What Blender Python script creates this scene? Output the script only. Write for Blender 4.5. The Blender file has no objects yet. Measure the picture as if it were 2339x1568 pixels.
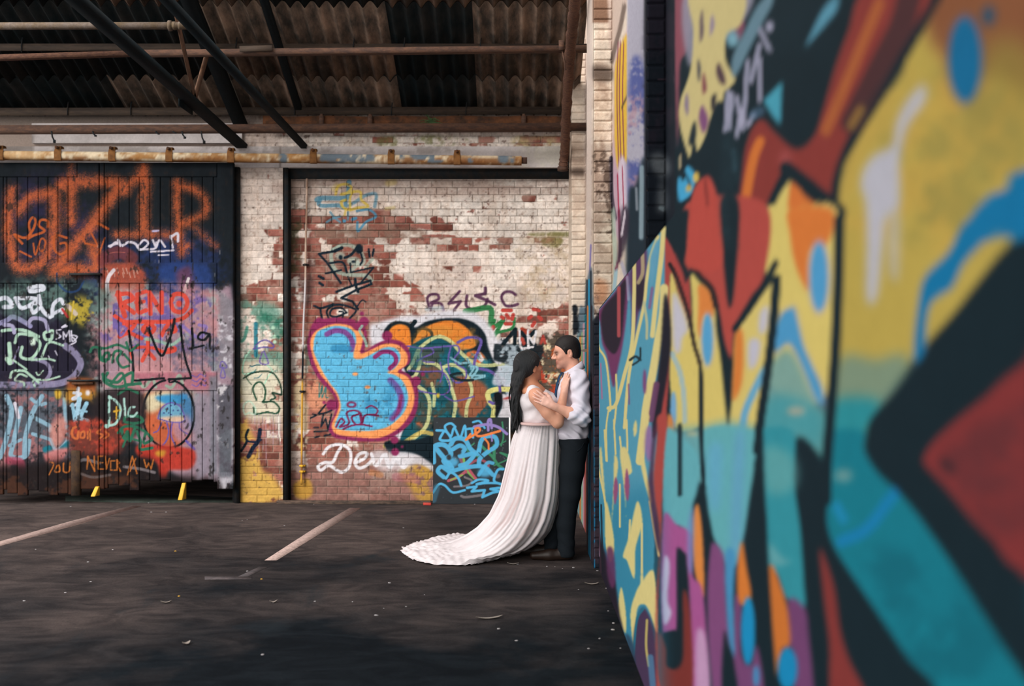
import bpy, math, random
import numpy as np
from mathutils import Vector, Matrix

# ------------------------------------------------------------------ camera, sky, exposure
scene = bpy.context.scene
COL = scene.collection
F = 2274.0            # focal length in photo pixels (35 mm on a 36 mm frame, 2339 px wide)
CU, CV, CH = 1170.0, 784.0, 1.7
cam_d = bpy.data.cameras.new('camera')
cam_d.sensor_width = 36.0
cam_d.lens = F * 36.0 / 2339.0
cam_d.clip_start = 0.05
cam_d.dof.use_dof = True
cam_d.dof.focus_distance = 7.85
cam_d.dof.aperture_fstop = 1.4
cam = bpy.data.objects.new('camera', cam_d)
COL.objects.link(cam)
cam.location = (0, 0, CH)
cam.rotation_euler = (math.radians(90), 0, 0)
scene.camera = cam

world = bpy.data.worlds.new('overcast_sky')
scene.world = world
world.use_nodes = True
bg = world.node_tree.nodes['Background']
bg.inputs[0].default_value = (1.0, 0.985, 0.97, 1)
bg.inputs[1].default_value = 1.75
sun_d = bpy.data.lights.new('hazy_sun', 'SUN')
sun_d.energy = 3.3
sun_d.angle = math.radians(38)
sun_d.color = (1.0, 0.965, 0.925)
sun = bpy.data.objects.new('hazy_sun', sun_d)
COL.objects.link(sun)
sun.rotation_euler = Vector((0.42, 0.78, -0.55)).to_track_quat('-Z', 'Y').to_euler()
vs = scene.view_settings
vs.view_transform = 'Standard'
vs.look = 'None'
vs.gamma = 1.0
vs.use_curve_mapping = False
vs.exposure = 0.36
scene.cycles.use_denoising = True
scene.cycles.max_bounces = 5

# ------------------------------------------------------------------ helpers
rng = np.random.RandomState(7)
random.seed(7)

def W(u, v, Y):
    "photo pixel at depth Y -> world point"
    return (( u - CU) * Y / F, Y, CH - (v - CV) * Y / F)

def proj(P):
    P = np.asarray(P, float)
    return CU + P[:, 0] * F / P[:, 1], CV - (P[:, 2] - CH) * F / P[:, 1]

def s2l(c):
    c = np.asarray(c, float)
    return np.where(c <= 0.04045, c / 12.92, ((c + 0.055) / 1.055) ** 2.4)

def hx(h):
    h = h.lstrip('#')
    return np.array([int(h[i:i + 2], 16) / 255 for i in (0, 2, 4)])

def lin(h, g=1.0):
    return tuple(np.clip(s2l(hx(h)) / g, 0, 0.92)) + (1,)

def link(o, parent=None):
    COL.objects.link(o)
    if parent is not None:
        o.parent = parent
    return o

def tag(o, label=None, cat=None, group=None, kind=None):
    if label: o['label'] = label
    if cat: o['category'] = cat
    if group: o['group'] = group
    if kind: o['kind'] = kind
    return o

def empty(name, loc=(0, 0, 0)):
    o = bpy.data.objects.new(name, None)
    o.location = loc
    return link(o)

class MB:
    "collects verts, faces and vertex colours, builds one mesh object"
    def __init__(s):
        s.v, s.f, s.g, s.c, s.n = [], [], [], [], 0
    def add(s, V, Fc, C=None):
        V = np.asarray(V, float)
        s.v.append(V)
        if isinstance(Fc, np.ndarray): s.f.append(Fc + s.n)
        else:
            quads = [q for q in Fc if len(q) == 4]
            if quads: s.f.append(np.array(quads, np.int64) + s.n)
            s.g += [[int(i) + s.n for i in q] for q in Fc if len(q) != 4]
        s.c.append(np.tile(np.array([1, 1, 1.0]), (len(V), 1)) if C is None else np.asarray(C, float))
        s.n += len(V)
        return s
    def box(s, lo, hi, C=None):
        x0, y0, z0 = lo; x1, y1, z1 = hi
        V = [(x0, y0, z0), (x1, y0, z0), (x1, y1, z0), (x0, y1, z0), (x0, y0, z1), (x1, y0, z1), (x1, y1, z1), (x0, y1, z1)]
        Q = [(0, 3, 2, 1), (4, 5, 6, 7), (0, 1, 5, 4), (1, 2, 6, 5), (2, 3, 7, 6), (3, 0, 4, 7)]
        return s.add(V, Q, None if C is None else np.tile(np.asarray(C)[:3], (8, 1)))
    def bar(s, a, b, w, h, up=(0, 0, 1)):
        a, b = Vector(a), Vector(b)
        d = (b - a).normalized(); up = Vector(up)
        sx = d.cross(up)
        if sx.length < 1e-4: sx = d.cross(Vector((1, 0, 0)))
        sx.normalize(); uz = sx.cross(d)
        V = []
        for p in (a, b):
            for i, j in ((-1, -1), (1, -1), (1, 1), (-1, 1)):
                V.append(tuple(p + sx * (i * w / 2) + uz * (j * h / 2)))
        return s.add(V, [(0, 1, 2, 3), (7, 6, 5, 4), (0, 4, 5, 1), (1, 5, 6, 2), (2, 6, 7, 3), (3, 7, 4, 0)])
    def tube(s, pts, r, n=8, cap=True):
        pts = [Vector(p) for p in pts]
        rs = r if hasattr(r, '__len__') else [r] * len(pts)
        V, Q = [], []
        ref = Vector((0, 0, 1))
        for i, p in enumerate(pts):
            d = (pts[min(i + 1, len(pts) - 1)] - pts[max(i - 1, 0)]).normalized()
            if abs(d.dot(ref)) > 0.95: ref = Vector((1, 0, 0)) if abs(d.x) < 0.9 else Vector((0, 1, 0))
            a = d.cross(ref).normalized(); b = d.cross(a)
            ref = a.cross(d) if False else ref
            for k in range(n):
                t = 2 * math.pi * k / n
                V.append(tuple(p + (a * math.cos(t) + b * math.sin(t)) * rs[i]))
        for i in range(len(pts) - 1):
            for k in range(n):
                Q.append((i * n + k, i * n + (k + 1) % n, (i + 1) * n + (k + 1) % n, (i + 1) * n + k))
        if cap:
            Q.append(tuple(range(n))[::-1]); Q.append(tuple((len(pts) - 1) * n + k for k in range(n)))
        return s.add(V, Q)
    def build(s, name, mat, parent=None, smooth=False, bevel=0):
        me = bpy.data.meshes.new(name)
        V = np.concatenate(s.v)
        Q = np.concatenate(s.f) if s.f else np.zeros((0, 4), np.int64)
        tot = np.concatenate([np.full(len(Q), 4), np.array([len(g) for g in s.g], np.int64)]).astype(np.int64)
        idx = np.concatenate([Q.ravel()] + [np.array(g) for g in s.g]).astype(np.int64)
        me.vertices.add(len(V)); me.vertices.foreach_set('co', V.ravel())
        me.loops.add(len(idx)); me.loops.foreach_set('vertex_index', idx)
        me.polygons.add(len(tot)); me.polygons.foreach_set('loop_start', np.concatenate([[0], np.cumsum(tot)[:-1]])); me.polygons.foreach_set('loop_total', tot)
        me.update(calc_edges=True)
        ca = me.color_attributes.new('paint', 'FLOAT_COLOR', 'POINT')
        C = np.ones((len(V), 4)); C[:, :3] = np.concatenate(s.c)
        ca.data.foreach_set('color', C.ravel().astype(np.float32))
        me.materials.append(mat)
        if smooth:
            me.polygons.foreach_set('use_smooth', [True] * len(me.polygons))
        me.update()
        o = bpy.data.objects.new(name, me)
        if bevel:
            m = o.modifiers.new('bevel', 'BEVEL'); m.width = bevel; m.segments = 2; m.limit_method = 'ANGLE'
        return link(o, parent)

# ------------------------------------------------------------------ materials
MATS = {}
def mat(name, col='#808080', rough=0.75, noise=0.0, nscale=30.0, bump=0.0, bscale=120.0, attr=False, metal=0.0,
        col2=None, mix_scale=6.0, spec=0.3, lo=0.4, hi=0.62, stretch=(1, 1, 1), sss=0.0, alpha=None, trans=0.0):
    "node material: plain or vertex-paint colour, broken up by noise, with fine relief"
    if name in MATS: return MATS[name]
    m = bpy.data.materials.new(name); MATS[name] = m
    m.use_nodes = True
    nt = m.node_tree; N = nt.nodes; L = nt.links
    b = N['Principled BSDF']
    b.inputs['Roughness'].default_value = rough
    b.inputs['Metallic'].default_value = metal
    b.inputs['Specular IOR Level'].default_value = spec
    tc = N.new('ShaderNodeTexCoord')
    mp = N.new('ShaderNodeMapping'); mp.inputs['Scale'].default_value = stretch
    L.new(tc.outputs['Object'], mp.inputs['Vector'])
    if attr:
        a = N.new('ShaderNodeVertexColor'); a.layer_name = 'paint'
        c = a.outputs['Color']
    else:
        r = N.new('ShaderNodeRGB'); r.outputs[0].default_value = lin(col)
        c = r.outputs[0]
    if col2:
        n1 = N.new('ShaderNodeTexNoise'); n1.inputs['Scale'].default_value = mix_scale; n1.inputs['Detail'].default_value = 8
        n1.inputs['Roughness'].default_value = 0.65
        L.new(mp.outputs[0], n1.inputs['Vector'])
        rp = N.new('ShaderNodeValToRGB'); rp.color_ramp.elements[0].position = lo; rp.color_ramp.elements[1].position = hi
        L.new(n1.outputs['Fac'], rp.inputs[0])
        mx = N.new('ShaderNodeMix'); mx.data_type = 'RGBA'
        L.new(rp.outputs[0], mx.inputs[0]); L.new(c, mx.inputs[6]); mx.inputs[7].default_value = lin(col2)
        c = mx.outputs[2]
    if noise:
        n2 = N.new('ShaderNodeTexNoise'); n2.inputs['Scale'].default_value = nscale; n2.inputs['Detail'].default_value = 6
        n2.inputs['Roughness'].default_value = 0.7
        L.new(mp.outputs[0], n2.inputs['Vector'])
        mr = N.new('ShaderNodeMapRange'); mr.inputs[1].default_value = 0.25; mr.inputs[2].default_value = 0.75
        mr.inputs[3].default_value = 1 - noise; mr.inputs[4].default_value = 1 + noise
        L.new(n2.outputs['Fac'], mr.inputs[0])
        sc = N.new('ShaderNodeVectorMath'); sc.operation = 'SCALE'
        L.new(c, sc.inputs[0]); L.new(mr.outputs[0], sc.inputs['Scale'])
        c = sc.outputs[0]
    L.new(c, b.inputs['Base Color'])
    if bump:
        n3 = N.new('ShaderNodeTexNoise'); n3.inputs['Scale'].default_value = bscale; n3.inputs['Detail'].default_value = 5
        L.new(mp.outputs[0], n3.inputs['Vector'])
        bp = N.new('ShaderNodeBump'); bp.inputs['Strength'].default_value = bump; bp.inputs['Distance'].default_value = 0.01
        L.new(n3.outputs['Fac'], bp.inputs['Height']); L.new(bp.outputs[0], b.inputs['Normal'])
    if sss:
        b.inputs['Subsurface Weight'].default_value = sss
        b.inputs['Subsurface Radius'].default_value = (0.02, 0.008, 0.004)
    return m

M_BRICK = mat('painted_brick', attr=True, rough=0.9, spec=.08, noise=0.16, nscale=55, bump=0.35, bscale=160)
M_WOOD = mat('painted_timber', attr=True, rough=0.85, spec=.08, noise=0.14, nscale=40, bump=0.25, bscale=60, stretch=(3, 3, 0.4))
M_MURAL = mat('spray_painted_render', attr=True, rough=0.85, spec=.05, noise=0.07, nscale=25, bump=0.12, bscale=90)
M_PLAIN = mat('painted_surface', attr=True, rough=0.85, spec=.08, noise=0.12, nscale=40, bump=0.15, bscale=90)

# ------------------------------------------------------------------ paint canvas (paint colours by place on a wall, later held by the mesh)
def boxblur(a, r):
    r = int(round(r))
    if r < 1: return a
    for ax in (0, 1):
        p = np.concatenate([np.repeat(np.take(a, [0], ax), r + 1, ax), a, np.repeat(np.take(a, [-1], ax), r, ax)], ax)
        c = np.cumsum(p, ax)
        n = a.shape[ax]
        a = (np.take(c, range(2 * r + 1, 2 * r + 1 + n), ax) - np.take(c, range(0, n), ax)) / (2 * r + 1)
    return a

def fnoise(h, w, cells=(4, 9, 20, 45), seed=0, aspect=(1.0, 1.0)):
    "smooth value noise 0..1, cells in pixels"
    rs = np.random.RandomState(seed)
    out = np.zeros((h, w)); amp = 1.0; tot = 0
    for cs in sorted(cells, reverse=True):
        gy, gx = max(1.0, cs * aspect[1]), max(1.0, cs * aspect[0])
        g = rs.rand(int(h / gy) + 3, int(w / gx) + 3)
        y = np.arange(h) / gy; x = np.arange(w) / gx
        y0 = y.astype(int); x0 = x.astype(int)
        ty = (y - y0); tx = (x - x0)
        ty = (ty * ty * (3 - 2 * ty))[:, None]; tx = (tx * tx * (3 - 2 * tx))[None, :]
        a = g[np.ix_(y0, x0)]; b_ = g[np.ix_(y0, x0 + 1)]; c = g[np.ix_(y0 + 1, x0)]; d = g[np.ix_(y0 + 1, x0 + 1)]
        out += amp * ((a * (1 - tx) + b_ * tx) * (1 - ty) + (c * (1 - tx) + d * tx) * ty)
        tot += amp; amp *= 0.62
    return out / tot

def crom(pts, closed=False, n=7):
    P = np.asarray(pts, float)
    m = len(P)
    if m < 3: return P
    if closed: Q = np.concatenate([P[-1:], P, P[:2]])
    else: Q = np.concatenate([P[:1] * 2 - P[1:2], P, P[-1:] * 2 - P[-2:-1]])
    t = np.linspace(0, 1, n, endpoint=False)[:, None]
    out = []
    for i in range(len(Q) - 3):
        a, b, c, d = Q[i:i + 4]
        out.append(0.5 * ((2 * b) + (c - a) * t + (2 * a - 5 * b + 4 * c - d) * t ** 2 + (3 * b - a - 3 * c + d) * t ** 3))
    out = np.concatenate(out)
    return out if closed else np.concatenate([out, P[-1:]])

class Canvas:
    def __init__(s, x0, y0, x1, y1, sc=1.0, base='#808080', seed=1):
        s.x0, s.y0, s.sc = x0, y0, sc
        s.w, s.h = int((x1 - x0) * sc), int((y1 - y0) * sc)
        s.a = np.ones((s.h, s.w, 3)) * hx(base)
        s.n1 = fnoise(s.h, s.w, (2, 4, 9), seed)
        s.n2 = fnoise(s.h, s.w, (6, 14, 30, 70), seed + 1)
        s.n0 = np.random.RandomState(seed + 2).rand(s.h, s.w) * .6 + s.n1 * .4
        s.map = None
        s.clip = None
    def at(s, map):
        s.map = map; return s
    def px(s, pts):
        P = np.asarray(pts, float).reshape(-1, 2).copy()
        if s.map is not None:
            ox, oy, k = s.map
            P = P / k + np.array([ox, oy])
        return (P - np.array([s.x0, s.y0])) * s.sc
    def unit(s):
        return s.sc / (s.map[2] if s.map is not None else 1.0)
    def blend(s, ya, yb, xa, xb, m, col, a=1.0, grain=0.0):
        m = np.clip(m, 0, 1) * a
        if s.clip is not None: m = m * s.clip[ya:yb, xa:xb]
        if grain:
            n = s.n0[ya:yb, xa:xb]
            m = np.clip(m + (n - 0.5) * grain * 2.6 * np.sqrt(np.clip(m * (1 - m), 0, 1)), 0, 1)
        c = hx(col) if isinstance(col, str) else np.asarray(col)
        s.a[ya:yb, xa:xb] = s.a[ya:yb, xa:xb] * (1 - m[..., None]) + c * m[..., None]
    def box_of(s, P, pad):
        xa = max(0, int(P[:, 0].min() - pad)); xb = min(s.w, int(P[:, 0].max() + pad) + 2)
        ya = max(0, int(P[:, 1].min() - pad)); yb = min(s.h, int(P[:, 1].max() + pad) + 2)
        return xa, xb, ya, yb
    def fill(s, pts, col, soft=1.0, a=1.0, smooth=True, grain=0.0, rag=0.0):
        k = s.unit(); soft_ = soft * s.sc
        P = s.px(pts)
        if smooth: P = crom(P, True)
        xa, xb, ya, yb = s.box_of(P, soft_ * 2 + 2 + rag)
        if xb <= xa or yb <= ya: return s
        X, Y = np.meshgrid(np.arange(xa, xb) + 0.5, np.arange(ya, yb) + 0.5)
        if rag:
            X = X + (s.n2[ya:yb, xa:xb] - 0.5) * rag * 4 + (s.n1[ya:yb, xa:xb] - 0.5) * rag * 2
            Y = Y + (np.roll(s.n2, 37, 1)[ya:yb, xa:xb] - 0.5) * rag * 4
        ins = np.zeros(X.shape, bool)
        Q = np.roll(P, -1, 0)
        for (ax, ay), (bx, by) in zip(P, Q):
            if ay == by: continue
            lo, hi = min(ay, by), max(ay, by)
            if not rag:
                r0 = max(0, int(math.ceil(lo - 0.5 - ya))); r1 = min(ins.shape[0], int(math.ceil(hi - 0.5 - ya)))
                if r1 <= r0: continue
                yy = np.arange(r0, r1) + ya + 0.5
                xc = ax + (yy - ay) * (bx - ax) / (by - ay)
                ins[r0:r1] ^= X[r0:r1] < xc[:, None]
            else:
                cond = ((ay > Y) != (by > Y)) & (X < (bx - ax) * (Y - ay) / (by - ay) + ax)
                ins ^= cond
        m = boxblur(boxblur(ins.astype(float), soft_), soft_ * 0.7)
        s.blend(ya, yb, xa, xb, m, col, a, grain)
        return s
    def line(s, pts, w, col, soft=0.8, a=1.0, smooth=True, grain=0.0, taper=0.0):
        k = s.unit()
        P = s.px(pts)
        if smooth: P = crom(P)
        hw = w * k / 2 if s.map is not None else w * s.sc / 2
        so = soft * s.sc
        xa, xb, ya, yb = s.box_of(P, hw + so * 2 + 2)
        if xb <= xa or yb <= ya: return s
        D = np.full((yb - ya, xb - xa), 1e3)
        n = max(1, len(P) - 1)
        for i in range(max(1, len(P) - 1)):
            p = P[i]; q = P[min(i + 1, len(P) - 1)]
            pad = hw + so + 2
            a0 = max(0, int(min(p[0], q[0]) - pad) - xa); a1 = min(D.shape[1], int(max(p[0], q[0]) + pad) + 2 - xa)
            b0 = max(0, int(min(p[1], q[1]) - pad) - ya); b1 = min(D.shape[0], int(max(p[1], q[1]) + pad) + 2 - ya)
            if a1 <= a0 or b1 <= b0: continue
            X, Y = np.meshgrid(np.arange(a0, a1) + xa + 0.5, np.arange(b0, b1) + ya + 0.5)
            d = q - p; L2 = max(1e-9, (d ** 2).sum())
            t = np.clip(((X - p[0]) * d[0] + (Y - p[1]) * d[1]) / L2, 0, 1)
            dd = np.hypot(X - p[0] - t * d[0], Y - p[1] - t * d[1])
            if taper: dd = dd + hw * taper * (abs((i + 0.5) / n - 0.5) * 2) ** 2
            D[b0:b1, a0:a1] = np.minimum(D[b0:b1, a0:a1], dd)
        m = np.clip((hw + so * 0.5 - D) / max(so, 0.4), 0, 1)
        m = m * m * (3 - 2 * m)
        s.blend(ya, yb, xa, xb, m, col, a, grain)
        return s
    def ell(s, cx, cy, rx, ry, col, soft=1.0, a=1.0, rot=0.0, grain=0.0):
        t = np.linspace(0, 2 * math.pi, 28, endpoint=False)
        c, q = math.cos(rot), math.sin(rot)
        pts = [(cx + rx * math.cos(x) * c - ry * math.sin(x) * q, cy + rx * math.cos(x) * q + ry * math.sin(x) * c) for x in t]
        return s.fill(pts, col, soft, a, False, grain)
    def blotch(s, pts, col, thr=0.5, width=0.12, a=1.0, soft=8, seed=0):
        "patchy paint inside a polygon, patches shaped by noise"
        P = s.px(pts); P = crom(P, True)
        old = s.a.copy()
        s.fill(pts, col, soft, a)
        n = np.roll(np.roll(s.n2, seed * 53, 1), seed * 29, 0) * 0.7 + np.roll(s.n1, seed * 17, 0) * 0.3
        m = np.clip((n - thr) / width + 0.5, 0, 1)[..., None]
        s.a = old * (1 - m) + s.a * m
        return s
    def sample(s, u, v):
        x = np.clip((np.asarray(u) - s.x0) * s.sc - 0.5, 0, s.w - 1.001)
        y = np.clip((np.asarray(v) - s.y0) * s.sc - 0.5, 0, s.h - 1.001)
        i = x.astype(int); j = y.astype(int); fx = (x - i)[:, None]; fy = (y - j)[:, None]
        A = s.a
        return (A[j, i] * (1 - fx) + A[j, np.minimum(i + 1, s.w - 1)] * fx) * (1 - fy) + \
               (A[np.minimum(j + 1, s.h - 1), i] * (1 - fx) + A[np.minimum(j + 1, s.h - 1), np.minimum(i + 1, s.w - 1)] * fx) * fy

def paint_of(cv, V, gain):
    u, v = proj(V)
    return np.clip(s2l(np.clip(cv.sample(u, v), 0, 1)) / gain, 0.002, 0.9)

RA = (0, 0, 3.3414); RB = (680, 0, 3.3414); RC = (0, 360, 3.92); RD = (0, 740, 3.734); RE = (530, 370, 3.92)
RF = (900, 370, 3.92); RG = (530, 740, 3.7325); RH = (880, 740, 3.734); RI = (1280, 0, 3.135); RJ = (1280, 480, 3.135)
RK = (1300, 960, 2.5795); RL = (1500, 0, 2.788); RM = (1500, 500, 2.788); RN = (1500, 1008, 2.788)
INK = '#14222a'
G_BACK, G_RIGHT, G_DOOR = 1.14, 1.06, 1.6

# ------------------------------------------------------------------ back wall: brick layout and paint
Y_PANEL, Y_FRONT, Y_DOOR = 10.71, 10.60, 10.46
CRS = 0.0766
def lay(x0, x1, z0, z1, seed, zoff=0.0):
    "brick rectangles in a wall face: stretcher courses with a header course every fourth"
    r = random.Random(seed); out = []
    k = int(math.floor((z0 - zoff) / CRS))
    while zoff + k * CRS < z1 - 0.01:
        a = max(z0, zoff + k * CRS); b = min(z1, zoff + (k + 1) * CRS)
        if b - a > 0.02:
            L = 0.113 if k % 4 == 3 else 0.226
            x = x0 - (0.0 if k % 2 == 0 else L / 2) - r.random() * 0.012
            while x < x1 - 0.01:
                w = L * (1 + (r.random() - 0.5) * 0.06)
                p, q = max(x, x0), min(x + w, x1)
                if q - p > 0.03: out.append((p, q, a, b))
                x += w
        k += 1
    return out

def wx(u, Y): return (u - CU) * Y / F
def wz(v, Y): return CH - (v - CV) * Y / F

X_PIER0, X_PIER1 = wx(541, Y_FRONT), wx(648, Y_FRONT)
X_PAN0, X_PAN1 = wx(652, Y_PANEL), 0.74
Z_BEAM0, Z_BEAM1 = wz(410, Y_PANEL), wz(383, Y_FRONT)
BR_PANEL = lay(X_PAN0, X_PAN1, 0.0, Z_BEAM0 + 0.03, 3)
BR_PIER = lay(X_PIER0, X_PIER1, 0.0, Z_BEAM1 + 0.02, 5)
Z_LT0, Z_LT1 = wz(384, Y_FRONT), wz(336, Y_FRONT)
BR_TOP = lay(wx(560, Y_FRONT), 0.72, Z_LT1, wz(258, Y_FRONT), 9)

BC = Canvas(-60, 250, 1350, 1165, 1.0, '#d5bfa8', 11)
EX = Canvas(-60, 250, 1350, 1165, 1.0, '#000000', 12)   # how much bare brick shows
def exp_(map, pts, v, soft=10): EX.at(map).fill(pts, (v, v, v), soft)
exp_(None, [(655, 480), (700, 470), (790, 485), (890, 490), (950, 505), (955, 540), (900, 560), (905, 590), (890, 620), (915, 650), (920, 680), (900, 720), (880, 760), (650, 770), (655, 620), (690, 560)], .72, 14)
exp_(None, [(640, 720), (960, 720), (1010, 760), (1000, 1170), (640, 1170)], 1.0, 16)
exp_(None, [(700, 700), (800, 690), (860, 700), (860, 760), (700, 760)], .9)
exp_(None, [(955, 538), (1240, 538), (1300, 545), (1300, 556), (955, 556)], .62, 3)
exp_(None, [(940, 556), (1150, 556), (1150, 572), (940, 572)], .5, 3)
exp_(None, [(1010, 588), (1090, 590), (1090, 620), (1020, 615)], .48, 6)
exp_(None, [(965, 510), (1045, 512), (1040, 528), (970, 525)], .72, 3)
exp_(None, [(985, 496), (1010, 498), (1015, 512), (985, 508)], .8, 2)
exp_(None, [(1195, 447), (1222, 445), (1220, 462), (1197, 460)], .9, 2)
exp_(None, [(895, 640), (960, 655), (965, 710), (920, 730), (895, 700)], .6, 8)
exp_(None, [(1100, 720), (1310, 700), (1330, 760), (1310, 800), (1250, 800), (1120, 770)], .46, 12)
exp_(None, [(600, 520), (648, 520), (648, 690), (590, 690), (585, 660), (620, 640), (625, 560)], .60, 6)
exp_(None, [(540, 655), (650, 648), (650, 760), (590, 740), (545, 690)], .58, 8)
exp_(None, [(540, 860), (650, 800), (650, 1160), (540, 1160)], .95, 10)
exp_(None, [(650, 560), (700, 560), (700, 1150), (650, 1150)], .72, 8)
exp_(None, [(720, 308), (900, 312), (1300, 310), (1300, 335), (900, 334)], .40, 4)
rect_v = np.zeros((BC.h, BC.w)); rect_e = np.zeros((BC.h, BC.w)); rect_m = np.zeros((BC.h, BC.w))
def mark(bricks, Y, seed):
    r = random.Random(seed)
    for (a, b, c, d) in bricks:
        u0 = CU + a * F / Y; u1 = CU + b * F / Y; v0 = CV - (d - CH) * F / Y; v1 = CV - (c - CH) * F / Y
        i0, i1 = int(round(u0 - BC.x0)), int(round(u1 - BC.x0)); j0, j1 = int(round(v0 - BC.y0)), int(round(v1 - BC.y0))
        i0, i1, j0, j1 = max(0, i0), min(BC.w, i1), max(0, j0), min(BC.h, j1)
        if i1 - i0 < 2 or j1 - j0 < 2: continue
        rect_v[j0:j1, i0:i1] = r.random(); rect_e[j0:j1, i0:i1] = r.random()
        rect_m[j0 + 1:j1 - 1, i0 + 1:i1 - 1] = 1
mark(BR_PANEL, Y_PANEL, 21); mark(BR_PIER, Y_FRONT, 22); mark(BR_TOP, Y_FRONT, 23)
n2, n1 = BC.n2, BC.n1
cream = np.stack([np.full((BC.h, BC.w), x) for x in hx('#f0e4d9')], 2)
cool = fnoise(BC.h, BC.w, (40, 110, 220), 31)[..., None]
cool = np.clip((cool - .3) * 2.2, 0, 1.6)
cream = cream * (1 - 0.5 * cool) + hx('#cdb2a4') * (0.5 * cool)
yv = np.linspace(250, 1165, BC.h)[:, None]
cream = cream * (0.91 + 0.12 * rect_v[..., None]) * (0.86 + 0.24 * n1[..., None])
streak = np.clip((fnoise(BC.h, BC.w, (5, 12, 26), 39, (1, 9)) - .55) * 5, 0, 1)[..., None]
cream = cream * (1 - .22 * streak) + hx('#a8876f') * .22 * streak
# grime specks and joints in the painted brick
speck = np.clip((fnoise(BC.h, BC.w, (2, 3, 6), 35) - 0.63) / 0.08, 0, 1)[..., None]
cream = cream * (1 - 0.32 * speck) + hx('#8a6b58') * 0.32 * speck
joint = boxblur(1 - rect_m, 1)[..., None] * np.clip((n2 - 0.35) * 3, 0.25, 1)[..., None]
cream = cream * (1 - 0.16 * joint) + hx('#7d6455') * 0.16 * joint
red = hx('#9f5a4c') * (0.66 + 0.5 * rect_v[..., None]) * (0.84 + 0.32 * n1[..., None])
pk = np.clip((np.roll(rect_v, 3, 0) * 0.6 + n2 * 0.7 - 0.55) * 2.5, 0, 1)[..., None]
red = red * (1 - 0.5 * pk) + hx('#8a5f58') * 0.5 * pk
mort = hx('#9c8272') * (0.8 + 0.4 * n1[..., None])
bare = red * rect_m[..., None] + mort * (1 - rect_m[..., None])
nf = fnoise(BC.h, BC.w, (3, 6, 12, 26), 44)
em = EX.a[..., 0] + (n2 - 0.5) * 0.7 + (nf - 0.5) * 0.9 + (rect_e - 0.5) * 0.75
em = np.clip((em - 0.5) / 0.10 + 0.5, 0, 1) * np.clip(EX.a[..., 0] * 4, 0, 1)
em = np.maximum(em, np.clip((nf + (rect_e - .5) * .2 - .80) / .03, 0, 1) * .8)
EM = em.copy(); em = em[..., None]
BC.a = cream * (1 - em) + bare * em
# worn whitewash haze and dirt over the bare courses
haze = np.clip((fnoise(BC.h, BC.w, (5, 14, 34), 37) - 0.52) * 5, 0, 1)[..., None] * em
BC.a = BC.a * (1 - 0.5 * haze) + hx('#b59a8a') * 0.5 * haze
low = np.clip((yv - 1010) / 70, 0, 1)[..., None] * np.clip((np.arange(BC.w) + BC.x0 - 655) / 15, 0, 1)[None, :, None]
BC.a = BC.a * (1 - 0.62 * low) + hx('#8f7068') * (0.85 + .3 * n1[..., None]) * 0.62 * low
# damp and moss
BC.at(None)
for p in ([(1215, 533), (1302, 530), (1302, 541), (1215, 539)], [(1240, 545), (1285, 545), (1275, 565), (1245, 562)]):
    BC.blotch(p, '#6b6a3a', .42, .2, .9, 2, 1)
BC.blotch([(1180, 560), (1302, 545), (1302, 690), (1200, 680)], '#a3895f', .52, .25, .6, 14, 2)
BC.blotch([(670, 470), (705, 470), (700, 520), (680, 640), (660, 650), (655, 500)], '#4a4630', .50, .12, .8, 5, 3)
BC.blotch([(655, 400), (700, 400), (700, 480), (655, 480)], '#5a4d42', .46, .2, .8, 6, 4)
BC.blotch([(680, 560), (715, 560), (715, 680), (690, 690)], '#5c4440', .46, .2, .8, 5, 5)
BC.blotch([(690, 405), (1300, 405), (1300, 440), (690, 450)], '#a58c80', .42, .3, .7, 10, 6)
BC.blotch([(740, 520), (950, 520), (950, 545), (740, 545)], '#8a6f60', .40, .25, .8, 5, 7)
BC.blotch([(880, 312), (1050, 312), (1050, 334), (880, 334)], '#7a7a48', .50, .15, .7, 3, 8)
BC.blotch([(1180, 312), (1290, 312), (1290, 334), (1180, 334)], '#c5b27e', .40, .2, .8, 3, 9)
# yellow paint low on the pier and wall foot
BC.blotch([(540, 860), (560, 860), (565, 960), (590, 1020), (600, 1075), (620, 1085), (645, 1120), (640, 1140), (540, 1140)], '#cba04c', .43, .05, 1, 5, 10)
BC.blotch([(672, 1105), (705, 1095), (715, 1125), (700, 1140), (675, 1135)], '#b98a3a', .44, .06, 1, 3, 11)
BC.blotch([(915, 1075), (985, 1060), (990, 1140), (960, 1145), (935, 1110)], '#bf9242', .44, .06, 1, 5, 12)
BC.blotch([(672, 870), (700, 860), (702, 1060), (680, 1060)], '#d8bf98', .54, .06, 1, 4, 13)
BC.blotch([(700, 870), (745, 880), (745, 935), (705, 930)], '#d08a6a', .44, .08, 1, 5, 14)
BC.blotch([(700, 780), (730, 860), (730, 890), (705, 880)], '#5a7a68', .48, .1, .8, 6, 15)
BC.blotch([(1165, 830), (1345, 800), (1345, 1000), (1165, 1010)], '#8a6a50', .40, .1, 1, 6, 16)
BC.blotch([(1170, 860), (1300, 830), (1300, 900), (1180, 920)], '#c08a2c', .52, .06, 1, 5, 17)
BC.blotch([(1150, 765), (1230, 790), (1260, 830), (1240, 920), (1160, 990), (1140, 830)], '#22282e', .42, .1, 1, 4, 18)
BC.blotch([(1240, 790), (1310, 780), (1310, 880), (1250, 900)], '#dccba6', .42, .05, 1, 3, 19); BC.blotch([(1235, 770), (1310, 770), (1310, 890), (1240, 900)], '#4a4038', .60, .04, .9, 2, 34); BC.blotch([(1235, 780), (1310, 780), (1310, 890), (1240, 900)], '#b0552f', .62, .04, .9, 2, 35)
BC.blotch([(1215, 800), (1275, 800), (1270, 900), (1225, 900)], '#b2402c', .54, .05, 1, 3, 20)

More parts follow.
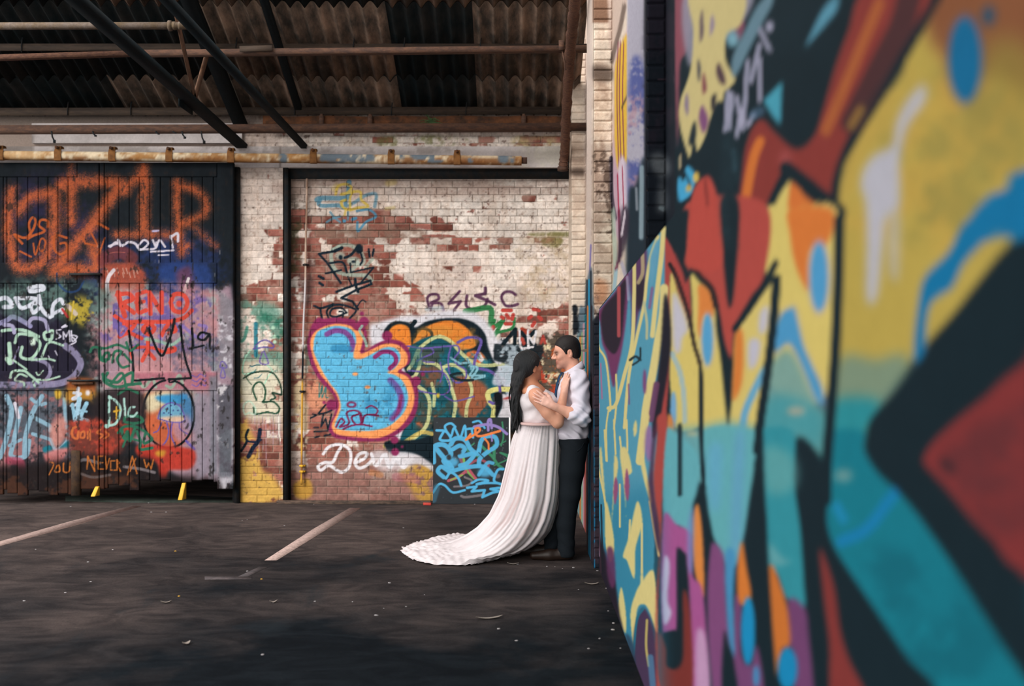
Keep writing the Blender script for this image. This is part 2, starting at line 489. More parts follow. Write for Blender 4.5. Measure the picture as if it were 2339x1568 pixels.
# ---- pier graffiti
c = BC.at(RG)
c.at(None).blotch([(545, 700), (600, 688), (645, 720), (645, 860), (545, 880)], '#5f8f7e', .40, .12, .85, 8, 21)
c.blotch([(590, 690), (645, 710), (645, 800), (610, 800)], '#2f6e5a', .45, .1, .9, 6, 22)
c.blotch([(545, 840), (600, 825), (645, 850), (645, 985), (620, 960), (560, 950)], '#cfc8b0', .36, .1, .95, 8, 23)
c.at(RG)
c.line([(130, 30), (110, 120), (80, 150), (60, 120)], 26, '#4d927f', 1.5, .9)
c.line([(205, 0), (205, 270)], 34, '#1f7183', 1.5, .9)
for x, y in ((352, 35), (362, 110), (365, 155)): c.ell(x, y, 15, 17, '#a9cdb2', .7)
c.line([(185, 215), (230, 160), (290, 140), (350, 175), (350, 205), (280, 200), (185, 215)], 12, '#5b4d92', .7)
c.line([(260, 240), (240, 330), (310, 340), (275, 235)], 12, '#6a559b', .7)
c.line([(155, 230), (115, 290), (90, 390), (110, 430), (200, 405)], 12, '#9dcfb2', .7)
c.line([(300, 350), (345, 400), (310, 450), (280, 510)], 10, '#9dcfb2', .7)
c.line([(100, 465), (180, 420), (290, 405), (360, 430), (410, 510), (425, 600), (400, 600), (345, 590), (372, 630), (330, 650)], 15, '#1f3f30', .6)
c.line([(210, 650), (180, 560), (205, 510), (250, 500), (285, 560), (280, 640), (265, 670), (350, 665), (405, 720), (380, 765), (300, 755), (200, 770), (185, 715)], 16, '#1f4a35', .6)
c.line([(110, 440), (150, 500), (170, 520)], 8, '#1f4a35', .6)
c.line([(190, 775), (150, 760), (110, 770), (100, 700), (150, 660), (200, 720), (200, 770)], 14, '#b5d4bd', .8, .8)
c.line([(155, 355), (170, 365), (215, 350), (240, 352)], 8, '#1d5f6e', .5); c.line([(160, 420), (190, 410), (205, 390)], 7, '#1d5f6e', .5)
c.line([(190, 465), (225, 460), (255, 430)], 7, '#1d5f6e', .5)
for x, l in ((195, 90), (230, 380), (265, 300), (290, 420), (325, 180), (350, 260), (375, 170), (392, 220), (410, 260)):
    c.line([(x, 770), (x + 3, 770 + l)], 7, '#b9a0b4', .8, .55)
c.line([(400, 780), (403, 930), (415, 1000)], 9, '#e0dccf', .6)
c.line([(140, 905), (120, 960), (125, 1010), (80, 1085)], 22, INK, .7); c.line([(240, 905), (225, 1000), (180, 1060), (140, 1135)], 34, '#162236', .8)
c.line([(125, 1000), (200, 1010), (250, 990)], 18, '#162236', .7)

# ---- faint blue and yellow tag, top
c.at(RE)
c.line([(760, 340), (800, 325), (1000, 325), (1040, 300), (1050, 180)], 44, '#4f87a0', 3, .8, grain=.4)
c.line([(790, 330), (790, 390), (950, 390), (1010, 410), (1020, 340)], 36, '#4f87a0', 3, .8, grain=.4)
c.line([(1050, 390), (1120, 350), (1200, 300), (1290, 290), (1280, 400)], 30, '#4f87a0', 3, .7, grain=.4)
c.line([(930, 290), (950, 220), (1020, 200), (1070, 230), (1030, 280), (980, 290), (1080, 270), (1150, 270), (1160, 340), (1220, 400), (1130, 410), (1060, 430), (1000, 410), (980, 360), (1020, 340)], 24, '#d8b94a', 2.4, .85, grain=.4)
c.line([(1060, 430), (1060, 320), (1090, 260)], 20, '#d8b94a', 2.4, .85); c.line([(1010, 480), (1020, 430)], 20, '#d8b94a', 2.4, .7)
c.line([(1400, 190), (1450, 180)], 60, '#cdb252', 8, .4); c.line([(1380, 420), (1450, 410)], 30, '#cdb252', 5, .4); c.line([(940, 220), (920, 240)], 60, '#cdb252', 8, .35)
c.line([(880, 450), (920, 500), (970, 540)], 20, '#5a90a8', 1.5, .8); c.line([(850, 540), (900, 510), (970, 490)], 20, '#5a90a8', 1.5, .8)
c.line([(1040, 450), (1040, 520)], 18, '#5a90a8', 1.5, .8)
c.line([(1120, 440), (1230, 430), (1290, 490), (1200, 540), (1130, 620), (1125, 540)], 22, '#4f8fb0', 1.5, .9)
c.line([(1005, 530), (1010, 530)], 30, '#4f8fb0', 1.5); c.line([(1080, 515), (1110, 505)], 28, '#4f8fb0', 1.5)

# ---- dark tag with pale green bubble
c.line([(960, 760), (900, 800), (890, 870), (930, 970), (1030, 1010), (1200, 1020), (1250, 1060)], 34, '#9fb3a4', 2, .8)
c.line([(900, 790), (1000, 745), (1090, 760), (1160, 820), (1180, 900), (1120, 930), (1060, 980)], 34, '#9fb3a4', 2, .75)
c.line([(1200, 940), (1260, 870)], 30, '#9fb3a4', 2, .7); c.ell(1090, 890, 60, 40, '#a9bcae', 2, .8)
c.ell(970, 840, 45, 32, '#a9bcae', 2, .7)
DK = '#15242f'
c.line([(980, 770), (920, 800), (780, 825), (850, 900), (975, 1085)], 22, DK, .7, smooth=False); c.line([(920, 800), (985, 770)], 30, DK, .7)
c.line([(860, 910), (990, 900), (1030, 990)], 20, DK, .7); c.line([(840, 1000), (980, 970)], 18, DK, .7)
c.line([(1010, 860), (1070, 830), (1130, 755)], 24, DK, .7); c.ell(1140, 780, 34, 44, DK, .8); c.line([(1150, 800), (1170, 880), (1150, 920)], 18, DK, .7)
c.line([(1060, 910), (1065, 990), (1270, 945), (1150, 1090)], 16, DK, .7, smooth=False); c.ell(1090, 895, 20, 12, DK, .7); c.ell(975, 855, 18, 22, DK, .7)
c.line([(1225, 780), (1235, 850)], 18, DK, .6); c.line([(1270, 785), (1260, 840)], 20, DK, .6)
c.line([(780, 1025), (820, 1045)], 26, DK, .7); c.line([(785, 1085), (815, 1105)], 26, DK, .7)
c.line([(1040, 1030), (1075, 1110)], 16, DK, .6)
c.line([(935, 1165), (1080, 1110), (1240, 1065), (1250, 1095), (1110, 1150), (980, 1220), (1080, 1250), (1130, 1320)], 22, DK, .7, smooth=False)
c.line([(1105, 1050), (1110, 1110), (1130, 1165)], 26, DK, .7); c.line([(1120, 1300), (1165, 1240), (1200, 1255)], 12, DK, .6)
c.line([(735, 1290), (800, 1310), (910, 1275)], 20, DK, .7); c.line([(790, 1310), (810, 1420)], 20, DK, .7)
c.line([(870, 1410), (850, 1340), (900, 1290), (980, 1280), (1080, 1310), (1110, 1340), (1050, 1410)], 18, DK, .7)
c.line([(1030, 1350), (980, 1310), (900, 1320), (880, 1370), (930, 1390), (1030, 1350)], 18, DK, .7); c.line([(960, 1340), (1000, 1350), (985, 1410)], 16, DK, .7)

# ---- purple letters
c.at(RF); PU = '#55304d'
c.line([(320, 1310), (300, 1230), (330, 1190), (390, 1190), (400, 1230), (330, 1265), (420, 1270), (445, 1330)], 24, PU, 2.2, .95, grain=.4)
c.line([(345, 1270), (330, 1330)], 22, PU, 2.2, .9)
c.line([(590, 1160), (490, 1270), (600, 1250), (530, 1340)], 24, PU, 2.2, .95, smooth=False, grain=.4)
c.line([(655, 1200), (650, 1290), (720, 1320), (810, 1290), (840, 1230)], 26, PU, 2.2, .95, grain=.4)
c.line([(820, 1130), (820, 1180), (730, 1200), (830, 1240), (905, 1280)], 28, PU, 2.2, .95, smooth=False, grain=.4)
c.line([(1090, 1190), (1050, 1165), (990, 1170), (965, 1220), (1000, 1285), (1060, 1290), (1110, 1275)], 26, PU, 2.2, .95, grain=.4)
c.line([(300, 1320), (430, 1310)], 40, '#a9bcc8', 6, .6)

# ---- green and red marks right of the black character
c.line([(640, 1340), (700, 1330), (860, 1310), (870, 1420), (860, 1500)], 50, '#2f7a45', 1.5, .95)
c.line([(900, 1420), (870, 1500), (980, 1420), (900, 1560)], 34, '#2f7a45', 1.5, smooth=False); c.line([(930, 1530), (1060, 1490), (1080, 1400)], 26, '#2f7a45', 1.2)
RD_ = '#b8423a'
for a in ([(975, 1330), (1050, 1330)], [(1010, 1370), (1030, 1400)], [(965, 1390), (980, 1400)], [(1070, 1370), (1060, 1410)], [(1000, 1450), (1050, 1450)], [(1250, 1320), (1300, 1330)], [(1210, 1400), (1230, 1385)], [(1300, 1390), (1320, 1410)], [(1240, 1470), (1260, 1440)]):
    c.line(a, 34, RD_, 1.2)
c.line([(1150, 1500), (1200, 1530)], 40, '#a8412e', 2); c.line([(880, 1500), (890, 1480)], 36, RD_, 2)

# ---- black, white and orange character with teal body
c.at(None)
c.fill([(845, 752), (868, 738), (905, 727), (935, 722), (960, 722), (1000, 712), (1050, 710), (1090, 718), (1115, 740), (1135, 775), (1148, 800), (1160, 850), (1165, 960), (990, 985), (900, 1000), (860, 850)], '#cfcdd4', 4, 1, rag=2)
c.fill([(1140, 780), (1168, 800), (1168, 960), (1130, 960), (1120, 850)], '#c4c4cf', 3)
c.fill([(878, 765), (885, 745), (905, 734), (935, 738), (950, 748), (975, 735), (1010, 728), (1055, 728), (1090, 742), (1112, 770), (1125, 815), (1140, 850), (1150, 960), (960, 1010), (905, 1050), (940, 900), (900, 800)], INK, 1)
c.fill([(888, 768), (893, 750), (912, 741), (932, 747), (938, 765), (936, 800), (900, 790)], '#e6822f', .8)
c.fill([(947, 795), (950, 770), (972, 748), (1010, 734), (1045, 736), (1072, 755), (1085, 780), (1086, 792), (1060, 800), (1000, 800)], '#e2802e', .8)
c.at(RF).line([(190, 1540), (210, 1510), (260, 1490), (330, 1520), (345, 1568)], 28, INK, .8); c.line([(180, 1568), (160, 1480), (190, 1430)], 40, INK, .8); c.at(None)
c.blotch([(960, 750), (1080, 750), (1080, 795), (960, 795)], '#c98a3a', .5, .15, .6, 4, 24)
c.fill([(1060, 815), (1075, 802), (1098, 805), (1112, 822), (1112, 832), (1080, 838)], '#dc7038', .8)
c.line([(1085, 812), (1100, 825)], 6, '#d8d2d0'); c.line([(1095, 808), (1108, 828)], 5, '#d8d2d0')
c.fill([(935, 800), (955, 780), (990, 768), (1030, 785), (1060, 820), (1085, 840), (1110, 850), (1135, 870), (1140, 955), (1050, 960), (985, 965), (985, 1000), (940, 1010), (915, 1005), (935, 960), (955, 900), (945, 840)], '#15525f', 1.2)
c.blotch([(950, 800), (1090, 830), (1110, 960), (960, 1000)], '#3f4a44', .5, .12, .9, 8, 25)
c.blotch([(950, 800), (1130, 830), (1150, 960), (960, 1000)], '#1a6f82', .56, .1, .9, 6, 26)
c.blotch([(1040, 860), (1110, 880), (1110, 945), (1060, 955), (1040, 920)], '#a5593a', .40, .08, .9, 4, 27)
c.blotch([(960, 840), (1000, 840), (1010, 880), (970, 880)], '#7a4f3a', .44, .1, .9, 5, 28)
c.blotch([(945, 945), (1000, 950), (980, 975), (950, 970)], '#c0603a', .44, .1, .9, 4, 29)
c.at(RH)
LT = '#c5c98c'
c.line([(200, 390), (240, 330), (280, 230), (340, 170), (420, 120), (480, 110), (560, 150), (640, 240), (720, 310), (800, 350), (900, 355), (980, 345), (1075, 355)], 30, LT, 1.2, .95)
c.line([(290, 210), (300, 320), (260, 440), (200, 470)], 30, LT, 1.2, .95)
c.line([(340, 330), (440, 350), (520, 430), (570, 560), (600, 680), (585, 800)], 30, LT, 1.2, .95)
c.line([(480, 380), (560, 350), (640, 380), (710, 470), (740, 580), (700, 700), (690, 800)], 30, LT, 1.2, .95)
c.line([(290, 540), (350, 590), (380, 680), (360, 850), (280, 950), (150, 1030), (0, 1040)], 32, LT, 1.2, .95)
c.line([(400, 510), (420, 600), (415, 700)], 28, LT, 1.2, .9)
c.line([(1070, 560), (950, 560), (880, 590), (890, 660), (930, 720), (920, 800)], 44, '#d2cd7c', 1.2)
c.line([(0, 1045), (120, 1035), (300, 930), (400, 940)], 34, '#d8b95c', 1.5, .8)
VI = '#6454a2'
c.line([(190, 190), (320, 210), (440, 200), (560, 190), (620, 190), (630, 240), (590, 300), (620, 350), (690, 400), (680, 480), (600, 500), (550, 420), (540, 300), (560, 200)], 14, VI, .8)
c.line([(400, 210), (410, 250), (320, 290), (270, 320)], 13, VI, .8); c.line([(320, 210), (300, 270), (330, 320), (420, 330)], 12, VI, .8)
c.line([(620, 160), (700, 120), (780, 120), (820, 150), (800, 220), (770, 300), (770, 370), (880, 400), (950, 450), (980, 560), (970, 640), (930, 680), (890, 665)], 24, VI, .9)
c.line([(200, 400), (330, 410), (480, 410), (540, 480), (550, 560), (510, 600), (430, 600), (280, 570)], 13, VI, .8)
c.line([(470, 330), (490, 420), (470, 500)], 12, VI, .8); c.line([(510, 620), (600, 660), (760, 620)], 12, VI, .8)
CY = '#7fb6c6'
c.line([(560, 290), (640, 340), (720, 330), (700, 300), (760, 380), (720, 440), (850, 440)], 16, CY, .8, smooth=False); c.line([(720, 360), (790, 380), (740, 470), (850, 450)], 20, CY, .9)
c.line([(650, 420), (560, 440), (640, 480), (750, 480)], 22, '#1a2a30', .8); c.ell(735, 385, 12, 12, CY); c.ell(452, 612, 14, 22, '#d8b93c')
c.fill([(870, 40), (920, 60), (980, 230), (1000, 330), (950, 340), (900, 250), (870, 150)], '#d8d6dc', 1.5); c.fill([(960, 390), (1060, 360), (1070, 500), (920, 520)], '#b9bfcc', 2, .9)
c.fill([(1000, 600), (1070, 640), (1070, 790), (960, 800), (1000, 700)], '#cdc9cf', 1.5); c.fill([(1000, 645), (1060, 620), (1070, 640)], '#b23a3a', .8)
c.fill([(930, 600), (990, 590), (1000, 680), (960, 790), (940, 790), (940, 700)], '#12171c', 1)
c.fill([(335, 1040), (400, 970), (405, 1100)], '#e0802f', .8, smooth=False)
c.at(None)
c.fill([(880, 1010), (950, 1005), (990, 1000), (992, 1062), (975, 1055), (950, 1040), (900, 1042)], INK, 1.2)
c.fill([(930, 800), (960, 795), (965, 830), (940, 840)], '#2b5f63', 3, .6)
c.fill([(905, 1035), (950, 1038), (992, 1065), (992, 1078), (960, 1062), (905, 1060)], '#cfccd2', 2, .9)
c.line([(905, 1090), (950, 1095)], 20, '#b06a72', 5, .6); c.line([(848, 1080), (870, 1085)], 14, '#c07a4a', 4, .6)
# ---- white script under the throw-up
c.at(RG); WH = '#e4e1e6'
c.line([(780, 1110), (830, 1050), (930, 1030), (1010, 1090), (1000, 1220), (930, 1265), (830, 1210), (760, 1250), (735, 1215), (790, 1185), (860, 1180), (900, 1100), (940, 1040)], 26, WH, 1.6, .95)
c.line([(1050, 1190), (1130, 1150), (1150, 1105), (1090, 1110), (1050, 1180), (1080, 1230), (1140, 1215), (1190, 1170)], 26, WH, 1.6, .95)
c.line([(1190, 1110), (1230, 1210), (1290, 1120)], 28, WH, 1.6, .95); c.line([(1310, 1120), (1350, 1220), (1400, 1130), (1460, 1220), (1493, 1180)], 40, WH, 2, .95)
c.fill([(1200, 1090), (1400, 1100), (1560, 1160), (1480, 1240), (1250, 1240)], '#ddd9de', 6, .75)

# ---- the big blue throw-up
c.at(None); MG = '#8a2a57'
OUT = [(712, 745), (722, 733), (745, 728), (775, 726), (805, 730), (825, 738), (837, 756), (838, 778), (833, 803), (851, 791), (873, 780), (893, 776), (915, 780), (931, 793), (938, 812), (935, 831), (918, 845), (933, 855), (950, 874), (956, 901), (954, 933), (942, 962), (920, 984), (896, 1000), (875, 1008), (825, 1009), (771, 1002), (755, 990), (751, 975), (763, 949), (768, 925), (760, 901), (739, 879), (723, 858), (711, 834), (704, 807), (702, 785), (706, 762)]
c.fill(OUT, MG, .8)
c.fill([(712, 770), (723, 756), (744, 745), (771, 740), (798, 744), (813, 755), (828, 757), (831, 769), (827, 788), (824, 808), (851, 798), (878, 786), (905, 787), (923, 799), (932, 815), (928, 834), (909, 850), (931, 861), (943, 885), (947, 911), (941, 938), (923, 967), (901, 986), (865, 1001), (811, 999), (771, 993), (760, 981), (759, 968), (768, 949), (775, 925), (768, 901), (752, 879), (734, 858), (720, 831), (712, 804), (709, 786)], '#f59a58', .8)
c.fill([(717, 786), (719, 772), (728, 757), (750, 748), (771, 745), (795, 749), (810, 761), (814, 780), (810, 796), (808, 817), (819, 821), (833, 818), (859, 804), (881, 794), (904, 796), (915, 812), (912, 828), (899, 844), (885, 851), (904, 858), (920, 871), (931, 895), (932, 917), (924, 941), (907, 960), (885, 976), (851, 984), (811, 985), (779, 982), (766, 976), (768, 962), (776, 943), (779, 925), (771, 898), (755, 877), (739, 852), (726, 826), (717, 804)], '#58b0d8', .8)
c.line([(747, 764), (765, 756), (785, 758), (799, 769), (806, 785), (803, 799)], 12, '#7a3f86', 4, .95)
c.line([(857, 816), (873, 805), (892, 805), (904, 815), (904, 829), (891, 842)], 10, '#8a2f6a', 2.5)
c.line([(893, 870), (910, 890), (917, 915), (911, 938), (896, 956)], 15, '#6d4a96', 5, .9); c.line([(917, 905), (911, 938), (898, 955)], 8, '#8a2f6a', 2.5, .9)
c.blotch([(760, 790), (800, 790), (800, 805), (760, 805)], '#2a7fae', .4, .2, .8, 2, 30); c.blotch([(840, 870), (900, 880), (900, 950), (840, 950)], '#2f86b5', .5, .15, .7, 6, 31)
for x, y in ((812, 855), (840, 885)): c.ell(x, y, 7, 4, '#f59a58')
for x, y, r in ((758, 926, 13), (885, 768, 12), (902, 1006, 9), (903, 1033, 9), (951, 871, 11), (832, 735, 11), (827, 717, 5), (730, 738, 12), (741, 920, 4), (966, 855, 5), (919, 1021, 3)): c.ell(x, y, r, r, MG, .8)
c.at(RG); RT = '#7a2550'
c.ell(1020, 690, 44, 28, RT, .8); c.ell(1020, 690, 24, 12, '#58b0d8', .7)
c.line([(890, 880), (930, 810), (960, 840), (920, 880), (1000, 850), (980, 760), (1050, 740), (1100, 770), (1110, 840), (1060, 860), (1020, 800), (1080, 770)], 16, RT, .7)
c.line([(1090, 760), (1110, 850), (1140, 780), (1250, 785)], 16, RT, .7); c.line([(1145, 720), (1190, 700), (1240, 730), (1230, 770), (1180, 775)], 14, RT, .7); c.line([(950, 900), (1020, 870), (1100, 860), (1195, 875)], 16, RT, .7)
# small dark tags left of the throw-up
c.line([(670, 805), (720, 780), (690, 770)], 14, DK, .7); c.line([(800, 690), (760, 740), (740, 770), (800, 760), (850, 740)], 16, DK, .7)
c.line([(780, 780), (760, 880), (800, 810), (820, 900), (850, 770)], 14, DK, .7, smooth=False); c.line([(700, 885), (740, 885)], 12, DK, .6); c.line([(700, 920), (820, 915)], 13, DK, .6); c.line([(790, 955), (840, 945)], 16, DK, .6); c.line([(710, 970), (745, 960)], 14, DK, .6)
c.line([(745, 510), (745, 630), (770, 530), (770, 630), (800, 540), (800, 620), (820, 630)], 9, '#1f7a7a', .6, .9)
c.line([(1110, 20), (1090, 60), (1130, 130), (1150, 190)], 22, '#8fb5a4', 1, .9)
# dark patch behind the woman, white scribble
c.at(None)
c.fill([(1130, 788), (1168, 787), (1240, 788), (1242, 802), (1225, 835), (1165, 835), (1130, 825)], '#1b252b', 1, .95, smooth=False, rag=2); c.blotch([(1135, 800), (1200, 795), (1200, 870), (1140, 870)], '#a9b9c4', .55, .06, .9, 3, 33)
c.line([(1150, 786), (1168, 765), (1178, 752), (1176, 786)], 9, INK, 1, smooth=False); c.line([(1192, 760), (1205, 775), (1222, 788)], 9, INK, 1); c.line([(1222, 757), (1205, 775), (1196, 790)], 9, INK, 1)
c.line([(1187, 754), (1188, 780), (1192, 796), (1205, 795), (1218, 793)], 5, '#dcd9de', .7); c.line([(1207, 754), (1206, 770), (1208, 796)], 5, '#dcd9de', .7); c.line([(1208, 768), (1220, 786), (1225, 757)], 5, '#dcd9de', .7, smooth=False)
c.line([(1236, 785), (1241, 768), (1246, 785)], 6, '#b2443a', .8, smooth=False); c.line([(1193, 775), (1197, 785)], 8, '#b2443a', 1)
for x in (1146, 1152, 1158): c.line([(x, 774), (x + 1, 779), (x + 4, 778)], 2, INK, .5)

# weathering over everything: fine grit, joints showing through, chips
BC.a = BC.a * (0.91 + 0.18 * fnoise(BC.h, BC.w, (1.5, 3, 7), 46)[..., None])
jn = np.clip((1 - rect_m) * np.clip((fnoise(BC.h, BC.w, (4, 9, 20), 47) - .35) * 3, 0, 1), 0, 1)[..., None]
jn[:int(300 - BC.y0)] = 0
BC.a = BC.a * (1 - .09 * jn)
chip = np.clip((fnoise(BC.h, BC.w, (2, 4, 9), 48) - .74) / .04, 0, 1)[..., None]
BC.a = BC.a * (1 - .6 * chip) + hx('#5a443c') * .6 * chip

gg = BC.a.mean(2, keepdims=True); BC.a = BC.a * .93 + gg * .07

# ------------------------------------------------------------------ sliding doors: paint
DC = Canvas(-60, 355, 560, 1165, 1.0, '#1b2126', 41)
d = DC
d.a *= (0.85 + 0.3 * fnoise(d.h, d.w, (3, 8, 20), 42, (1, 5)))[..., None]
d.at(RC)
d.blotch([(100, 250), (900, 200), (900, 900), (100, 950)], '#2e2a48', .52, .2, .8, 20, 1)
d.blotch([(880, 800), (1850, 700), (1950, 1250), (880, 1250)], '#26345f', .42, .2, .9, 20, 2)
OR = '#c4613a'
def sp(p, w, a=.9, col=OR, so=7): d.line(p, w * 1.2, col, 28, a * .82, grain=.9); d.line(p, w * .5, col, 16, a * .7, grain=.9)
sp([(640, 60), (630, 170)], 40, .5); sp([(1285, 90), (1275, 170)], 80, .85)
sp([(110, 300), (80, 500), (80, 700), (120, 900), (180, 990), (320, 975), (430, 860), (480, 700), (490, 500), (480, 330), (400, 330), (300, 350), (230, 400), (170, 480)], 85, .9)
sp([(560, 240), (640, 220), (880, 220), (1060, 240), (980, 380), (840, 580), (690, 760), (560, 920), (490, 1030), (600, 1000), (850, 990), (840, 800)], 95, .92)
sp([(640, 240), (640, 580)], 75, .8)
sp([(1120, 300), (1180, 220), (1300, 200), (1290, 400), (1290, 640)], 80, .9); sp([(1040, 690), (1200, 690), (1400, 690), (1590, 700)], 60, .8)
sp([(1590, 230), (1590, 500), (1630, 850)], 55, .85); sp([(1600, 250), (1740, 290), (1840, 380), (1830, 500), (1700, 570), (1620, 600)], 60, .85); sp([(1700, 600), (1800, 680), (1930, 790)], 40, .6); sp([(1690, 790), (1640, 830)], 50, .8)
OL = '#b5592f'
d.line([(280, 690), (260, 600), (290, 540), (320, 570), (290, 660), (220, 720), (130, 690), (200, 770)], 22, OL, .8)
d.line([(430, 620), (430, 570), (370, 560), (350, 610), (400, 660), (300, 700), (250, 730)], 22, OL, .8); d.line([(300, 770), (320, 870), (370, 730), (410, 760), (380, 840), (340, 800)], 16, OL, .8); d.line([(180, 840), (280, 890)], 16, OL, .8)
d.line([(600, 720), (500, 700), (490, 820), (540, 865), (600, 830), (590, 770), (540, 770)], 20, OL, .8); d.line([(740, 710), (770, 780)], 16, OL, .8); d.line([(820, 680), (870, 790), (780, 770)], 16, OL, .8); d.line([(880, 590), (970, 640)], 22, OL, 1); d.line([(890, 860), (940, 720)], 14, OL, .8)
d.line([(930, 920), (1000, 870), (1090, 850), (1180, 900)], 120, '#7a3a3a', 8, .75); d.line([(960, 870), (1020, 850), (1120, 850)], 8, '#a35a52', 1)
d.line([(990, 800), (1040, 760), (1080, 790)], 20, '#cfc6d2', .8); d.line([(975, 795), (1050, 770)], 20, '#cfc6d2', .9)
WHd = '#d6cfdc'
d.line([(1060, 740), (1090, 790), (1150, 760), (1210, 770), (1240, 810)], 22, WHd, .8); d.line([(1240, 790), (1290, 740), (1330, 770), (1280, 820), (1250, 825)], 18, WHd, .7); d.line([(1250, 825), (1390, 815), (1400, 760)], 18, WHd, .7); d.line([(1370, 740), (1400, 800), (1430, 740), (1480, 800)], 18, WHd, .7); d.line([(1530, 700), (1550, 810)], 16, WHd, .7); d.line([(1530, 715), (1590, 680), (1595, 750)], 22, WHd, .8)
d.line([(1350, 845), (1555, 832)], 16, WHd, .6); d.line([(1420, 875), (1510, 872)], 14, WHd, .6)
d.line([(1370, 660), (1420, 655)], 18, '#b9b0d0', 1)
# big soft pink figure on the right leaf
d.fill([(920, 1000), (980, 950), (1100, 940), (1230, 960), (1310, 1060), (1300, 1180), (1250, 1300), (940, 1320), (900, 1150)], '#a8503c', 4, .92, grain=.5)
d.fill([(1570, 1080), (1600, 1000), (1680, 970), (1760, 1040), (1740, 1240), (1640, 1250), (1580, 1150)], '#5a3a58', 5, .85)
d.fill([(1450, 960), (1850, 965), (1850, 1200), (1560, 1240), (1440, 1100)], '#2a437f', 6, .8); d.fill([(1580, 1050), (1640, 990), (1710, 990), (1730, 1200), (1650, 1240)], '#6a3f55', 5, .8)
d.line([(1020, 1010), (975, 1070), (960, 1150), (970, 1230), (1000, 1370)], 34, '#d8cdd2', 1.5); d.line([(1690, 1085), (1645, 1220)], 26, '#e0d8da', 1.2)
for x in (955, 1050, 1100, 1130, 1190, 1220): d.line([(x, 990), (x + 15, 1040)], 8, '#d0a090', .7, .9)
for x in (1100, 1160, 1200): d.line([(x, 1030), (x + 10, 1075)], 8, '#d0a090', .7, .9)
# pale lower ground of the right leaf
d.at(None)
d.fill([(232, 690), (250, 672), (330, 668), (420, 675), (500, 662), (532, 680), (535, 1000), (520, 1110), (440, 1110), (300, 1000), (232, 900)], '#a78b98', 5, .95)
d.blotch([(232, 680), (500, 670), (500, 900), (232, 900)], '#c48a8c', .45, .2, .8, 10, 3); d.blotch([(232, 680), (500, 670), (500, 900), (232, 900)], '#9fb3ae', .56, .12, .7, 10, 4)
d.blotch([(400, 780), (500, 760), (500, 850), (400, 850)], '#4d5570', .45, .2, .8, 8, 5)
d.blotch([(250, 680), (470, 680), (470, 790), (250, 790)], '#6a5a9c', .56, .1, .9, 6, 6)
# RENO in red
d.at(RC); RR = '#d24d3f'
d.line([(1060, 1210), (1080, 1300), (1120, 1420)], 46, RR, 1); d.line([(1050, 1230), (1150, 1220), (1190, 1270), (1110, 1310), (1200, 1390)], 40, RR, 1)
d.line([(1230, 1230), (1240, 1380), (1310, 1370)], 38, RR, 1); d.line([(1220, 1300), (1290, 1290)], 34, RR, 1); d.line([(1230, 1225), (1310, 1200)], 34, RR, 1)
d.line([(1350, 1400), (1340, 1210), (1450, 1390), (1450, 1210)], 40, RR, 1, smooth=False); d.line([(1530, 1300), (1560, 1230), (1640, 1230), (1680, 1300), (1640, 1380), (1560, 1370), (1530, 1300)], 40, RR, 1); d.ell(1605, 1310, 26, 30, RR, 1)
d.line([(1030, 1420), (1120, 1470), (1250, 1470), (1500, 1470), (1640, 1440), (1720, 1370)], 36, RR, 1)
d.line([(1110, 1490), (1210, 1490), (1150, 1568)], 34, RR, 1); d.line([(1330, 1490), (1290, 1540), (1350, 1568)], 34, RR, 1)
d.at(RD)
d.line([(1080, 0), (1090, 40), (1020, 110), (1100, 80), (1210, 125)], 34, RR, 1); d.line([(1260, 0), (1220, 50), (1270, 90), (1320, 40), (1280, 0)], 36, RR, 1); d.line([(1440, 0), (1400, 60), (1380, 100)], 36, RR, 1); d.line([(1480, 0), (1500, 60), (1440, 80)], 30, RR, 1)
d.line([(1265, 140), (1260, 220), (1215, 315)], 34, RR, 1); d.line([(1260, 230), (1320, 300)], 32, RR, 1); d.line([(1130, 290), (1120, 220), (1200, 200), (1320, 210), (1410, 245), (1490, 230), (1490, 205), (1440, 220)], 28, RR, 1)
d.line([(1000, 20), (1030, 100), (1080, 40)], 24, '#7563a8', 1, .9); d.line([(1560, 20), (1700, 120), (1760, 30), (1700, 10)], 28, '#8a76ba', 1, .85); d.line([(1360, 100), (1390, 170)], 24, '#8a76ba', 1, .8)
d.line([(1240, 130), (1360, 150), (1460, 180), (1540, 130)], 26, '#8fc0a4', 1.2, .75)
# pink band on the middle rail
d.fill([(1140, 420), (1850, 410), (1850, 560), (1200, 570)], '#b06a78', 3, .85, smooth=False)
d.line([(1180, 480), (1230, 540), (1300, 470), (1330, 540)], 26, '#8fc0a4', 1.5, .7); d.line([(1420, 530), (1470, 540), (1530, 440), (1560, 520)], 26, '#8fc0a4', 1.5, .7)
BL = '#12181d'
d.line([(1270, 40), (1310, 150), (1350, 240), (1390, 270), (1430, 180), (1470, 60), (1490, -40)], 22, BL, .7); d.line([(1540, 20), (1560, 180), (1590, 330), (1630, 450), (1600, 465), (1440, 475)], 20, BL, .7)
d.line([(1100, 60), (1130, 250), (1140, 420), (1140, 480), (1220, 480), (1400, 465)], 20, BL, .7); d.line([(1640, 40), (1650, 190)], 20, BL, .7); d.line([(1790, 90), (1720, 75), (1690, 120), (1740, 140), (1790, 100), (1790, 190)], 20, BL, .7); d.line([(1620, 215), (1740, 185)], 16, BL, .7); d.ell(1800, 210, 9, 9, BL)
t_ = np.linspace(-1.35, 2 * math.pi - 1.7, 26)
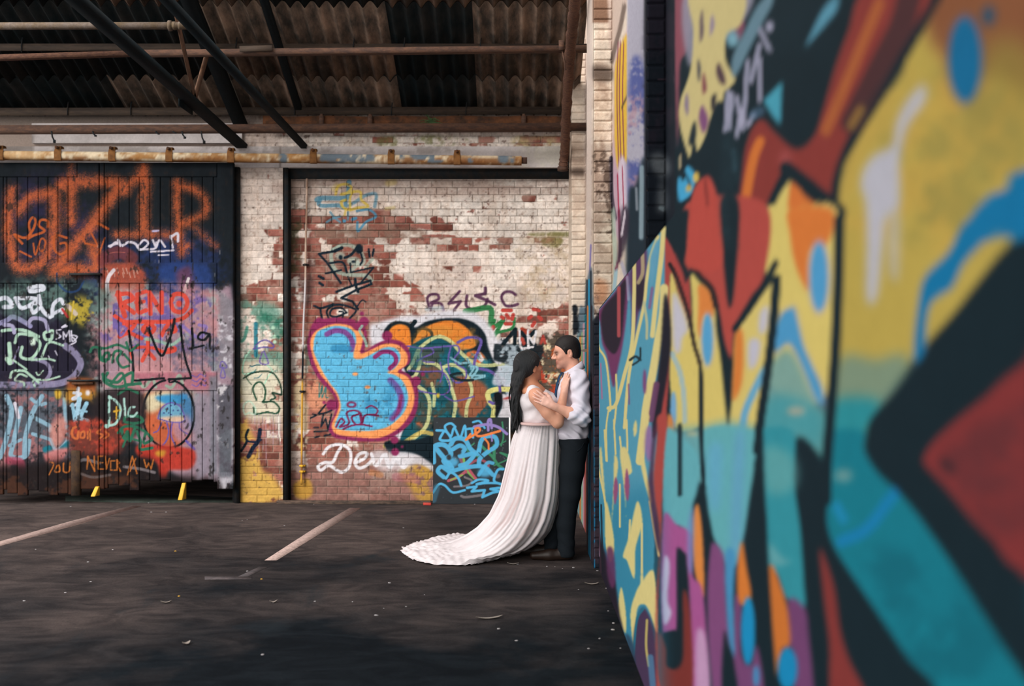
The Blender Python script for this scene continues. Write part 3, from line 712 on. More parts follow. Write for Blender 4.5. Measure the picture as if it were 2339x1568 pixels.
# round drawing on the lower right leaf
d.fill([(1230, 600), (1500, 590), (1640, 600), (1660, 800), (1600, 1000), (1430, 1050), (1260, 960), (1220, 800)], '#c4603c', 4, .95)
d.fill([(1260, 600), (1480, 590), (1400, 700), (1300, 760), (1220, 720)], '#d8c9a6', 5); d.fill([(1330, 620), (1560, 600), (1600, 640), (1500, 700), (1400, 680)], '#3f8fc0', 3); d.fill([(1540, 600), (1650, 640), (1650, 900), (1560, 880)], '#3a7db0', 6, .9)
d.fill([(1480, 820), (1600, 780), (1640, 900), (1560, 1020), (1480, 950)], '#b08aa0', 6, .8)
d.fill([(1350, 800), (1400, 710), (1470, 680), (1550, 720), (1575, 820), (1470, 830)], '#6fa8c4', 2); d.fill([(1370, 800), (1560, 790), (1570, 830), (1470, 845), (1380, 830)], '#d8b49a', 3)
PV = '#6a5aa6'
d.line([(1350, 810), (1380, 720), (1460, 675), (1540, 710), (1575, 825), (1470, 840), (1350, 810)], 11, PV, .6)
for x, y in ((1430, 720), (1460, 700), (1490, 690), (1440, 760), (1480, 740), (1400, 760), (1520, 740), (1540, 770), (1460, 775)): d.ell(x, y, 7, 7, '#3a3f80', .5)
d.line([(1425, 845), (1440, 920), (1420, 1000), (1340, 1090)], 13, PV, .7); d.line([(1470, 845), (1460, 950), (1510, 1060), (1530, 1100)], 13, PV, .7); d.line([(1530, 840), (1540, 900), (1600, 940)], 10, PV, .6); d.line([(1380, 840), (1350, 910), (1310, 930)], 10, PV, .6)
d.line([(1440 + 220 * math.cos(t) , 770 + 290 * math.sin(t)) for t in t_], 19, BL, .7); d.line([(1445, 470), (1450, 500), (1500, 490)], 16, BL, .7)
d.line([(1590, 1000), (1660, 1070)], 22, PV, 1)
for y in (440, 480, 520): d.line([(1640, y), (1680, y + 15), (1710, y - 10), (1750, y + 10), (1760, y - 5)], 8, PV, .6)
# black-purple bubble tag on the left leaf
d.fill([(-200, -60), (400, -80), (560, 60), (690, 260), (680, 430), (560, 540), (-200, 545)], '#232030', 2)
d.line([(-60, 20), (60, -30), (110, -60), (200, -20), (260, 20)], 40, '#8a86ac', 1.2); d.line([(560, 190), (640, 250), (690, 340), (640, 440), (540, 500), (380, 520), (40, 520), (-120, 515)], 56, '#86809e', 2, .95)
d.line([(300, 300), (400, 340), (430, 420), (380, 500)], 32, '#86809e', 1.2); d.line([(160, 200), (110, 340)], 14, '#86809e', 1)
GP = '#a8c8b4'
d.line([(130, 160), (160, 90), (260, 100), (340, 160), (320, 240), (260, 300), (180, 280), (190, 200)], 26, GP, 1); d.line([(20, 60), (100, 50), (220, 60), (330, 110)], 28, GP, 1)
d.line([(80, 170), (90, 330), (60, 300)], 36, GP, 1.2); d.line([(440, 60), (380, 80), (390, 130), (440, 130), (450, 60)], 26, GP, 1); d.line([(360, 280), (420, 160), (540, 185)], 20, GP, 1); d.line([(270, 310), (400, 300), (470, 315)], 18, GP, 1); d.line([(100, 300), (200, 370), (230, 390)], 16, GP, 1); d.ell(282, 155, 26, 34, '#c8dccc', 1)
d.line([(90, 460), (110, 410), (200, 400), (260, 440), (330, 500)], 22, GP, 1); d.line([(230, 450), (170, 430), (130, 480), (200, 500), (210, 540)], 18, GP, 1); d.line([(300, 540), (290, 480), (400, 480), (510, 450)], 16, GP, 1); d.line([(310, 415), (330, 440), (370, 400)], 12, GP, .8)
WT = '#c9c6d6'
d.line([(560, 10), (530, 30), (575, 20)], 14, WT, .7); d.line([(520, 50), (480, 60), (500, 90), (520, 110), (480, 130)], 13, WT, .7); d.line([(545, 130), (540, 70), (565, 110), (590, 60), (600, 150)], 13, WT, .7, smooth=False); d.line([(610, 60), (620, 150), (660, 110), (610, 100), (650, 150), (600, 180)], 12, WT, .7)
for x, y in ((410, 270), (470, 230), (480, 250)): d.line([(x, y), (x + 12, y + 18)], 8, WT, .6)
# white letters above
d.at(RC)
d.blotch([(40, 1120), (900, 1140), (900, 1400), (40, 1420)], '#5f7a74', .46, .14, .8, 12, 7); d.blotch([(600, 1250), (880, 1300), (870, 1480), (640, 1480)], '#b9a33a', .46, .08, .9, 8, 8)
LW = '#ccd0dc'
d.line([(260, 1170), (370, 1150), (390, 1180), (280, 1200), (260, 1170)], 36, LW, 1.2); d.line([(-40, 1280), (60, 1260), (110, 1330), (40, 1340)], 40, LW, 1.2); d.line([(140, 1260), (200, 1350), (330, 1270), (150, 1260)], 36, LW, 1.2)
d.line([(350, 1240), (360, 1330), (300, 1390), (280, 1320), (340, 1310), (400, 1390), (450, 1430)], 36, LW, 1.2); d.line([(470, 1420), (480, 1320), (540, 1270), (570, 1310)], 34, LW, 1.2); d.line([(480, 1400), (560, 1360), (560, 1390)], 30, LW, 1.2)
d.line([(610, 1330), (680, 1400)], 40, '#cdbfc4', 2, .8); d.line([(560, 1360), (610, 1430)], 22, '#b23a3a', 1); d.line([(660, 1290), (640, 1450)], 14, '#cdb040', 1)
d.line([(250, 1490), (300, 1440), (400, 1460), (430, 1540)], 34, '#a09cba', 1.2); d.line([(40, 1500), (110, 1510), (130, 1568)], 34, '#a09cba', 1.2)
d.line([(510, 1040), (520, 1120), (600, 1200), (700, 1190), (750, 1110)], 18, '#24406e', 2, .8)
# lower left leaf: pale blue letters, orange and pink
d.at(RD)
d.fill([(-200, 560), (600, 560), (600, 1230), (-200, 1230)], '#5f6672', 6, .8, smooth=False)
d.blotch([(-150, 560), (600, 560), (600, 1230), (-150, 1230)], '#a0696a', .50, .12, .85, 12, 9); d.blotch([(-150, 560), (600, 560), (600, 1230), (-150, 1230)], '#23262c', .54, .1, .9, 8, 10)
SB = '#86a9bc'
d.line([(60, 620), (100, 760), (50, 1000), (0, 1140)], 44, SB, 1.5); d.line([(180, 720), (120, 1000), (100, 1130), (220, 1130), (250, 1000)], 40, SB, 1.5); d.line([(130, 680), (160, 800)], 30, '#c9c4d0', 1.5)
d.line([(360, 620), (280, 760), (220, 960), (210, 1120)], 40, SB, 1.5); d.line([(270, 640), (330, 690), (390, 680)], 30, SB, 1.2); d.line([(270, 790), (420, 870), (430, 910)], 36, SB, 1.5); d.line([(280, 940), (440, 990)], 30, SB, 1.5); d.line([(550, 640), (560, 800), (580, 950), (560, 1020), (480, 1080), (440, 1000)], 30, SB, 1.5); d.line([(80, 1040), (180, 990)], 26, SB, 1.2)
d.fill([(430, 880), (520, 790), (560, 830), (560, 960), (480, 1060), (430, 960)], '#c88a80', 4, .9); d.fill([(370, 1060), (430, 1040), (470, 1090), (580, 1000), (580, 1060), (490, 1130), (470, 1140), (380, 1100)], '#1f6f80', 1); d.fill([(380, 1110), (580, 1060), (520, 1180), (440, 1230)], '#cf7a78', 3, .9)
d.line([(80, 1170), (170, 1180), (190, 1250)], 70, '#a8445a', 6, .8)
# middle post area
d.fill([(590, 480), (800, 480), (790, 640), (600, 660)], '#a3592f', 4, .9); d.fill([(560, 560), (830, 590), (820, 680), (590, 680)], '#b98a35', 5, .8); d.fill([(470, 570), (520, 570), (520, 630), (480, 640)], '#c8a23a', 2)
d.fill([(600, 680), (780, 660), (790, 840), (600, 870)], '#1d1d22', 3, .9)
d.line([(670, 550), (660, 600)], 30, '#d2cfd6', 1.5); d.line([(630, 590), (690, 600), (620, 640), (680, 640), (650, 690), (610, 700)], 24, '#c9cdd8', 1.2); d.ell(750, 590, 20, 24, '#dcd8de', 2)
d.line([(680, 640), (650, 830), (650, 860)], 40, '#9fc4d8', 1.2); d.line([(740, 680), (690, 800), (750, 830)], 36, '#8fbcd2', 1.2); d.line([(620, 690), (640, 820)], 30, '#8fbcd2', 1.2); d.line([(690, 740), (740, 750)], 20, '#8fbcd2', 1)
d.fill([(820, 600), (1210, 580), (1220, 900), (1000, 1000), (820, 880)], '#2a2326', 5, .9)
d.fill([(600, 880), (760, 820), (880, 840), (1000, 900), (1060, 1060), (950, 1120), (640, 1120), (600, 1000)], '#7a3a30', 8, .9); d.blotch([(600, 820), (1100, 860), (1050, 1100), (620, 1100)], '#b04434', .48, .1, .9, 6, 11)
d.fill([(1200, 1030), (1600, 1060), (1680, 1130), (1620, 1240), (1450, 1250), (1420, 1320), (1370, 1310), (1330, 1180), (1180, 1130)], '#b8392c', 3, .95); d.fill([(1330, 1090), (1410, 1080), (1400, 1130), (1340, 1130)], '#c98f35', 3)
OS = '#c46a3c'
d.line([(650, 880), (620, 900), (620, 960), (660, 980), (670, 920)], 20, OS, .8); d.line([(690, 930), (720, 920), (720, 970), (690, 970), (690, 930)], 16, OS, .8); d.line([(750, 920), (750, 980)], 16, OS, .8); d.line([(770, 900), (770, 990)], 16, OS, .8); d.line([(860, 900), (830, 930), (880, 950), (850, 980)], 16, OS, .8); d.line([(900, 920), (930, 950), (890, 980)], 16, OS, .8)
DG = '#2f6a52'
def dg(p, w=22): d.line(p, w, DG, .9)
dg([(770, 240), (800, 200), (900, 210), (1000, 180), (1080, 210)]); dg([(850, 230), (860, 300), (900, 320)], 30); dg([(900, 250), (880, 300), (930, 300), (930, 250), (900, 250)], 24); dg([(960, 330), (980, 240), (1040, 240), (1000, 300), (1040, 370), (1100, 360)]); dg([(1080, 160), (1110, 230), (1180, 180)]); dg([(1060, 260), (1120, 330)])
dg([(880, 430), (900, 500), (1000, 540), (1100, 520), (1200, 510)], 28); dg([(920, 420), (900, 470), (1000, 500), (1060, 450), (1130, 420), (1130, 500)], 26); dg([(940, 520), (1040, 420), (1080, 550)], 22); dg([(1010, 600), (1090, 560), (1180, 590)])
dg([(1060, 830), (1080, 790), (1180, 790), (1220, 830), (1150, 850), (1070, 840)], 24); dg([(1010, 930), (1060, 880), (1160, 880), (1250, 930), (1300, 980)], 24); dg([(1040, 900), (1060, 980), (1090, 920), (1110, 1000), (1150, 900)], 26); dg([(1170, 920), (1200, 1000), (1200, 1070), (1300, 1060)], 26); dg([(1240, 940), (1230, 1020), (1300, 990)], 24); dg([(1050, 1050), (1090, 980), (1190, 1000)], 18)
MI = '#a9d2c8'
d.line([(930, 620), (930, 860), (900, 870), (990, 850), (1030, 740), (1000, 670), (930, 620)], 22, MI, 1); d.line([(1060, 640), (1070, 780)], 18, MI, 1); d.line([(1150, 710), (1110, 720), (1100, 780), (1140, 790), (1170, 760)], 18, MI, 1); d.line([(970, 750), (1020, 740)], 18, '#d2a53a', .8); d.line([(995, 710), (995, 810)], 14, '#d2a53a', .8)
# broad dark base, orange capitals
d.fill([(-200, 1220), (300, 1200), (560, 1150), (900, 1120), (1300, 1150), (1340, 1300), (1700, 1300), (1960, 1340), (1960, 1560), (-200, 1560)], '#20191a', 8, .92, smooth=False)
d.blotch([(-200, 1290), (1200, 1300), (1200, 1460), (-200, 1460)], '#4a2e22', .48, .1, .9, 6, 12)
d.line([(640, 1200), (720, 1160), (850, 1190)], 26, '#8a8488', 2, .7); d.line([(1060, 1220), (1200, 1240), (1320, 1270)], 24, '#9a9094', 2, .7); d.line([(690, 1280), (800, 1310), (940, 1290)], 22, '#7a7274', 2, .6)
YB = '#b86a30'
d.line([(420, 1290), (460, 1200), (430, 1180)], 10, YB, .6); d.line([(490, 1210), (470, 1260), (510, 1260), (505, 1210), (490, 1210)], 12, YB, .6); d.line([(545, 1190), (545, 1260), (590, 1260), (600, 1180)], 12, YB, .6); d.line([(615, 1170), (612, 1260)], 10, YB, .6)
d.line([(745, 1240), (750, 1130), (810, 1260), (805, 1130)], 12, YB, .6, smooth=False); d.line([(880, 1130), (840, 1130), (840, 1240), (885, 1240)], 11, YB, .6, smooth=False); d.line([(840, 1185), (880, 1185)], 10, YB, .6); d.line([(900, 1130), (910, 1240), (935, 1150)], 11, YB, .6, smooth=False); d.line([(980, 1170), (945, 1170), (945, 1250), (990, 1250)], 11, YB, .6, smooth=False); d.line([(1000, 1250), (1000, 1160), (1020, 1190), (1000, 1200), (1030, 1260)], 11, YB, .6, smooth=False)
d.line([(1090, 1290), (1130, 1130), (1170, 1280)], 11, YB, .6, smooth=False); d.line([(1160, 1150), (1110, 1260)], 10, YB, .6); d.line([(1230, 1160), (1250, 1230), (1270, 1190), (1290, 1240), (1310, 1160)], 11, YB, .6, smooth=False)
# right stile and drips
d.at(None)
d.fill([(478, 860), (498, 860), (498, 1080), (478, 1090)], '#7d7d88', 3, .9, smooth=False); d.fill([(445, 900), (478, 900), (478, 1080), (450, 1100)], '#8f8896', 4, .8, smooth=False)
d.fill([(500, 662), (535, 690), (535, 870), (500, 850)], '#86838c', 4, .85, smooth=False); d.blotch([(500, 700), (536, 700), (536, 1080), (500, 1080)], '#d0ccd4', .56, .08, .95, 4, 13); d.fill([(498, 880), (532, 880), (530, 1090), (500, 1090)], '#4a4f58', 3, .8, smooth=False); d.blotch([(498, 880), (534, 880), (534, 1000), (498, 1000)], '#d8d4d8', .56, .08, .9, 4, 14)
d.line([(503, 840), (505, 828), (512, 828), (519, 840), (503, 840)], 2.4, PV, .5); d.line([(508, 842), (504, 860), (510, 864), (515, 860), (511, 842)], 2.4, PV, .5)
for x in range(478, 532, 4): d.line([(x, 1080), (x + .5, 1098 + (x * 7) % 19)], 1.6, '#8a8a94', .5, .7)

d.at(None)
d.a *= (0.88 + 0.24 * fnoise(d.h, d.w, (1.5, 3, 8), 43))[..., None]
dch = np.clip((fnoise(d.h, d.w, (2, 4, 10), 45, (1, 2)) - .70) / .04, 0, 1)[..., None]
d.a = d.a * (1 - .7 * dch) + hx('#2a2626') * .7 * dch
for _ in range(60):
    x, y = rng.rand() * 540, 560 + rng.rand() * 480; d.line([(x, y), (x, y + 4 + rng.rand() * 8)], 1.2, '#b9b2b0', .5, .6)

# ------------------------------------------------------------------ right wall: mural paint
MC = Canvas(1330, -60, 2560, 1640, 0.9, '#14252d', 61)
m = MC
m.a *= (0.92 + 0.16 * fnoise(m.h, m.w, (10, 36, 110), 62))[..., None]
BK, YE, OG, RE_, TL, LB, DB, LV, PP = '#14252d', '#d0bb64', '#d4742f', '#a5403a', '#1a7f90', '#4a97c8', '#0d6593', '#aeb0c6', '#7f4578'
m.at(RL)
# brown corner, yellow field
m.fill([(1700, -200), (3000, -200), (3000, 1900), (1700, 1900)], '#a8923f', 2, smooth=False)
m.at(None).fill([(1915, 480), (1935, 380), (1990, 270), (2060, 170), (2117, 72), (2600, -100), (2600, 560), (2300, 620), (2020, 900), (1985, 1010), (1900, 1010), (1915, 700)], '#b39c46', 4)
m.at(RL)
m.fill([(1780, -100), (3000, -100), (3000, 700), (2311, 560), (2180, 430), (2070, 560), (1950, 680), (1860, 560), (1850, 400), (1740, 230)], '#7c4430', 20, .85)
m.fill([(2090, 300), (2311, 260), (2600, 600), (2100, 900), (2050, 640)], '#8f7c38', 30, .8)
m.blotch([(1300, 500), (2300, 600), (2300, 1500), (1250, 1500)], '#c09a42', .5, .2, .6, 20, 1); m.blotch([(1500, 500), (2300, 600), (2300, 1500), (1550, 1500)], '#857f40', .54, .2, .6, 20, 2)
m.fill([(1240, 930), (1400, 700), (1480, 560), (1540, 620), (1420, 840), (1290, 1050), (1190, 1300), (1170, 1150)], '#b89a44', 8, .7)
m.fill([(1700, 540), (1600, 640), (1530, 780), (1500, 930), (1400, 980), (1330, 1060), (1300, 1180), (1330, 1290), (1340, 1561), (1340, 1900), (1400, 1900), (1440, 1561), (1460, 1400), (1540, 1300), (1550, 1200), (1550, 1000), (1600, 800), (1710, 640)], LV, 9, .9)
m.fill([(1480, 1350), (1545, 1300), (1545, 1700), (1520, 1800), (1480, 1700)], LV, 9, .55)
m.ell(1965, 380, 112, 285, '#3d4f7a', 8, .6); m.ell(1965, 380, 103, 272, DB, 3); m.ell(2115, 100, 42, 62, '#1d4a66', 6)
m.at(None).fill([(2600, 300), (2339, 390), (2300, 428), (2250, 455), (2213, 502), (2195, 530), (2167, 579), (2124, 618), (2106, 650), (2095, 715), (2088, 787), (2090, 832), (2112, 815), (2117, 733), (2131, 686), (2174, 658), (2203, 600), (2253, 550), (2300, 536), (2345, 545), (2600, 500)], '#8a86a0', 8, .7)
m.fill([(2600, 310), (2329, 394), (2303, 427), (2253, 455), (2214, 502), (2196, 521), (2167, 579), (2126, 620), (2108, 650), (2097, 715), (2090, 787), (2092, 830), (2110, 815), (2115, 733), (2130, 686), (2172, 658), (2201, 600), (2251, 550), (2298, 537), (2340, 548), (2600, 500)], '#0b6ea0', 3)
# grey-teal fade under the yellow
m.at(RM)
m.fill([(1180, 880), (1400, 900), (1530, 860), (1620, 920), (1500, 1150), (1330, 1370), (1330, 1561), (1060, 1561), (1090, 1200)], '#6f8a78', 14, .9); m.fill([(1150, 1150), (1400, 1150), (1420, 1250), (1330, 1400), (1330, 1600), (1060, 1600), (1100, 1300)], '#1f8793', 14, .95)
m.at(RN)
m.fill([(1120, -60), (1325, -60), (1330, 60), (1420, 190), (1560, 330), (1750, 590), (1950, 880), (2130, 1160), (2330, 1480), (2500, 1800), (1850, 1800), (1700, 1561), (1560, 1330), (1400, 1090), (1250, 870), (1130, 680), (1080, 520), (1085, 330), (1105, 130)], '#0f7486', 4)
m.line([(1180, 640), (1340, 560), (1480, 380), (1520, 330)], 70, '#0f78b4', 10, .8); m.line([(1150, 420), (1190, 500)], 60, '#1683b4', 9, .8); m.ell(1190, 220, 60, 40, '#7f9a94', 8, .7)
m.blotch([(1300, 700), (2000, 900), (2300, 1500), (1700, 1561)], '#0c5f70', .5, .2, .7, 16, 3)
# black diagonal band and red corner
m.at(None)
m.fill([(2600, 350), (2400, 520), (2325, 550), (2285, 580), (2181, 715), (2110, 812), (2045, 895), (1991, 955), (1978, 1000), (1978, 1035), (2010, 1085), (2056, 1126), (2110, 1187), (2181, 1295), (2253, 1413), (2330, 1530), (2420, 1640), (2600, 1640)], BK, 4)
m.fill([(2620, 640), (2329, 838), (2253, 905), (2181, 963), (2130, 1012), (2108, 1050), (2118, 1070), (2164, 1119), (2217, 1184), (2271, 1240), (2329, 1306), (2620, 1500)], '#7d2f30', 5)
m.blotch([(2180, 1000), (2600, 900), (2600, 1300), (2250, 1200)], '#5f2c30', .48, .2, .8, 20, 4); m.ell(2165, 1065, 26, 14, '#3a262c', 6, .8, .8)
# red arm with its black outline
m.at(RL)
m.line([(1800, -60), (1640, 230), (1480, 500), (1340, 720), (1220, 920), (1140, 1080), (1120, 1240)], 75, BK, 4)
m.fill([(1330, -60), (1220, 200), (1140, 420), (1060, 700), (1000, 870), (890, 950), (760, 850), (680, 765), (620, 800), (570, 920), (545, 1080), (525, 1300), (520, 1700), (690, 1700), (700, 1350), (760, 1200), (830, 1060), (950, 1120), (1105, 1240), (1115, 1180), (1150, 1050), (1210, 900), (1320, 690), (1480, 440), (1640, 180), (1740, -60)], '#84342f', 3)
m.line([(1620, -60), (1560, 160), (1440, 400), (1330, 620), (1250, 780)], 150, '#3f2a2e', 9, .85); m.line([(1420, 20), (1290, 330), (1170, 620), (1080, 830)], 70, '#a85a2e', 8, .9)
m.line([(1300, 700), (1240, 800)], 50, '#a07a34', 8, .7)
m.line([(660, 900), (620, 1000), (580, 1200), (550, 1420), (540, 1700)], 60, '#cf6f2d', 7, .95); m.ell(820, 1010, 40, 55, '#a04a4a', 8, .7)
m.fill([(840, 1160), (780, 1250), (720, 1400), (690, 1561), (690, 1760), (850, 1760), (855, 1180)], YE, 2); m.fill([(850, 1180), (960, 1260), (1140, 1400), (1150, 1500), (1120, 1600), (1110, 1800), (850, 1800)], '#cf6d2f', 2)
m.line([(830, 1075), (960, 1180), (1080, 1280), (1165, 1350)], 90, BK, 3); m.line([(835, 1070), (760, 1210), (710, 1350), (690, 1560), (680, 1800)], 36, BK, 3)
# column of yellow with blue drop and chevron
m.at(RM)
m.fill([(690, -60), (850, -60), (1150, -60), (1145, 500), (1110, 1000), (1060, 1150), (900, 1200), (720, 1000), (770, 400), (690, 330)], '#d0bb64', 2); m.fill([(850, -60), (1120, -60), (1095, 150), (980, 200), (970, 440), (940, 430), (880, 280), (850, 100)], '#d3722f', 3)
m.ell(1035, 370, 70, 240, '#9f9ab8', 5, .8); m.ell(1035, 370, 54, 215, '#4595c6', 2.5)
m.fill([(740, 900), (830, 830), (900, 900), (1000, 1120), (1070, 1250), (1060, 1400), (1030, 1500), (880, 1380), (860, 1600), (640, 1600), (700, 1000)], '#6f9a94', 10, .95); m.fill([(700, 1150), (1060, 1230), (1050, 1450), (1030, 1500), (880, 1390), (860, 1800), (640, 1800)], '#3d929c', 14, .9)
m.fill([(860, 560), (790, 600), (750, 720), (752, 860), (830, 800), (880, 850), (950, 1000), (1010, 1150), (1060, 1190), (1080, 1230), (1060, 1080), (990, 920), (940, 800), (890, 570)], '#9a98b4', 6, .7); m.fill([(860, 570), (800, 610), (760, 720), (758, 840), (830, 790), (880, 830), (950, 980), (1010, 1130), (1060, 1190), (1050, 1080), (985, 930), (930, 800), (880, 590)], '#4290c0', 2.5)
m.ell(890, 1225, 60, 26, '#b0a088', 6, .8)
m.line([(1165, 0), (1160, 300), (1150, 600), (1135, 900), (1105, 1300), (1085, 1561), (1080, 1800)], 66, BK, 5)
# red zigzag crown
m.fill([(195, -100), (690, -100), (690, 340), (600, 500), (500, 690), (475, 900), (435, 800), (370, 500), (230, 300), (200, 330)], '#ad453d', 2)
m.fill([(410, -100), (525, -100), (500, 400), (470, 570), (440, 430)], BK, 2.5); m.fill([(50, 90), (90, 0), (200, -60), (200, 60), (180, 370), (150, 310)], BK, 2)
m.fill([(50, 110), (160, 320), (185, 410), (210, 380), (230, 700), (255, 830), (200, 720), (150, 520), (90, 350), (90, 700), (80, 1000), (60, 1300), (50, 1600), (0, 1600), (30, 1200), (50, 900), (60, 600), (35, 300)], '#a5403c', 2)
m.fill([(88, 360), (140, 480), (200, 650), (250, 830), (280, 950), (290, 1150), (275, 1320), (130, 1340), (90, 1100), (85, 900)], YE, 2); m.fill([(110, 470), (160, 560), (200, 700), (165, 760), (150, 850), (110, 830), (100, 600)], '#b9b7c8', 5, .95)
m.line([(100, 860), (150, 980), (175, 1130), (180, 1290)], 32, '#8fb0c0', 3, .8); m.ell(108, 1220, 20, 120, '#6aa0c8', 2); m.fill([(70, 1250), (110, 1300), (115, 1470), (60, 1480)], '#d07a3a', 3)
m.fill([(220, 350), (280, 410), (370, 510), (380, 700), (410, 900), (440, 1150), (460, 1340), (290, 1340), (285, 950), (240, 800), (225, 500)], YE, 2); m.fill([(270, 420), (350, 480), (362, 620), (300, 620), (280, 760), (262, 700), (268, 550)], '#d67c38', 2.5); m.ell(325, 770, 46, 180, '#a9a4b4', 4, .7); m.ell(325, 770, 33, 162, '#4d9ac8', 2)
m.fill([(760, 400), (600, 580), (510, 720), (490, 900), (480, 1150), (470, 1330), (620, 1340), (690, 1000), (720, 700)], '#cfba66', 2); m.fill([(505, 720), (550, 730), (550, 1000), (515, 1130), (480, 1140), (490, 900)], '#d2752f', 4)
m.fill([(660, 600), (710, 560), (700, 700), (655, 730)], '#b5b3c2', 5); m.fill([(590, 780), (660, 780), (640, 920), (590, 950)], '#b5b3c2', 5); m.line([(690, 960), (620, 1100), (560, 1250), (545, 1420)], 46, '#5f9fc0', 4)
m.fill([(50, 1340), (270, 1330), (460, 1290), (640, 1330), (640, 1700), (50, 1700)], '#62a2a8', 12, .95, smooth=False); m.fill([(340, 1400), (430, 1390), (400, 1700), (330, 1700)], '#5a9fd0', 9, .7)
m.ell(230, 1370, 40, 16, '#b0b088', 4, .8)
m.fill([(360, 440), (380, 600), (410, 850), (430, 1100), (455, 1320), (470, 1200), (487, 900), (470, 890), (430, 780), (395, 560)], BK, 2.5)
m.line([(215, 285), (280, 370), (350, 450), (380, 560)], 38, '#2a2426', 3); m.line([(500, 700), (600, 560), (700, 400), (760, 280)], 42, BK, 3); m.line([(765, 380), (745, 650), (710, 950), (660, 1300), (635, 1561)], 56, BK, 3.5)
m.line([(85, 290), (130, 380), (200, 600), (240, 800), (280, 950), (285, 1200), (285, 1561)], 26, '#2a2022', 2.5); m.line([(280, 950), (285, 1250), (290, 1561)], 26, BK, 2.5)
m.line([(150, 1330), (150, 1561)], 22, BK, 2)
# lower right of the mural
m.at(RN)
m.fill([(870, 10), (1040, 100), (1085, 300), (1080, 520), (1130, 690), (1250, 880), (1400, 1100), (1560, 1340), (1760, 1660), (760, 1660), (700, 700)], BK, 3)
m.fill([(1040, 680), (1130, 920), (1170, 1200), (1230, 1400), (1330, 1600), (1340, 1700), (1120, 1700), (1100, 1300), (1065, 1000)], '#7f3230', 5)
m.fill([(655, -60), (870, -60), (875, 250), (915, 560), (938, 900), (940, 1065), (830, 1005), (770, 850), (700, 790), (700, 500), (672, 200)], '#2a8a98', 2.5); m.fill([(680, 40), (870, 100), (880, 300), (700, 320)], '#5f9f9f', 12, .7); m.fill([(720, 650), (800, 740), (860, 770), (730, 790)], '#7fa8a8', 6, .5)
m.fill([(840, 1010), (945, 1070), (970, 1250), (1000, 1561), (1000, 1700), (890, 1700), (870, 1350), (845, 1290)], '#6c3d69', 3); m.fill([(740, 795), (712, 830), (730, 1100), (740, 1400), (760, 1500), (800, 1330), (850, 1290), (835, 1080), (790, 920)], '#c66c2a', 2.5); m.ell(835, 1450, 62, 135, '#0f82b6', 2.5)
m.fill([(640, -60), (675, -60), (690, 300), (715, 800), (730, 1100), (770, 1700), (680, 1700), (640, 1250), (610, 950), (560, 620), (600, 300), (630, 100)], BK, 3)
m.fill([(290, -60), (640, -60), (620, 150), (580, 450), (552, 620), (500, 800), (440, 780), (345, 560), (310, 350)], '#58a4ac', 2.5); m.fill([(330, 60), (420, 40), (400, 420), (340, 400)], '#5a9fd0', 10, .5); m.fill([(500, 0), (560, 0), (530, 700), (470, 700)], '#5a96c4', 9, .6)
m.fill([(330, 690), (430, 730), (450, 1050), (470, 1350), (420, 1640), (350, 1640), (325, 1300)], '#7a4474', 4); m.fill([(500, 990), (540, 1040), (540, 1350), (600, 1430), (640, 1300), (680, 1640), (520, 1640), (485, 1350)], '#6f3f6c', 3)
m.fill([(438, 720), (500, 720), (490, 1000), (497, 1360), (470, 1320), (448, 1100)], '#3f8ab8', 3); m.fill([(545, 640), (520, 750), (515, 950), (540, 1045), (602, 1000), (572, 800)], '#d0732d', 2.5); m.ell(583, 1210, 44, 218, '#1187bc', 2.5); m.ell(635, 1500, 20, 70, '#3a86b8', 3)
m.fill([(430, 1220), (460, 1300), (490, 1400), (520, 1640), (420, 1640)], BK, 3)
m.fill([(262, 290), (305, 290), (330, 450), (350, 600), (322, 900), (322, 1200), (360, 1640), (330, 1640), (300, 1000), (275, 500)], BK, 3)
m.fill([(262, 400), (230, 520), (235, 750), (260, 900), (302, 985), (292, 600)], '#d8813a', 2)
m.fill([(45, -40), (140, -40), (270, 100), (262, 300), (230, 420), (220, 600), (150, 545), (45, 480)], '#5aa5b0', 3)
m.line([(150, -100), (150, 345)], 24, BK, 2)
m.fill([(40, 500), (130, 535), (220, 600), (230, 850), (300, 990), (325, 1640), (230, 1640), (210, 1000), (190, 800), (150, 680), (130, 760), (130, 1200), (40, 1225)], '#a04e8a', 3); m.fill([(200, 560), (235, 420), (232, 800), (205, 820)], '#6f86bc', 4, .8)
m.fill([(130, 680), (190, 720), (200, 950), (172, 980), (165, 1400), (70, 1440), (60, 1300), (30, 1280), (40, 1220), (130, 1200)], BK, 2.5, smooth=False); m.fill([(170, 960), (215, 1100), (218, 1640), (0, 1640), (10, 1230), (60, 1320), (70, 1440), (165, 1400)], '#7d302b', 3, .95)
m.fill([(50, 740), (85, 790), (70, 1000), (95, 1100), (50, 1170), (35, 1000)], '#bcb2cf', 3); m.fill([(255, 1230), (312, 1250), (340, 1640), (255, 1640)], '#b98db4', 5)
m.at(RM).line([(284, 1150), (287, 1400), (293, 1561), (303, 1720)], 28, BK, 2.5); m.line([(150, 1330), (150, 1760)], 22, BK, 2); m.line([(765, 380), (745, 650), (710, 950), (660, 1300), (640, 1480)], 52, BK, 3.5)
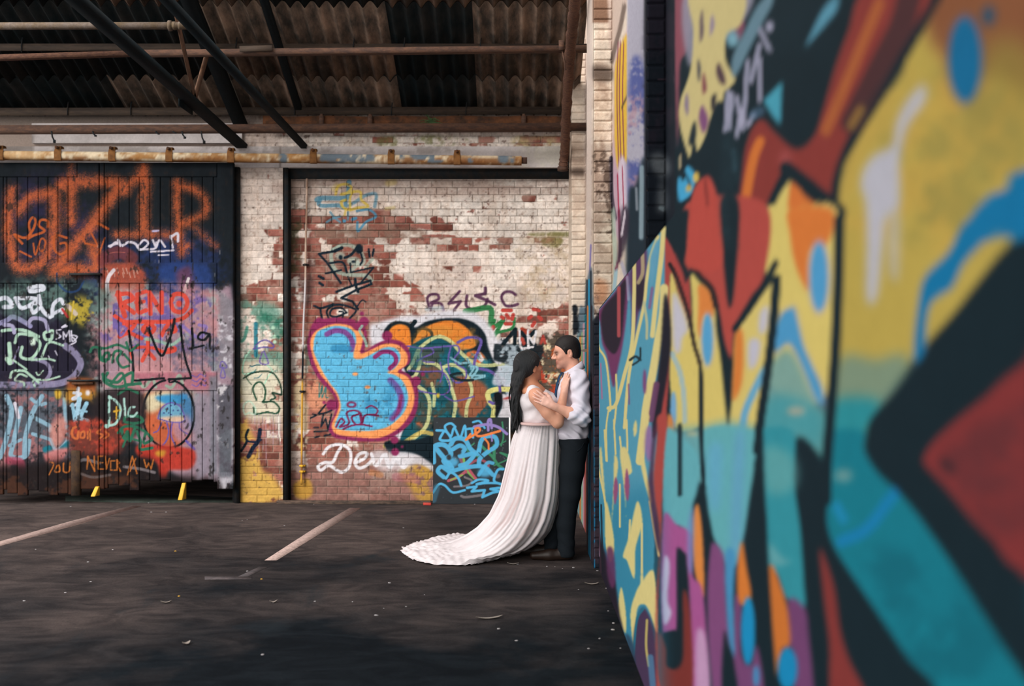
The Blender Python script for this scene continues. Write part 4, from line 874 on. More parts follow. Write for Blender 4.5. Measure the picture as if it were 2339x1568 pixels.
# lace of yellow, white ticks, darts (upper left of the near wall)
m.at(RL)
m.fill([(115, -60), (215, -60), (200, 300), (150, 420), (140, 850), (128, 850)], '#8f4a58', 2.5, .95); m.fill([(190, -60), (600, -60), (560, 130), (450, 240), (300, 330), (200, 400)], '#8d8a9c', 5, .9); m.line([(540, 160), (520, 230)], 50, '#8f4a60', 4, .8)
m.fill([(220, -60), (550, -60), (540, 150), (450, 220), (440, 380), (500, 500), (480, 545), (430, 590), (425, 640), (385, 655), (345, 750), (310, 870), (265, 960), (250, 920), (240, 860), (215, 1000), (195, 970), (150, 800), (150, 650), (215, 450), (235, 200)], '#c6b67a', 1.5)
for p, col in (([(260, 380), (280, 420), (275, 520), (262, 480)], '#3a3a48'), ([(300, 460), (320, 560), (300, 600), (290, 540)], '#7a3a48'), ([(395, 400), (430, 470), (440, 540), (400, 520), (380, 450)], '#4a3440'), ([(290, 670), (330, 760), (300, 850), (270, 760)], '#7a4a74'), ([(240, 770), (255, 850), (225, 930), (205, 900)], '#1d2a32'), ([(190, 590), (205, 650), (200, 740), (180, 680)], '#7a6a88'), ([(290, 60), (300, 200), (280, 270), (275, 150)], '#5a4a58'), ([(350, 620), (380, 600), (370, 700), (350, 700)], '#2a2830'), ([(350, 90), (370, 160), (340, 230)], '#8a7a94')):
    m.fill(p, col, 2)
m.fill([(740, -60), (640, 40), (560, 200), (480, 380), (500, 490), (600, 300), (690, 120), (740, 20)], '#5f8090', 3); m.ell(485, 250, 40, 50, '#6fa0b0', 4)
TK = '#a09fb8'
for p in ([(660, 190), (720, 320)], [(655, 290), (600, 520)], [(655, 380), (660, 640)], [(580, 390), (555, 780)], [(455, 590), (440, 830)], [(480, 600), (465, 820)], [(510, 620), (550, 820)], [(540, 700), (510, 870)], [(620, 730), (580, 800)]): m.line(p, 26, TK, 2.2, .9, smooth=False)
m.ell(720, 170, 24, 32, TK, 2); m.line([(490, 960), (500, 1080)], 30, '#3a5a68', 5, .7); m.line([(620, 730), (660, 710)], 60, '#4a6a88', 6, .6)
m.fill([(800, 520), (680, 640), (740, 740), (790, 800)], '#3f97ae', 2.5, smooth=False); m.fill([(1160, -30), (1060, 60), (950, 290), (970, 280), (1100, 130), (1150, 60)], '#4f8ca4', 3)
m.fill([(190, 1060), (245, 1110), (225, 1230), (145, 1280), (138, 1130), (175, 1150)], '#3b9cc9', 1.5); m.line([(185, 1110), (215, 1180)], 14, BK, 1); m.ell(252, 1130, 20, 32, '#d0b050', 1.5); m.line([(150, 1000), (150, 1070)], 18, '#a89a78', 1.5); m.ell(205, 1200, 20, 22, '#c0a450', 1.5)
m.fill([(320, 1120), (245, 1190), (212, 1330), (195, 1561), (195, 1700), (410, 1700), (400, 1350), (370, 1190)], '#b5463c', 2.5); m.line([(310, 1150), (325, 1300)], 26, '#7a302c', 4, .6); m.blotch([(430, 800), (520, 1000), (520, 1560), (420, 1500)], '#1d333c', .5, .2, .8, 8, 5)
# the long low wall: drips of blue, yellow and plum
m.at(RJ)
slab = [(215, 800), (235, 770), (300, 690), (480, 450), (745, 125), (790, 160), (790, 2000), (215, 2600)]
m.fill([(200, 780), (745, 120), (750, 400), (745, 1000), (700, 1600), (640, 3500), (200, 2700)], '#4b93ad', 1, smooth=False)
m.at(None).fill([(1350, 1150), (1500, 1100), (1510, 1640), (1350, 1640)], '#2a7d9c', 25, .8, smooth=False)
m.at(RJ)
m.fill([(240, 770), (300, 690), (400, 575), (490, 440), (480, 700), (450, 950), (410, 1150), (380, 1270), (335, 1050), (300, 950), (285, 800)], '#6f355e', 2); m.fill([(300, 720), (395, 600), (470, 500), (455, 750), (435, 930), (390, 1030), (330, 980), (300, 880)], '#2b2430', 2); m.line([(420, 560), (420, 900)], 26, '#b04c50', 3, .95); m.line([(480, 480), (490, 640)], 20, '#9aa0b8', 3, .7)
m.fill([(500, 420), (620, 280), (600, 600), (560, 760), (520, 950), (510, 700)], '#573058', 3, .95); m.fill([(540, 560), (600, 480), (600, 640), (555, 720)], '#2e2632', 3)
YL = '#d3c47e'
m.line([(530, 240), (530, 600), (515, 950), (460, 1180), (400, 1390), (345, 1420)], 26, YL, 1.2); m.line([(740, 130), (725, 330), (690, 620), (660, 900)], 34, YL, 1.5); m.line([(700, 190), (650, 330), (620, 500), (600, 680), (540, 950), (490, 1200), (460, 1560)], 22, YL, 1.2); m.fill([(650, 320), (700, 210), (690, 400), (650, 560), (640, 420)], '#5a98b4', 2)
m.line([(745, 560), (735, 750), (700, 950), (670, 1130), (620, 1390), (600, 1560), (570, 1800)], 58, YL, 2); m.line([(600, 660), (620, 800), (620, 920)], 18, '#b0b48c', 1.5); m.line([(660, 560), (640, 700)], 22, '#8a4a7a', 3, .7)
m.line([(268, 830), (275, 980), (330, 1090), (360, 1400), (350, 1440)], 15, YL, 1); m.line([(345, 1440), (330, 1568), (335, 1800)], 12, YL, 1); m.line([(400, 1180), (405, 1350), (385, 1568)], 14, YL, 1); m.line([(290, 1100), (300, 1350)], 10, '#a06a90', 1)
m.line([(560, 520), (590, 450), (590, 320)], 26, '#b8a878', 2, .8); m.ell(605, 1230, 13, 90, '#7a4070', 2); m.line([(490, 1250), (495, 1390)], 12, '#7a4070', 1.5, .7)
m.fill([(745, 620), (775, 660), (795, 900), (780, 1100), (740, 1350), (690, 1600), (655, 1600), (690, 1250), (722, 950)], '#1f1f2b', 2.5); m.line([(690, 1250), (650, 1500)], 44, '#6a3a5c', 4, .9)
m.line([(500, 1075), (540, 1050), (575, 1075)], 18, '#1b2f36', 1.2); m.line([(575, 990), (570, 1070), (520, 1110)], 14, '#1b2f36', 1.2)
m.line([(255, 1040), (250, 1300), (270, 1500)], 20, '#3a2c34', 1.5, .9); m.line([(250, 1050), (265, 1170)], 8, '#cdb890', 1); m.line([(275, 1390), (270, 1530)], 16, '#b08aa0', 1.2)
m.at(RK)
for p in ([(340, 170), (372, 300), (342, 345), (335, 520), (340, 610), (325, 400), (300, 190)], [(402, 480), (432, 600), (392, 760), (385, 935), (342, 830), (318, 800), (352, 690)], [(430, 955), (500, 900), (522, 1250), (470, 1120), (435, 1085), (400, 1130), (386, 1360), (362, 1150), (390, 1030)], [(308, 985), (335, 1130), (332, 1260), (290, 1130)], [(218, 480), (250, 600), (268, 750), (242, 840), (214, 700)], [(475, -20), (440, 150), (460, 320), (492, 460), (478, 480), (430, 300), (418, 150), (432, -20)], [(268, 210), (290, 260), (270, 420), (250, 620), (262, 400)], [(190, 160), (205, 330), (215, 500), (180, 240)], [(395, 0), (402, 60), (385, 100), (380, 40)], [(430, 850), (440, 1000), (420, 990)], [(495, 880), (505, 1000), (485, 980)]):
    m.fill(p, YL, 1.2)
for p in ([(265, 0), (275, 200)], [(340, 0), (345, 180)], [(300, 380), (300, 630)], [(165, 250), (215, 500), (225, 760)], [(210, 60), (220, 240)], [(430, 610), (430, 900)], [(360, 590), (355, 700)], [(475, 480), (500, 640), (530, 800)], [(385, 720), (400, 560)], [(300, 100), (310, 190)]): m.line(p, 11, YL, 1)
m.fill([(340, 285), (357, 380), (347, 480), (328, 400)], '#8f4a72', 1.5); m.fill([(275, 335), (290, 400), (272, 500), (262, 420)], '#8f4a72', 1.5)
m.fill([(455, 60), (485, 40), (492, 200), (470, 245), (448, 180)], '#8a6a9a', 3); m.fill([(500, 40), (520, 40), (500, 300), (535, 700), (520, 760), (470, 420), (480, 250)], '#4a2a44', 3, .9)
m.fill([(438, 1105), (490, 1200), (515, 1400), (515, 1640), (410, 1640), (380, 1330), (400, 1180)], '#453350', 2.5); m.line([(460, 1180), (455, 1330), (470, 1450)], 13, '#b8a860', 1.5); m.line([(480, 1400), (495, 1568)], 36, '#4a7aa0', 4, .8); m.line([(440, 1110), (400, 1180), (380, 1380)], 14, '#1f6a84', 2)
m.fill([(140, 560), (220, 800), (250, 900), (275, 960), (300, 1150), (340, 1330), (385, 1400), (400, 1640), (300, 1640), (130, 900)], '#241f2b', 2.5, smooth=False); m.fill([(225, 760), (262, 770), (275, 950), (250, 990), (225, 900)], '#5f3058', 2.5, .9); m.fill([(335, 1260), (385, 1340), (395, 1600), (350, 1400)], '#2a3a50', 3, .8)
for x, a_, b_, cc in ((150, 120, 900, '#2a6f94'), (142, 0, 500, '#22222c'), (168, 400, 800, '#a58aa8'), (160, -20, 300, '#20404c'), (178, 600, 900, '#3a2a34'), (190, 500, 900, '#1f2028')): m.line([(x, a_), (x + 10, b_)], 9, cc, 1, .9)
m.fill([(520, -20), (578, -20), (562, 200), (550, 450), (546, 600), (532, 900), (522, 1200), (525, 1500), (560, 1640), (520, 1640), (512, 1100), (535, 700), (505, 450), (500, 300), (520, 100)], '#a8433d', 2.5)
# extend beyond the frame edge softly with more of the same shapes
m.at(None)
m.fill([(2420, 700), (2560, 640), (2560, 1100), (2460, 1050)], '#a8923f', 10); m.fill([(2380, 1330), (2560, 1420), (2560, 1640), (2440, 1600)], '#0f7486', 10)

g_ = m.a.mean(2, keepdims=True); m.a = m.a * .92 + g_ * .08

# ---- brick piers and recesses above the low wall
UC = Canvas(1295, -60, 1560, 1330, 1.0, '#cfbfae', 71)
k = UC
k.a *= (0.86 + 0.28 * fnoise(k.h, k.w, (2, 4, 9, 20), 72))[..., None]
k.blotch([(1300, 0), (1396, 0), (1396, 1200), (1300, 1200)], '#b39c8a', .54, .1, .6, 4, 1); k.blotch([(1345, 240), (1400, 240), (1400, 720), (1345, 720)], '#97806f', .52, .1, .65, 6, 2); k.blotch([(1345, 250), (1400, 250), (1400, 720), (1345, 720)], '#5a4a40', .60, .05, .8, 4, 3)
k.fill([(1353, -60), (1392, -60), (1392, 52), (1353, 52)], '#7d5f4d', 1, .95, smooth=False); k.fill([(1350, 150), (1395, 155), (1395, 185), (1350, 180)], '#4a3d36', 6, .8); k.fill([(1305, 385), (1335, 385), (1335, 402), (1305, 400)], '#4d4038', 4, .85); k.fill([(1305, 360), (1335, 360), (1335, 372), (1305, 372)], '#7d6a5c', 3, .7)
k.fill([(1338, -60), (1353, -60), (1353, 330), (1350, 640), (1342, 640), (1335, 300)], '#c9b8ae', 1.5, .8); k.line([(1350, 560), (1347, 640)], 4, '#6a60a0', 1, .7)
k.at(RI)
k.fill([(350, -200), (480, -200), (475, 60), (430, 250), (395, 420), (360, 380), (345, 160)], '#b8a396', 2, .9); k.line([(460, 40), (430, 200), (395, 330), (370, 440)], 30, '#5f5048', 4, .8)
k.fill([(395, 420), (470, 240), (490, 260), (492, 1600), (380, 1600), (385, 700)], '#b79aa6', 2); k.fill([(390, 520), (410, 400), (430, 330), (470, 250), (480, 330), (480, 1150), (465, 1160), (430, 1100), (415, 1220), (390, 1000)], '#d2a93a', 1.5)
for x in (415, 432, 455): k.line([(x, 300), (x - 8, 700), (x + 4, 1200)], 8, '#7a3a48', 1, .85)
k.line([(470, 700), (440, 770)], 14, '#5a4a30', 1); k.fill([(415, 1230), (440, 1120), (470, 1160), (490, 1220), (490, 1560), (440, 1540)], '#c9bcc8', 2, .9); k.line([(365, 1130), (370, 1400), (395, 1560)], 26, '#3a3440', 2, .8); k.line([(410, 1240), (420, 1560)], 9, '#a0304a', 1); k.line([(445, 1200), (455, 1500)], 8, '#a04a60', 1)
k.fill([(478, -200), (605, -200), (608, 600), (612, 1700), (480, 1700)], '#a9a5b2', 1.5, smooth=False); k.blotch([(500, 480), (612, 540), (612, 1400), (490, 1400)], '#4a5490', .44, .12, .9, 6, 4); k.blotch([(490, 700), (612, 700), (612, 1300), (490, 1300)], '#b08a94', .52, .1, .7, 6, 5); k.fill([(490, 1400), (540, 1330), (612, 1150), (612, 2100), (480, 2100)], '#1d2c36', 4); k.line([(585, 1200), (580, 1700)], 34, '#8fa3ac', 5, .85); k.line([(545, 1350), (550, 1500)], 20, '#9aa0a8', 4, .7)
k.fill([(600, -200), (900, -200), (900, 2300), (606, 2300)], '#1a2028', 1.5, smooth=False); k.blotch([(620, 0), (820, 0), (820, 1000), (620, 1000)], '#2a2630', .5, .15, .8, 6, 6)
k.fill([(640, 1130), (700, 1090), (770, 1140), (790, 1220), (740, 1290), (760, 1400), (760, 1500), (700, 1520), (700, 1380), (720, 1280), (660, 1220)], '#6f7478', 8, .8); k.line([(700, 570), (820, 565)], 8, '#5a4450', 1.5, .8); k.line([(720, 1490), (740, 1500)], 30, '#8a9aa0', 4, .7)
k.at(RJ)
k.line([(380, 0), (395, 400), (390, 560)], 30, '#a0b4a4', 3, .7); k.line([(420, 0), (430, 300), (400, 420)], 20, '#6a2a44', 2, .8); k.fill([(440, 0), (490, 0), (485, 200), (420, 380), (410, 330)], '#2a2230', 3, .8); k.line([(465, 20), (440, 180)], 16, '#d0c4cc', 2, .9); k.line([(400, 440), (385, 570)], 24, '#8fb0c0', 3, .8); k.line([(440, 380), (470, 480)], 26, '#9a98b0', 4, .7); k.fill([(250, 500), (340, 520), (330, 640), (250, 680)], '#c08058', 6, .6)
# painted lower part of the pier the man leans on and the wall beyond
k.at(None)
k.fill([(1336, 700), (1340, 650), (1352, 610), (1356, 690), (1360, 740), (1372, 760), (1375, 1330), (1300, 1330), (1318, 760)], '#5a6a74', 2)
for x, y0, y1, cc in ((1341, 640, 900, '#1c2a32'), (1346, 640, 1290, '#1f86b0'), (1350, 620, 860, '#28303a'), (1343, 700, 900, '#c0703a'), (1338, 720, 860, '#2a7a86'), (1352, 700, 1300, '#2b2026'), (1334, 740, 1250, '#c08a94'), (1330, 760, 1250, '#7a9a70'), (1326, 770, 1250, '#c07a3c'), (1322, 760, 1250, '#6f8f92'), (1337, 900, 1250, '#9a4a40'), (1318, 800, 1250, '#8a8a86'), (1341, 900, 1270, '#3a2a2c'), (1330, 1000, 1250, '#8aa89a'), (1348, 900, 1290, '#1a5f80'), (1355, 750, 1310, '#22242c')):
    k.line([(x, y0), (x, y1)], 3.6, cc, 1.0, .95, grain=.5)
k.fill([(1352, 735), (1380, 700), (1380, 1340), (1352, 1340)], '#1f222a', 1.5, .97, smooth=False); k.line([(1357, 900), (1358, 1330)], 2.2, '#1f6f98', .8, .9); k.blotch([(1352, 740), (1372, 740), (1372, 1330), (1352, 1330)], '#3f3038', .55, .1, .8, 3, 9)
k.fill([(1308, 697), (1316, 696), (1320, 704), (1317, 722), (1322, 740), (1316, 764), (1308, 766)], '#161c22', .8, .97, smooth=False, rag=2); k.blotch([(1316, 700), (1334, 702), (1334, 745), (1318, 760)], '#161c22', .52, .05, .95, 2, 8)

# ------------------------------------------------------------------ building the shell
def quad_grid(na, nb):
    i, j = np.meshgrid(np.arange(na - 1), np.arange(nb - 1), indexing='ij'); b0 = (i * nb + j).ravel()
    return np.stack([b0, b0 + nb, b0 + nb + 1, b0 + 1], 1)
def grid_mb(mb, A, B, place, cv, gain, flip=False, col=None):
    na, nb = len(A), len(B)
    AA, BB = np.meshgrid(A, B, indexing='ij')
    V = place(AA.ravel(), BB.ravel(), np.zeros(na * nb))
    Q = quad_grid(na, nb)
    if flip: Q = Q[:, ::-1]
    mb.add(V, Q, col if col is not None else paint_of(cv, V, gain))

def block_mb(mb, a0, a1, b0, b1, place, cv, gain, px, gap=0.004, rim=0.005, set_back=0.007, thick=0.03, step=2.6, flip=False, cshift=None):
    "one brick or board: a fine front face, eased rim and sides running back into the wall"
    a0 += gap; a1 -= gap; b0 += gap; b1 -= gap
    na = max(2, int((a1 - a0) * px / step)); nb = max(2, int((b1 - b0) * px / step))
    A = np.concatenate([[a0], np.linspace(a0 + rim, a1 - rim, na), [a1]]); B = np.concatenate([[b0], np.linspace(b0 + rim, b1 - rim, nb), [b1]])
    na, nb = len(A), len(B)
    AA, BB = np.meshgrid(A, B, indexing='ij')
    D = np.zeros((na, nb)); D[0] = D[-1] = -set_back; D[:, 0] = D[:, -1] = -set_back
    V = place(AA.ravel(), BB.ravel(), D.ravel())
    Q = quad_grid(na, nb)
    loop = [i * nb for i in range(na)] + [(na - 1) * nb + j for j in range(1, nb)] + [i * nb + nb - 1 for i in range(na - 2, -1, -1)] + [j for j in range(nb - 2, 0, -1)]
    la = AA.ravel()[loop]; lb = BB.ravel()[loop]
    Vb = place(la, lb, np.full(len(loop), -thick))
    n = len(V); m_ = len(loop)
    lp = np.array(loop); tr = np.arange(m_)
    Q = np.concatenate([Q, np.stack([np.roll(lp, -1), lp, n + tr, n + (tr + 1) % m_], 1)])
    if flip: Q = Q[:, ::-1]
    C = paint_of(cv, V, gain)
    if cshift is not None: C = np.clip(C * cshift, 0, .9)
    mb.add(np.concatenate([V, Vb]), Q, np.concatenate([C, C[loop]]))

def face_y(Y0, off=0.0):
    return lambda a, b, d: np.stack([a, np.full_like(a, Y0 - off) - d, b], 1)
def face_x(X0):
    return lambda a, b, d: np.stack([np.full_like(a, X0) - d, a, b], 1)

def hidden(u, v):
    return (985 < u < 1168 and v > 950) or (1165 < u < 1345 and v > 800) or (u < 545)

def bricks_on(parent, bricks, Y0, cv, gain, keep, stuff_name, seed, step=1.8, proud=None, view=None):
    r = random.Random(seed)
    order = []
    for b in bricks:
        u = CU + (b[0] + b[1]) / 2 * F / Y0; v = CV - ((b[2] + b[3]) / 2 - CH) * F / Y0
        order.append((-(b[1] - b[0]) * (b[3] - b[2]) + (10 if hidden(u, v) else 0) + r.random() * 1e-4, b))
    order.sort()
    rest = MB(); nr = 0
    for i, (s_, b) in enumerate(order):
        off = 0.0025 + r.random() * 0.004 + (proud(b) if proud else 0)
        mb = MB() if i < keep else rest
        u_, v_ = CU + (b[0] + b[1]) / 2 * F / Y0, CV - ((b[2] + b[3]) / 2 - CH) * F / Y0
        bare_ = EM[int(np.clip(v_ - BC.y0, 0, BC.h - 1)), int(np.clip(u_ - BC.x0, 0, BC.w - 1))] > .5
        if not bare_: off = off * .45 if not proud else off - .0018
        block_mb(mb, *b, face_y(Y0, off), cv, gain, F / Y0, gap=0.0032 if bare_ else .0016, rim=.004, set_back=.003 if bare_ else .0018, thick=0.05, step=step)
        if i < keep: mb.build('brick', M_BRICK, parent)
        else: nr += 1
    if nr:
        o = rest.build(stuff_name, M_BRICK, parent); o['kind'] = 'stuff'

# ---- back wall
def rng_steps(a, b, d): return np.linspace(a, b, max(2, int(round(abs(b - a) / d)) + 1))
mb = MB(); st = 1.8 * Y_PANEL / F
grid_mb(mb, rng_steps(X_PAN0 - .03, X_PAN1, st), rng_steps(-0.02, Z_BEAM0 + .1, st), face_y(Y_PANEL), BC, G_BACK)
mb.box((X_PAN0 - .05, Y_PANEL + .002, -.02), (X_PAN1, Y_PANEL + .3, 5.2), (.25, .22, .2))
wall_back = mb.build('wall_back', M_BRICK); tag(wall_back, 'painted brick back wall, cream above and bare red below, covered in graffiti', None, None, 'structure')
z_ledge = wz(540, Y_PANEL)
n_pier, n_top = len(BR_PIER), len(BR_TOP)
bricks_on(wall_back, BR_PANEL, Y_PANEL, BC, G_BACK, max(60, 300 - n_pier - n_top), 'brick_courses', 1, proud=lambda b: 0.012 if b[2] > z_ledge - .01 else 0)

mb = MB()
grid_mb(mb, rng_steps(X_PIER0, X_PIER1, st), rng_steps(-.02, Z_BEAM1 + .03, st), face_y(Y_FRONT), BC, G_BACK)
mb.box((X_PIER0, Y_FRONT + .002, -.02), (X_PIER1, Y_PANEL + .25, Z_BEAM1 + .02), lin('#8a6a5c')[:3])
pier = mb.build('pier', M_BRICK, wall_back)
bricks_on(pier, BR_PIER, Y_FRONT, BC, G_BACK, 400, 'brick_courses', 2)

ztop = 4.25
mb = MB()
grid_mb(mb, rng_steps(wx(548, Y_FRONT), .74, st), rng_steps(Z_LT1 - .01, ztop, st), face_y(Y_FRONT), BC, G_BACK * 1.1)
mb.box((-9.5, Y_FRONT + .004, Z_LT0 + .02), (.74, Y_PANEL + .25, ztop), lin('#9a8a80')[:3])
upper = mb.build('upper_brickwork', M_BRICK, wall_back)
bricks_on(upper, BR_TOP, Y_FRONT, BC, G_BACK, 400, 'brick_courses', 3)
# concrete lintel band (white), left part and right part, with thin drip edge
LC = Canvas(-260, 270, 1320, 400, 1.0, '#cfc6c4', 81)
LC.a *= (0.88 + 0.22 * fnoise(LC.h, LC.w, (3, 9, 30), 82))[..., None]
LC.at(None).blotch([(-200, 330), (1300, 330), (1300, 350), (-200, 345)], '#9d948f', .52, .1, .7, 3, 1)
for x in (640, 900, 1172): LC.line([(x, 335), (x, 385)], 1.4, '#8a807a', .6)
LC.fill([(-60, 308), (78, 308), (78, 345), (-60, 345)], '#8f857f', 3, .9, smooth=False); LC.blotch([(1180, 340), (1300, 340), (1300, 385), (1180, 385)], '#d6cfbf', .4, .2, .7, 5, 2)
def slab_part(name, parent, x0, x1, z0, z1, y0, y1, cv, m_, st_=.02, gain=1.0):
    mb = MB()
    grid_mb(mb, rng_steps(x0, x1, st_), rng_steps(z0, z1, st_), face_y(y0), cv, gain)
    C = np.median(mb.c[0], 0)
    mb.add(*box_open(x0, x1, y0, y1, z0, z1), np.tile(C, (8, 1)))
    return mb.build(name, m_, parent)
def box_open(x0, x1, y0, y1, z0, z1):
    V = [(x0, y0, z0), (x1, y0, z0), (x1, y1, z0), (x0, y1, z0), (x0, y0, z1), (x1, y0, z1), (x1, y1, z1), (x0, y1, z1)]
    return V, [(0, 3, 2, 1), (4, 5, 6, 7), (1, 2, 6, 5), (2, 3, 7, 6), (3, 0, 4, 7)]
slab_part('concrete_lintel', wall_back, -9.5, wx(1303, Y_FRONT - .03), Z_LT0, Z_LT1, Y_FRONT - .03, Y_PANEL + .2, LC, M_PLAIN, gain=G_BACK)
slab_part('white_fascia_board', wall_back, wx(78, Y_FRONT), wx(556, Y_FRONT), wz(329, Y_FRONT), wz(284, Y_FRONT), Y_FRONT - .05, Y_FRONT, LC, M_PLAIN, gain=G_BACK)
M_DARKSTEEL = mat('dark_painted_steel', '#1c2226', rough=.7, spec=.15, noise=.25, nscale=30, bump=.1, col2='#2a2624', mix_scale=14)
M_RUST = mat('rusty_steel', '#46342c', rough=.85, noise=.3, nscale=35, bump=.35, bscale=90, col2='#5f4334', mix_scale=9, stretch=(1, 4, 4))
M_RUSTBRIGHT = mat('bright_rust', '#5f3a22', rough=.9, noise=.35, nscale=25, bump=.4, bscale=70, col2='#33241b', mix_scale=7)
mb = MB(); mb.box((X_PIER1 - .01, Y_PANEL - .075, Z_BEAM0), (wx(1302, Y_PANEL), Y_PANEL + .1, Z_LT0 + .01)); mb.build('steel_beam', M_DARKSTEEL, wall_back)
# steel column at the pier edge and door post
col_ = MB(); xa = X_PIER1
col_.box((xa, Y_FRONT - .02, 0), (xa + .012, Y_PANEL + .02, Z_LT0)); col_.box((xa, Y_FRONT - .02, 0), (xa + .055, Y_FRONT - .008, Z_LT0)); col_.box((xa, Y_PANEL - .03, 0), (xa + .06, Y_PANEL - .02, Z_LT0))
o = col_.build('trim_1', M_DARKSTEEL); tag(o, 'dark steel column at the inner edge of the brick pier', None, None, 'structure')
col_ = MB(); xa = wx(537, Y_FRONT - .04)
col_.box((xa, Y_FRONT - .06, 0), (xa + .05, Y_PANEL + .1, Z_LT0)); col_.box((xa - .03, Y_FRONT - .02, 0), (xa, Y_FRONT + .06, Z_LT0))
o = col_.build('trim_2', M_DARKSTEEL); tag(o, 'dark steel post between the sliding doors and the brick pier', None, None, 'structure')
# brick wall running on left of the doors, out of frame
mb = MB(); mb.box((-9.5, Y_FRONT, 0), (-6.4, Y_PANEL + .25, Z_LT0 + .02), lin('#a5705f')[:3]); mb.build('side_brickwork', M_BRICK, wall_back)

# ---- sliding doors
def leaf(name, label, u0, u1, seams, stiles, seed, ragged):
    r = random.Random(seed); Y = Y_DOOR; px = F / Y
    root = empty(name, (wx((u0 + u1) / 2, Y), Y, 0)); tag(root, label, None, None, 'structure')
    def place(off):
        c = Vector(root.location)
        return lambda a, b, d: np.stack([a - c.x, np.full_like(a, Y - off) - d - c.y, b - c.z], 1)
    class Cv:   # samples in world space although verts are local to the leaf
        pass
    def blk(nm, ua, ub, va, vb, off, th, step=1.7, gap=.0015):
        mb = MB(); x0, x1, z0, z1 = wx(ua, Y), wx(ub, Y), wz(vb, Y), wz(va, Y)
        block_mb(mb, x0, x1, z0, z1, face_y(Y, off), DC, G_DOOR, px, gap=gap, rim=.005, set_back=.008, thick=th, step=step)
        mb.v[-1] = mb.v[-1] - np.array(root.location)
        return mb.build(nm, M_WOOD, root)
    tiers = [(405, 600), (648, 848), (893, 1100)]
    for ti, (va, vb) in enumerate(tiers):
        for i in range(len(seams) - 1):
            vbb = vb + (ragged(seams[i], r) if ti == 2 else 0)
            blk('plank', seams[i], seams[i + 1], va - 4, vbb + (4 if ti < 2 else 0), r.random() * .003, .028)
    for va, vb in ((372, 405), (600, 648), (848, 893)):
        blk('rail', stiles[0][1] if stiles[0][0] == u0 else u0, stiles[-1][0], va, vb, .014, .045)
    for sa, sb in stiles: blk('stile', sa, sb, 372, 1118, .016, .05)
    return root
seamsR = [235, 247, 272, 296, 319, 343, 367, 390, 416, 439, 463, 488, 500]
def ragR(x, r):
    if x < 300: return 8 + r.random() * 14
    if x < 470: return -4 + r.random() * 8
    return 0 + r.random() * 8
door2 = leaf('door_2', 'right leaf of the graffiti-covered plank sliding doors, next to the brick pier', 229, 535, seamsR, [(229, 240), (497, 535)], 5, ragR)
seamsL = [-64, -40, -16, 8, 16, 40, 64, 88, 110, 133, 156, 180]
door1 = leaf('door_1', 'left leaf of the graffiti-covered plank sliding doors, cut by the frame', -64, 228, seamsL, [(-76, -64), (178, 228)], 6, lambda x, r: 18 + r.random() * 16)
# ledge strips, latch brackets, yellow floor guides
def pbox(nm, par, ua, ub, va, vb, y0, y1, m_):
    mb = MB(); p = par.location
    mb.box((wx(ua, y0) - p.x, y0 - p.y, wz(vb, y0) - p.z), (wx(ub, y0) - p.x, y1 - p.y, wz(va, y0) - p.z))
    return mb.build(nm, m_, par)
M_OLDWOOD = mat('rotten_wood', '#2b201b', rough=.95, noise=.4, nscale=30, col2='#43301f', mix_scale=10)
pbox('iron_bar', door1, 158, 229, 624, 629, Y_DOOR - .06, Y_DOOR - .01, M_DARKSTEEL)
pbox('iron_bar', door1, 153, 226, 868, 872, Y_DOOR - .06, Y_DOOR - .01, M_DARKSTEEL)
pbox('iron_bar', door1, 164, 212, 874, 879, Y_DOOR - .055, Y_DOOR - .01, M_RUSTBRIGHT)
pbox('bottom_post', door1, 163, 182, 1030, 1133, Y_DOOR - .035, Y_DOOR + .02, M_OLDWOOD)
M_YEL = mat('yellow_paint', '#d0a02c', rough=.6, noise=.2, nscale=30)
for par, u, v0, v1 in ((door1, 222, 1112, 1133), (door2, 420, 1104, 1141)):
    Y = Y_DOOR - .03; p = par.location; mb = MB()
    x0, x1 = wx(u - 5, Y), wx(u + 5, Y); z0, z1 = max(.012, wz(v1, Y)), wz(v0, Y)
    V = [(x0 - .02, Y - .06, z0), (x1 - .02, Y - .06, z0), (x1, Y + .02, z0), (x0, Y + .02, z0), (x0 + .008, Y - .01, z1), (x1, Y - .01, z1), (x1, Y + .02, z1), (x0 + .008, Y + .02, z1)]
    mb.add(np.array(V) - np.array(p), [(0, 3, 2, 1), (4, 5, 6, 7), (0, 1, 5, 4), (1, 2, 6, 5), (2, 3, 7, 6), (3, 0, 4, 7)])
    mb.build('floor_guide', M_YEL, par, bevel=.004)
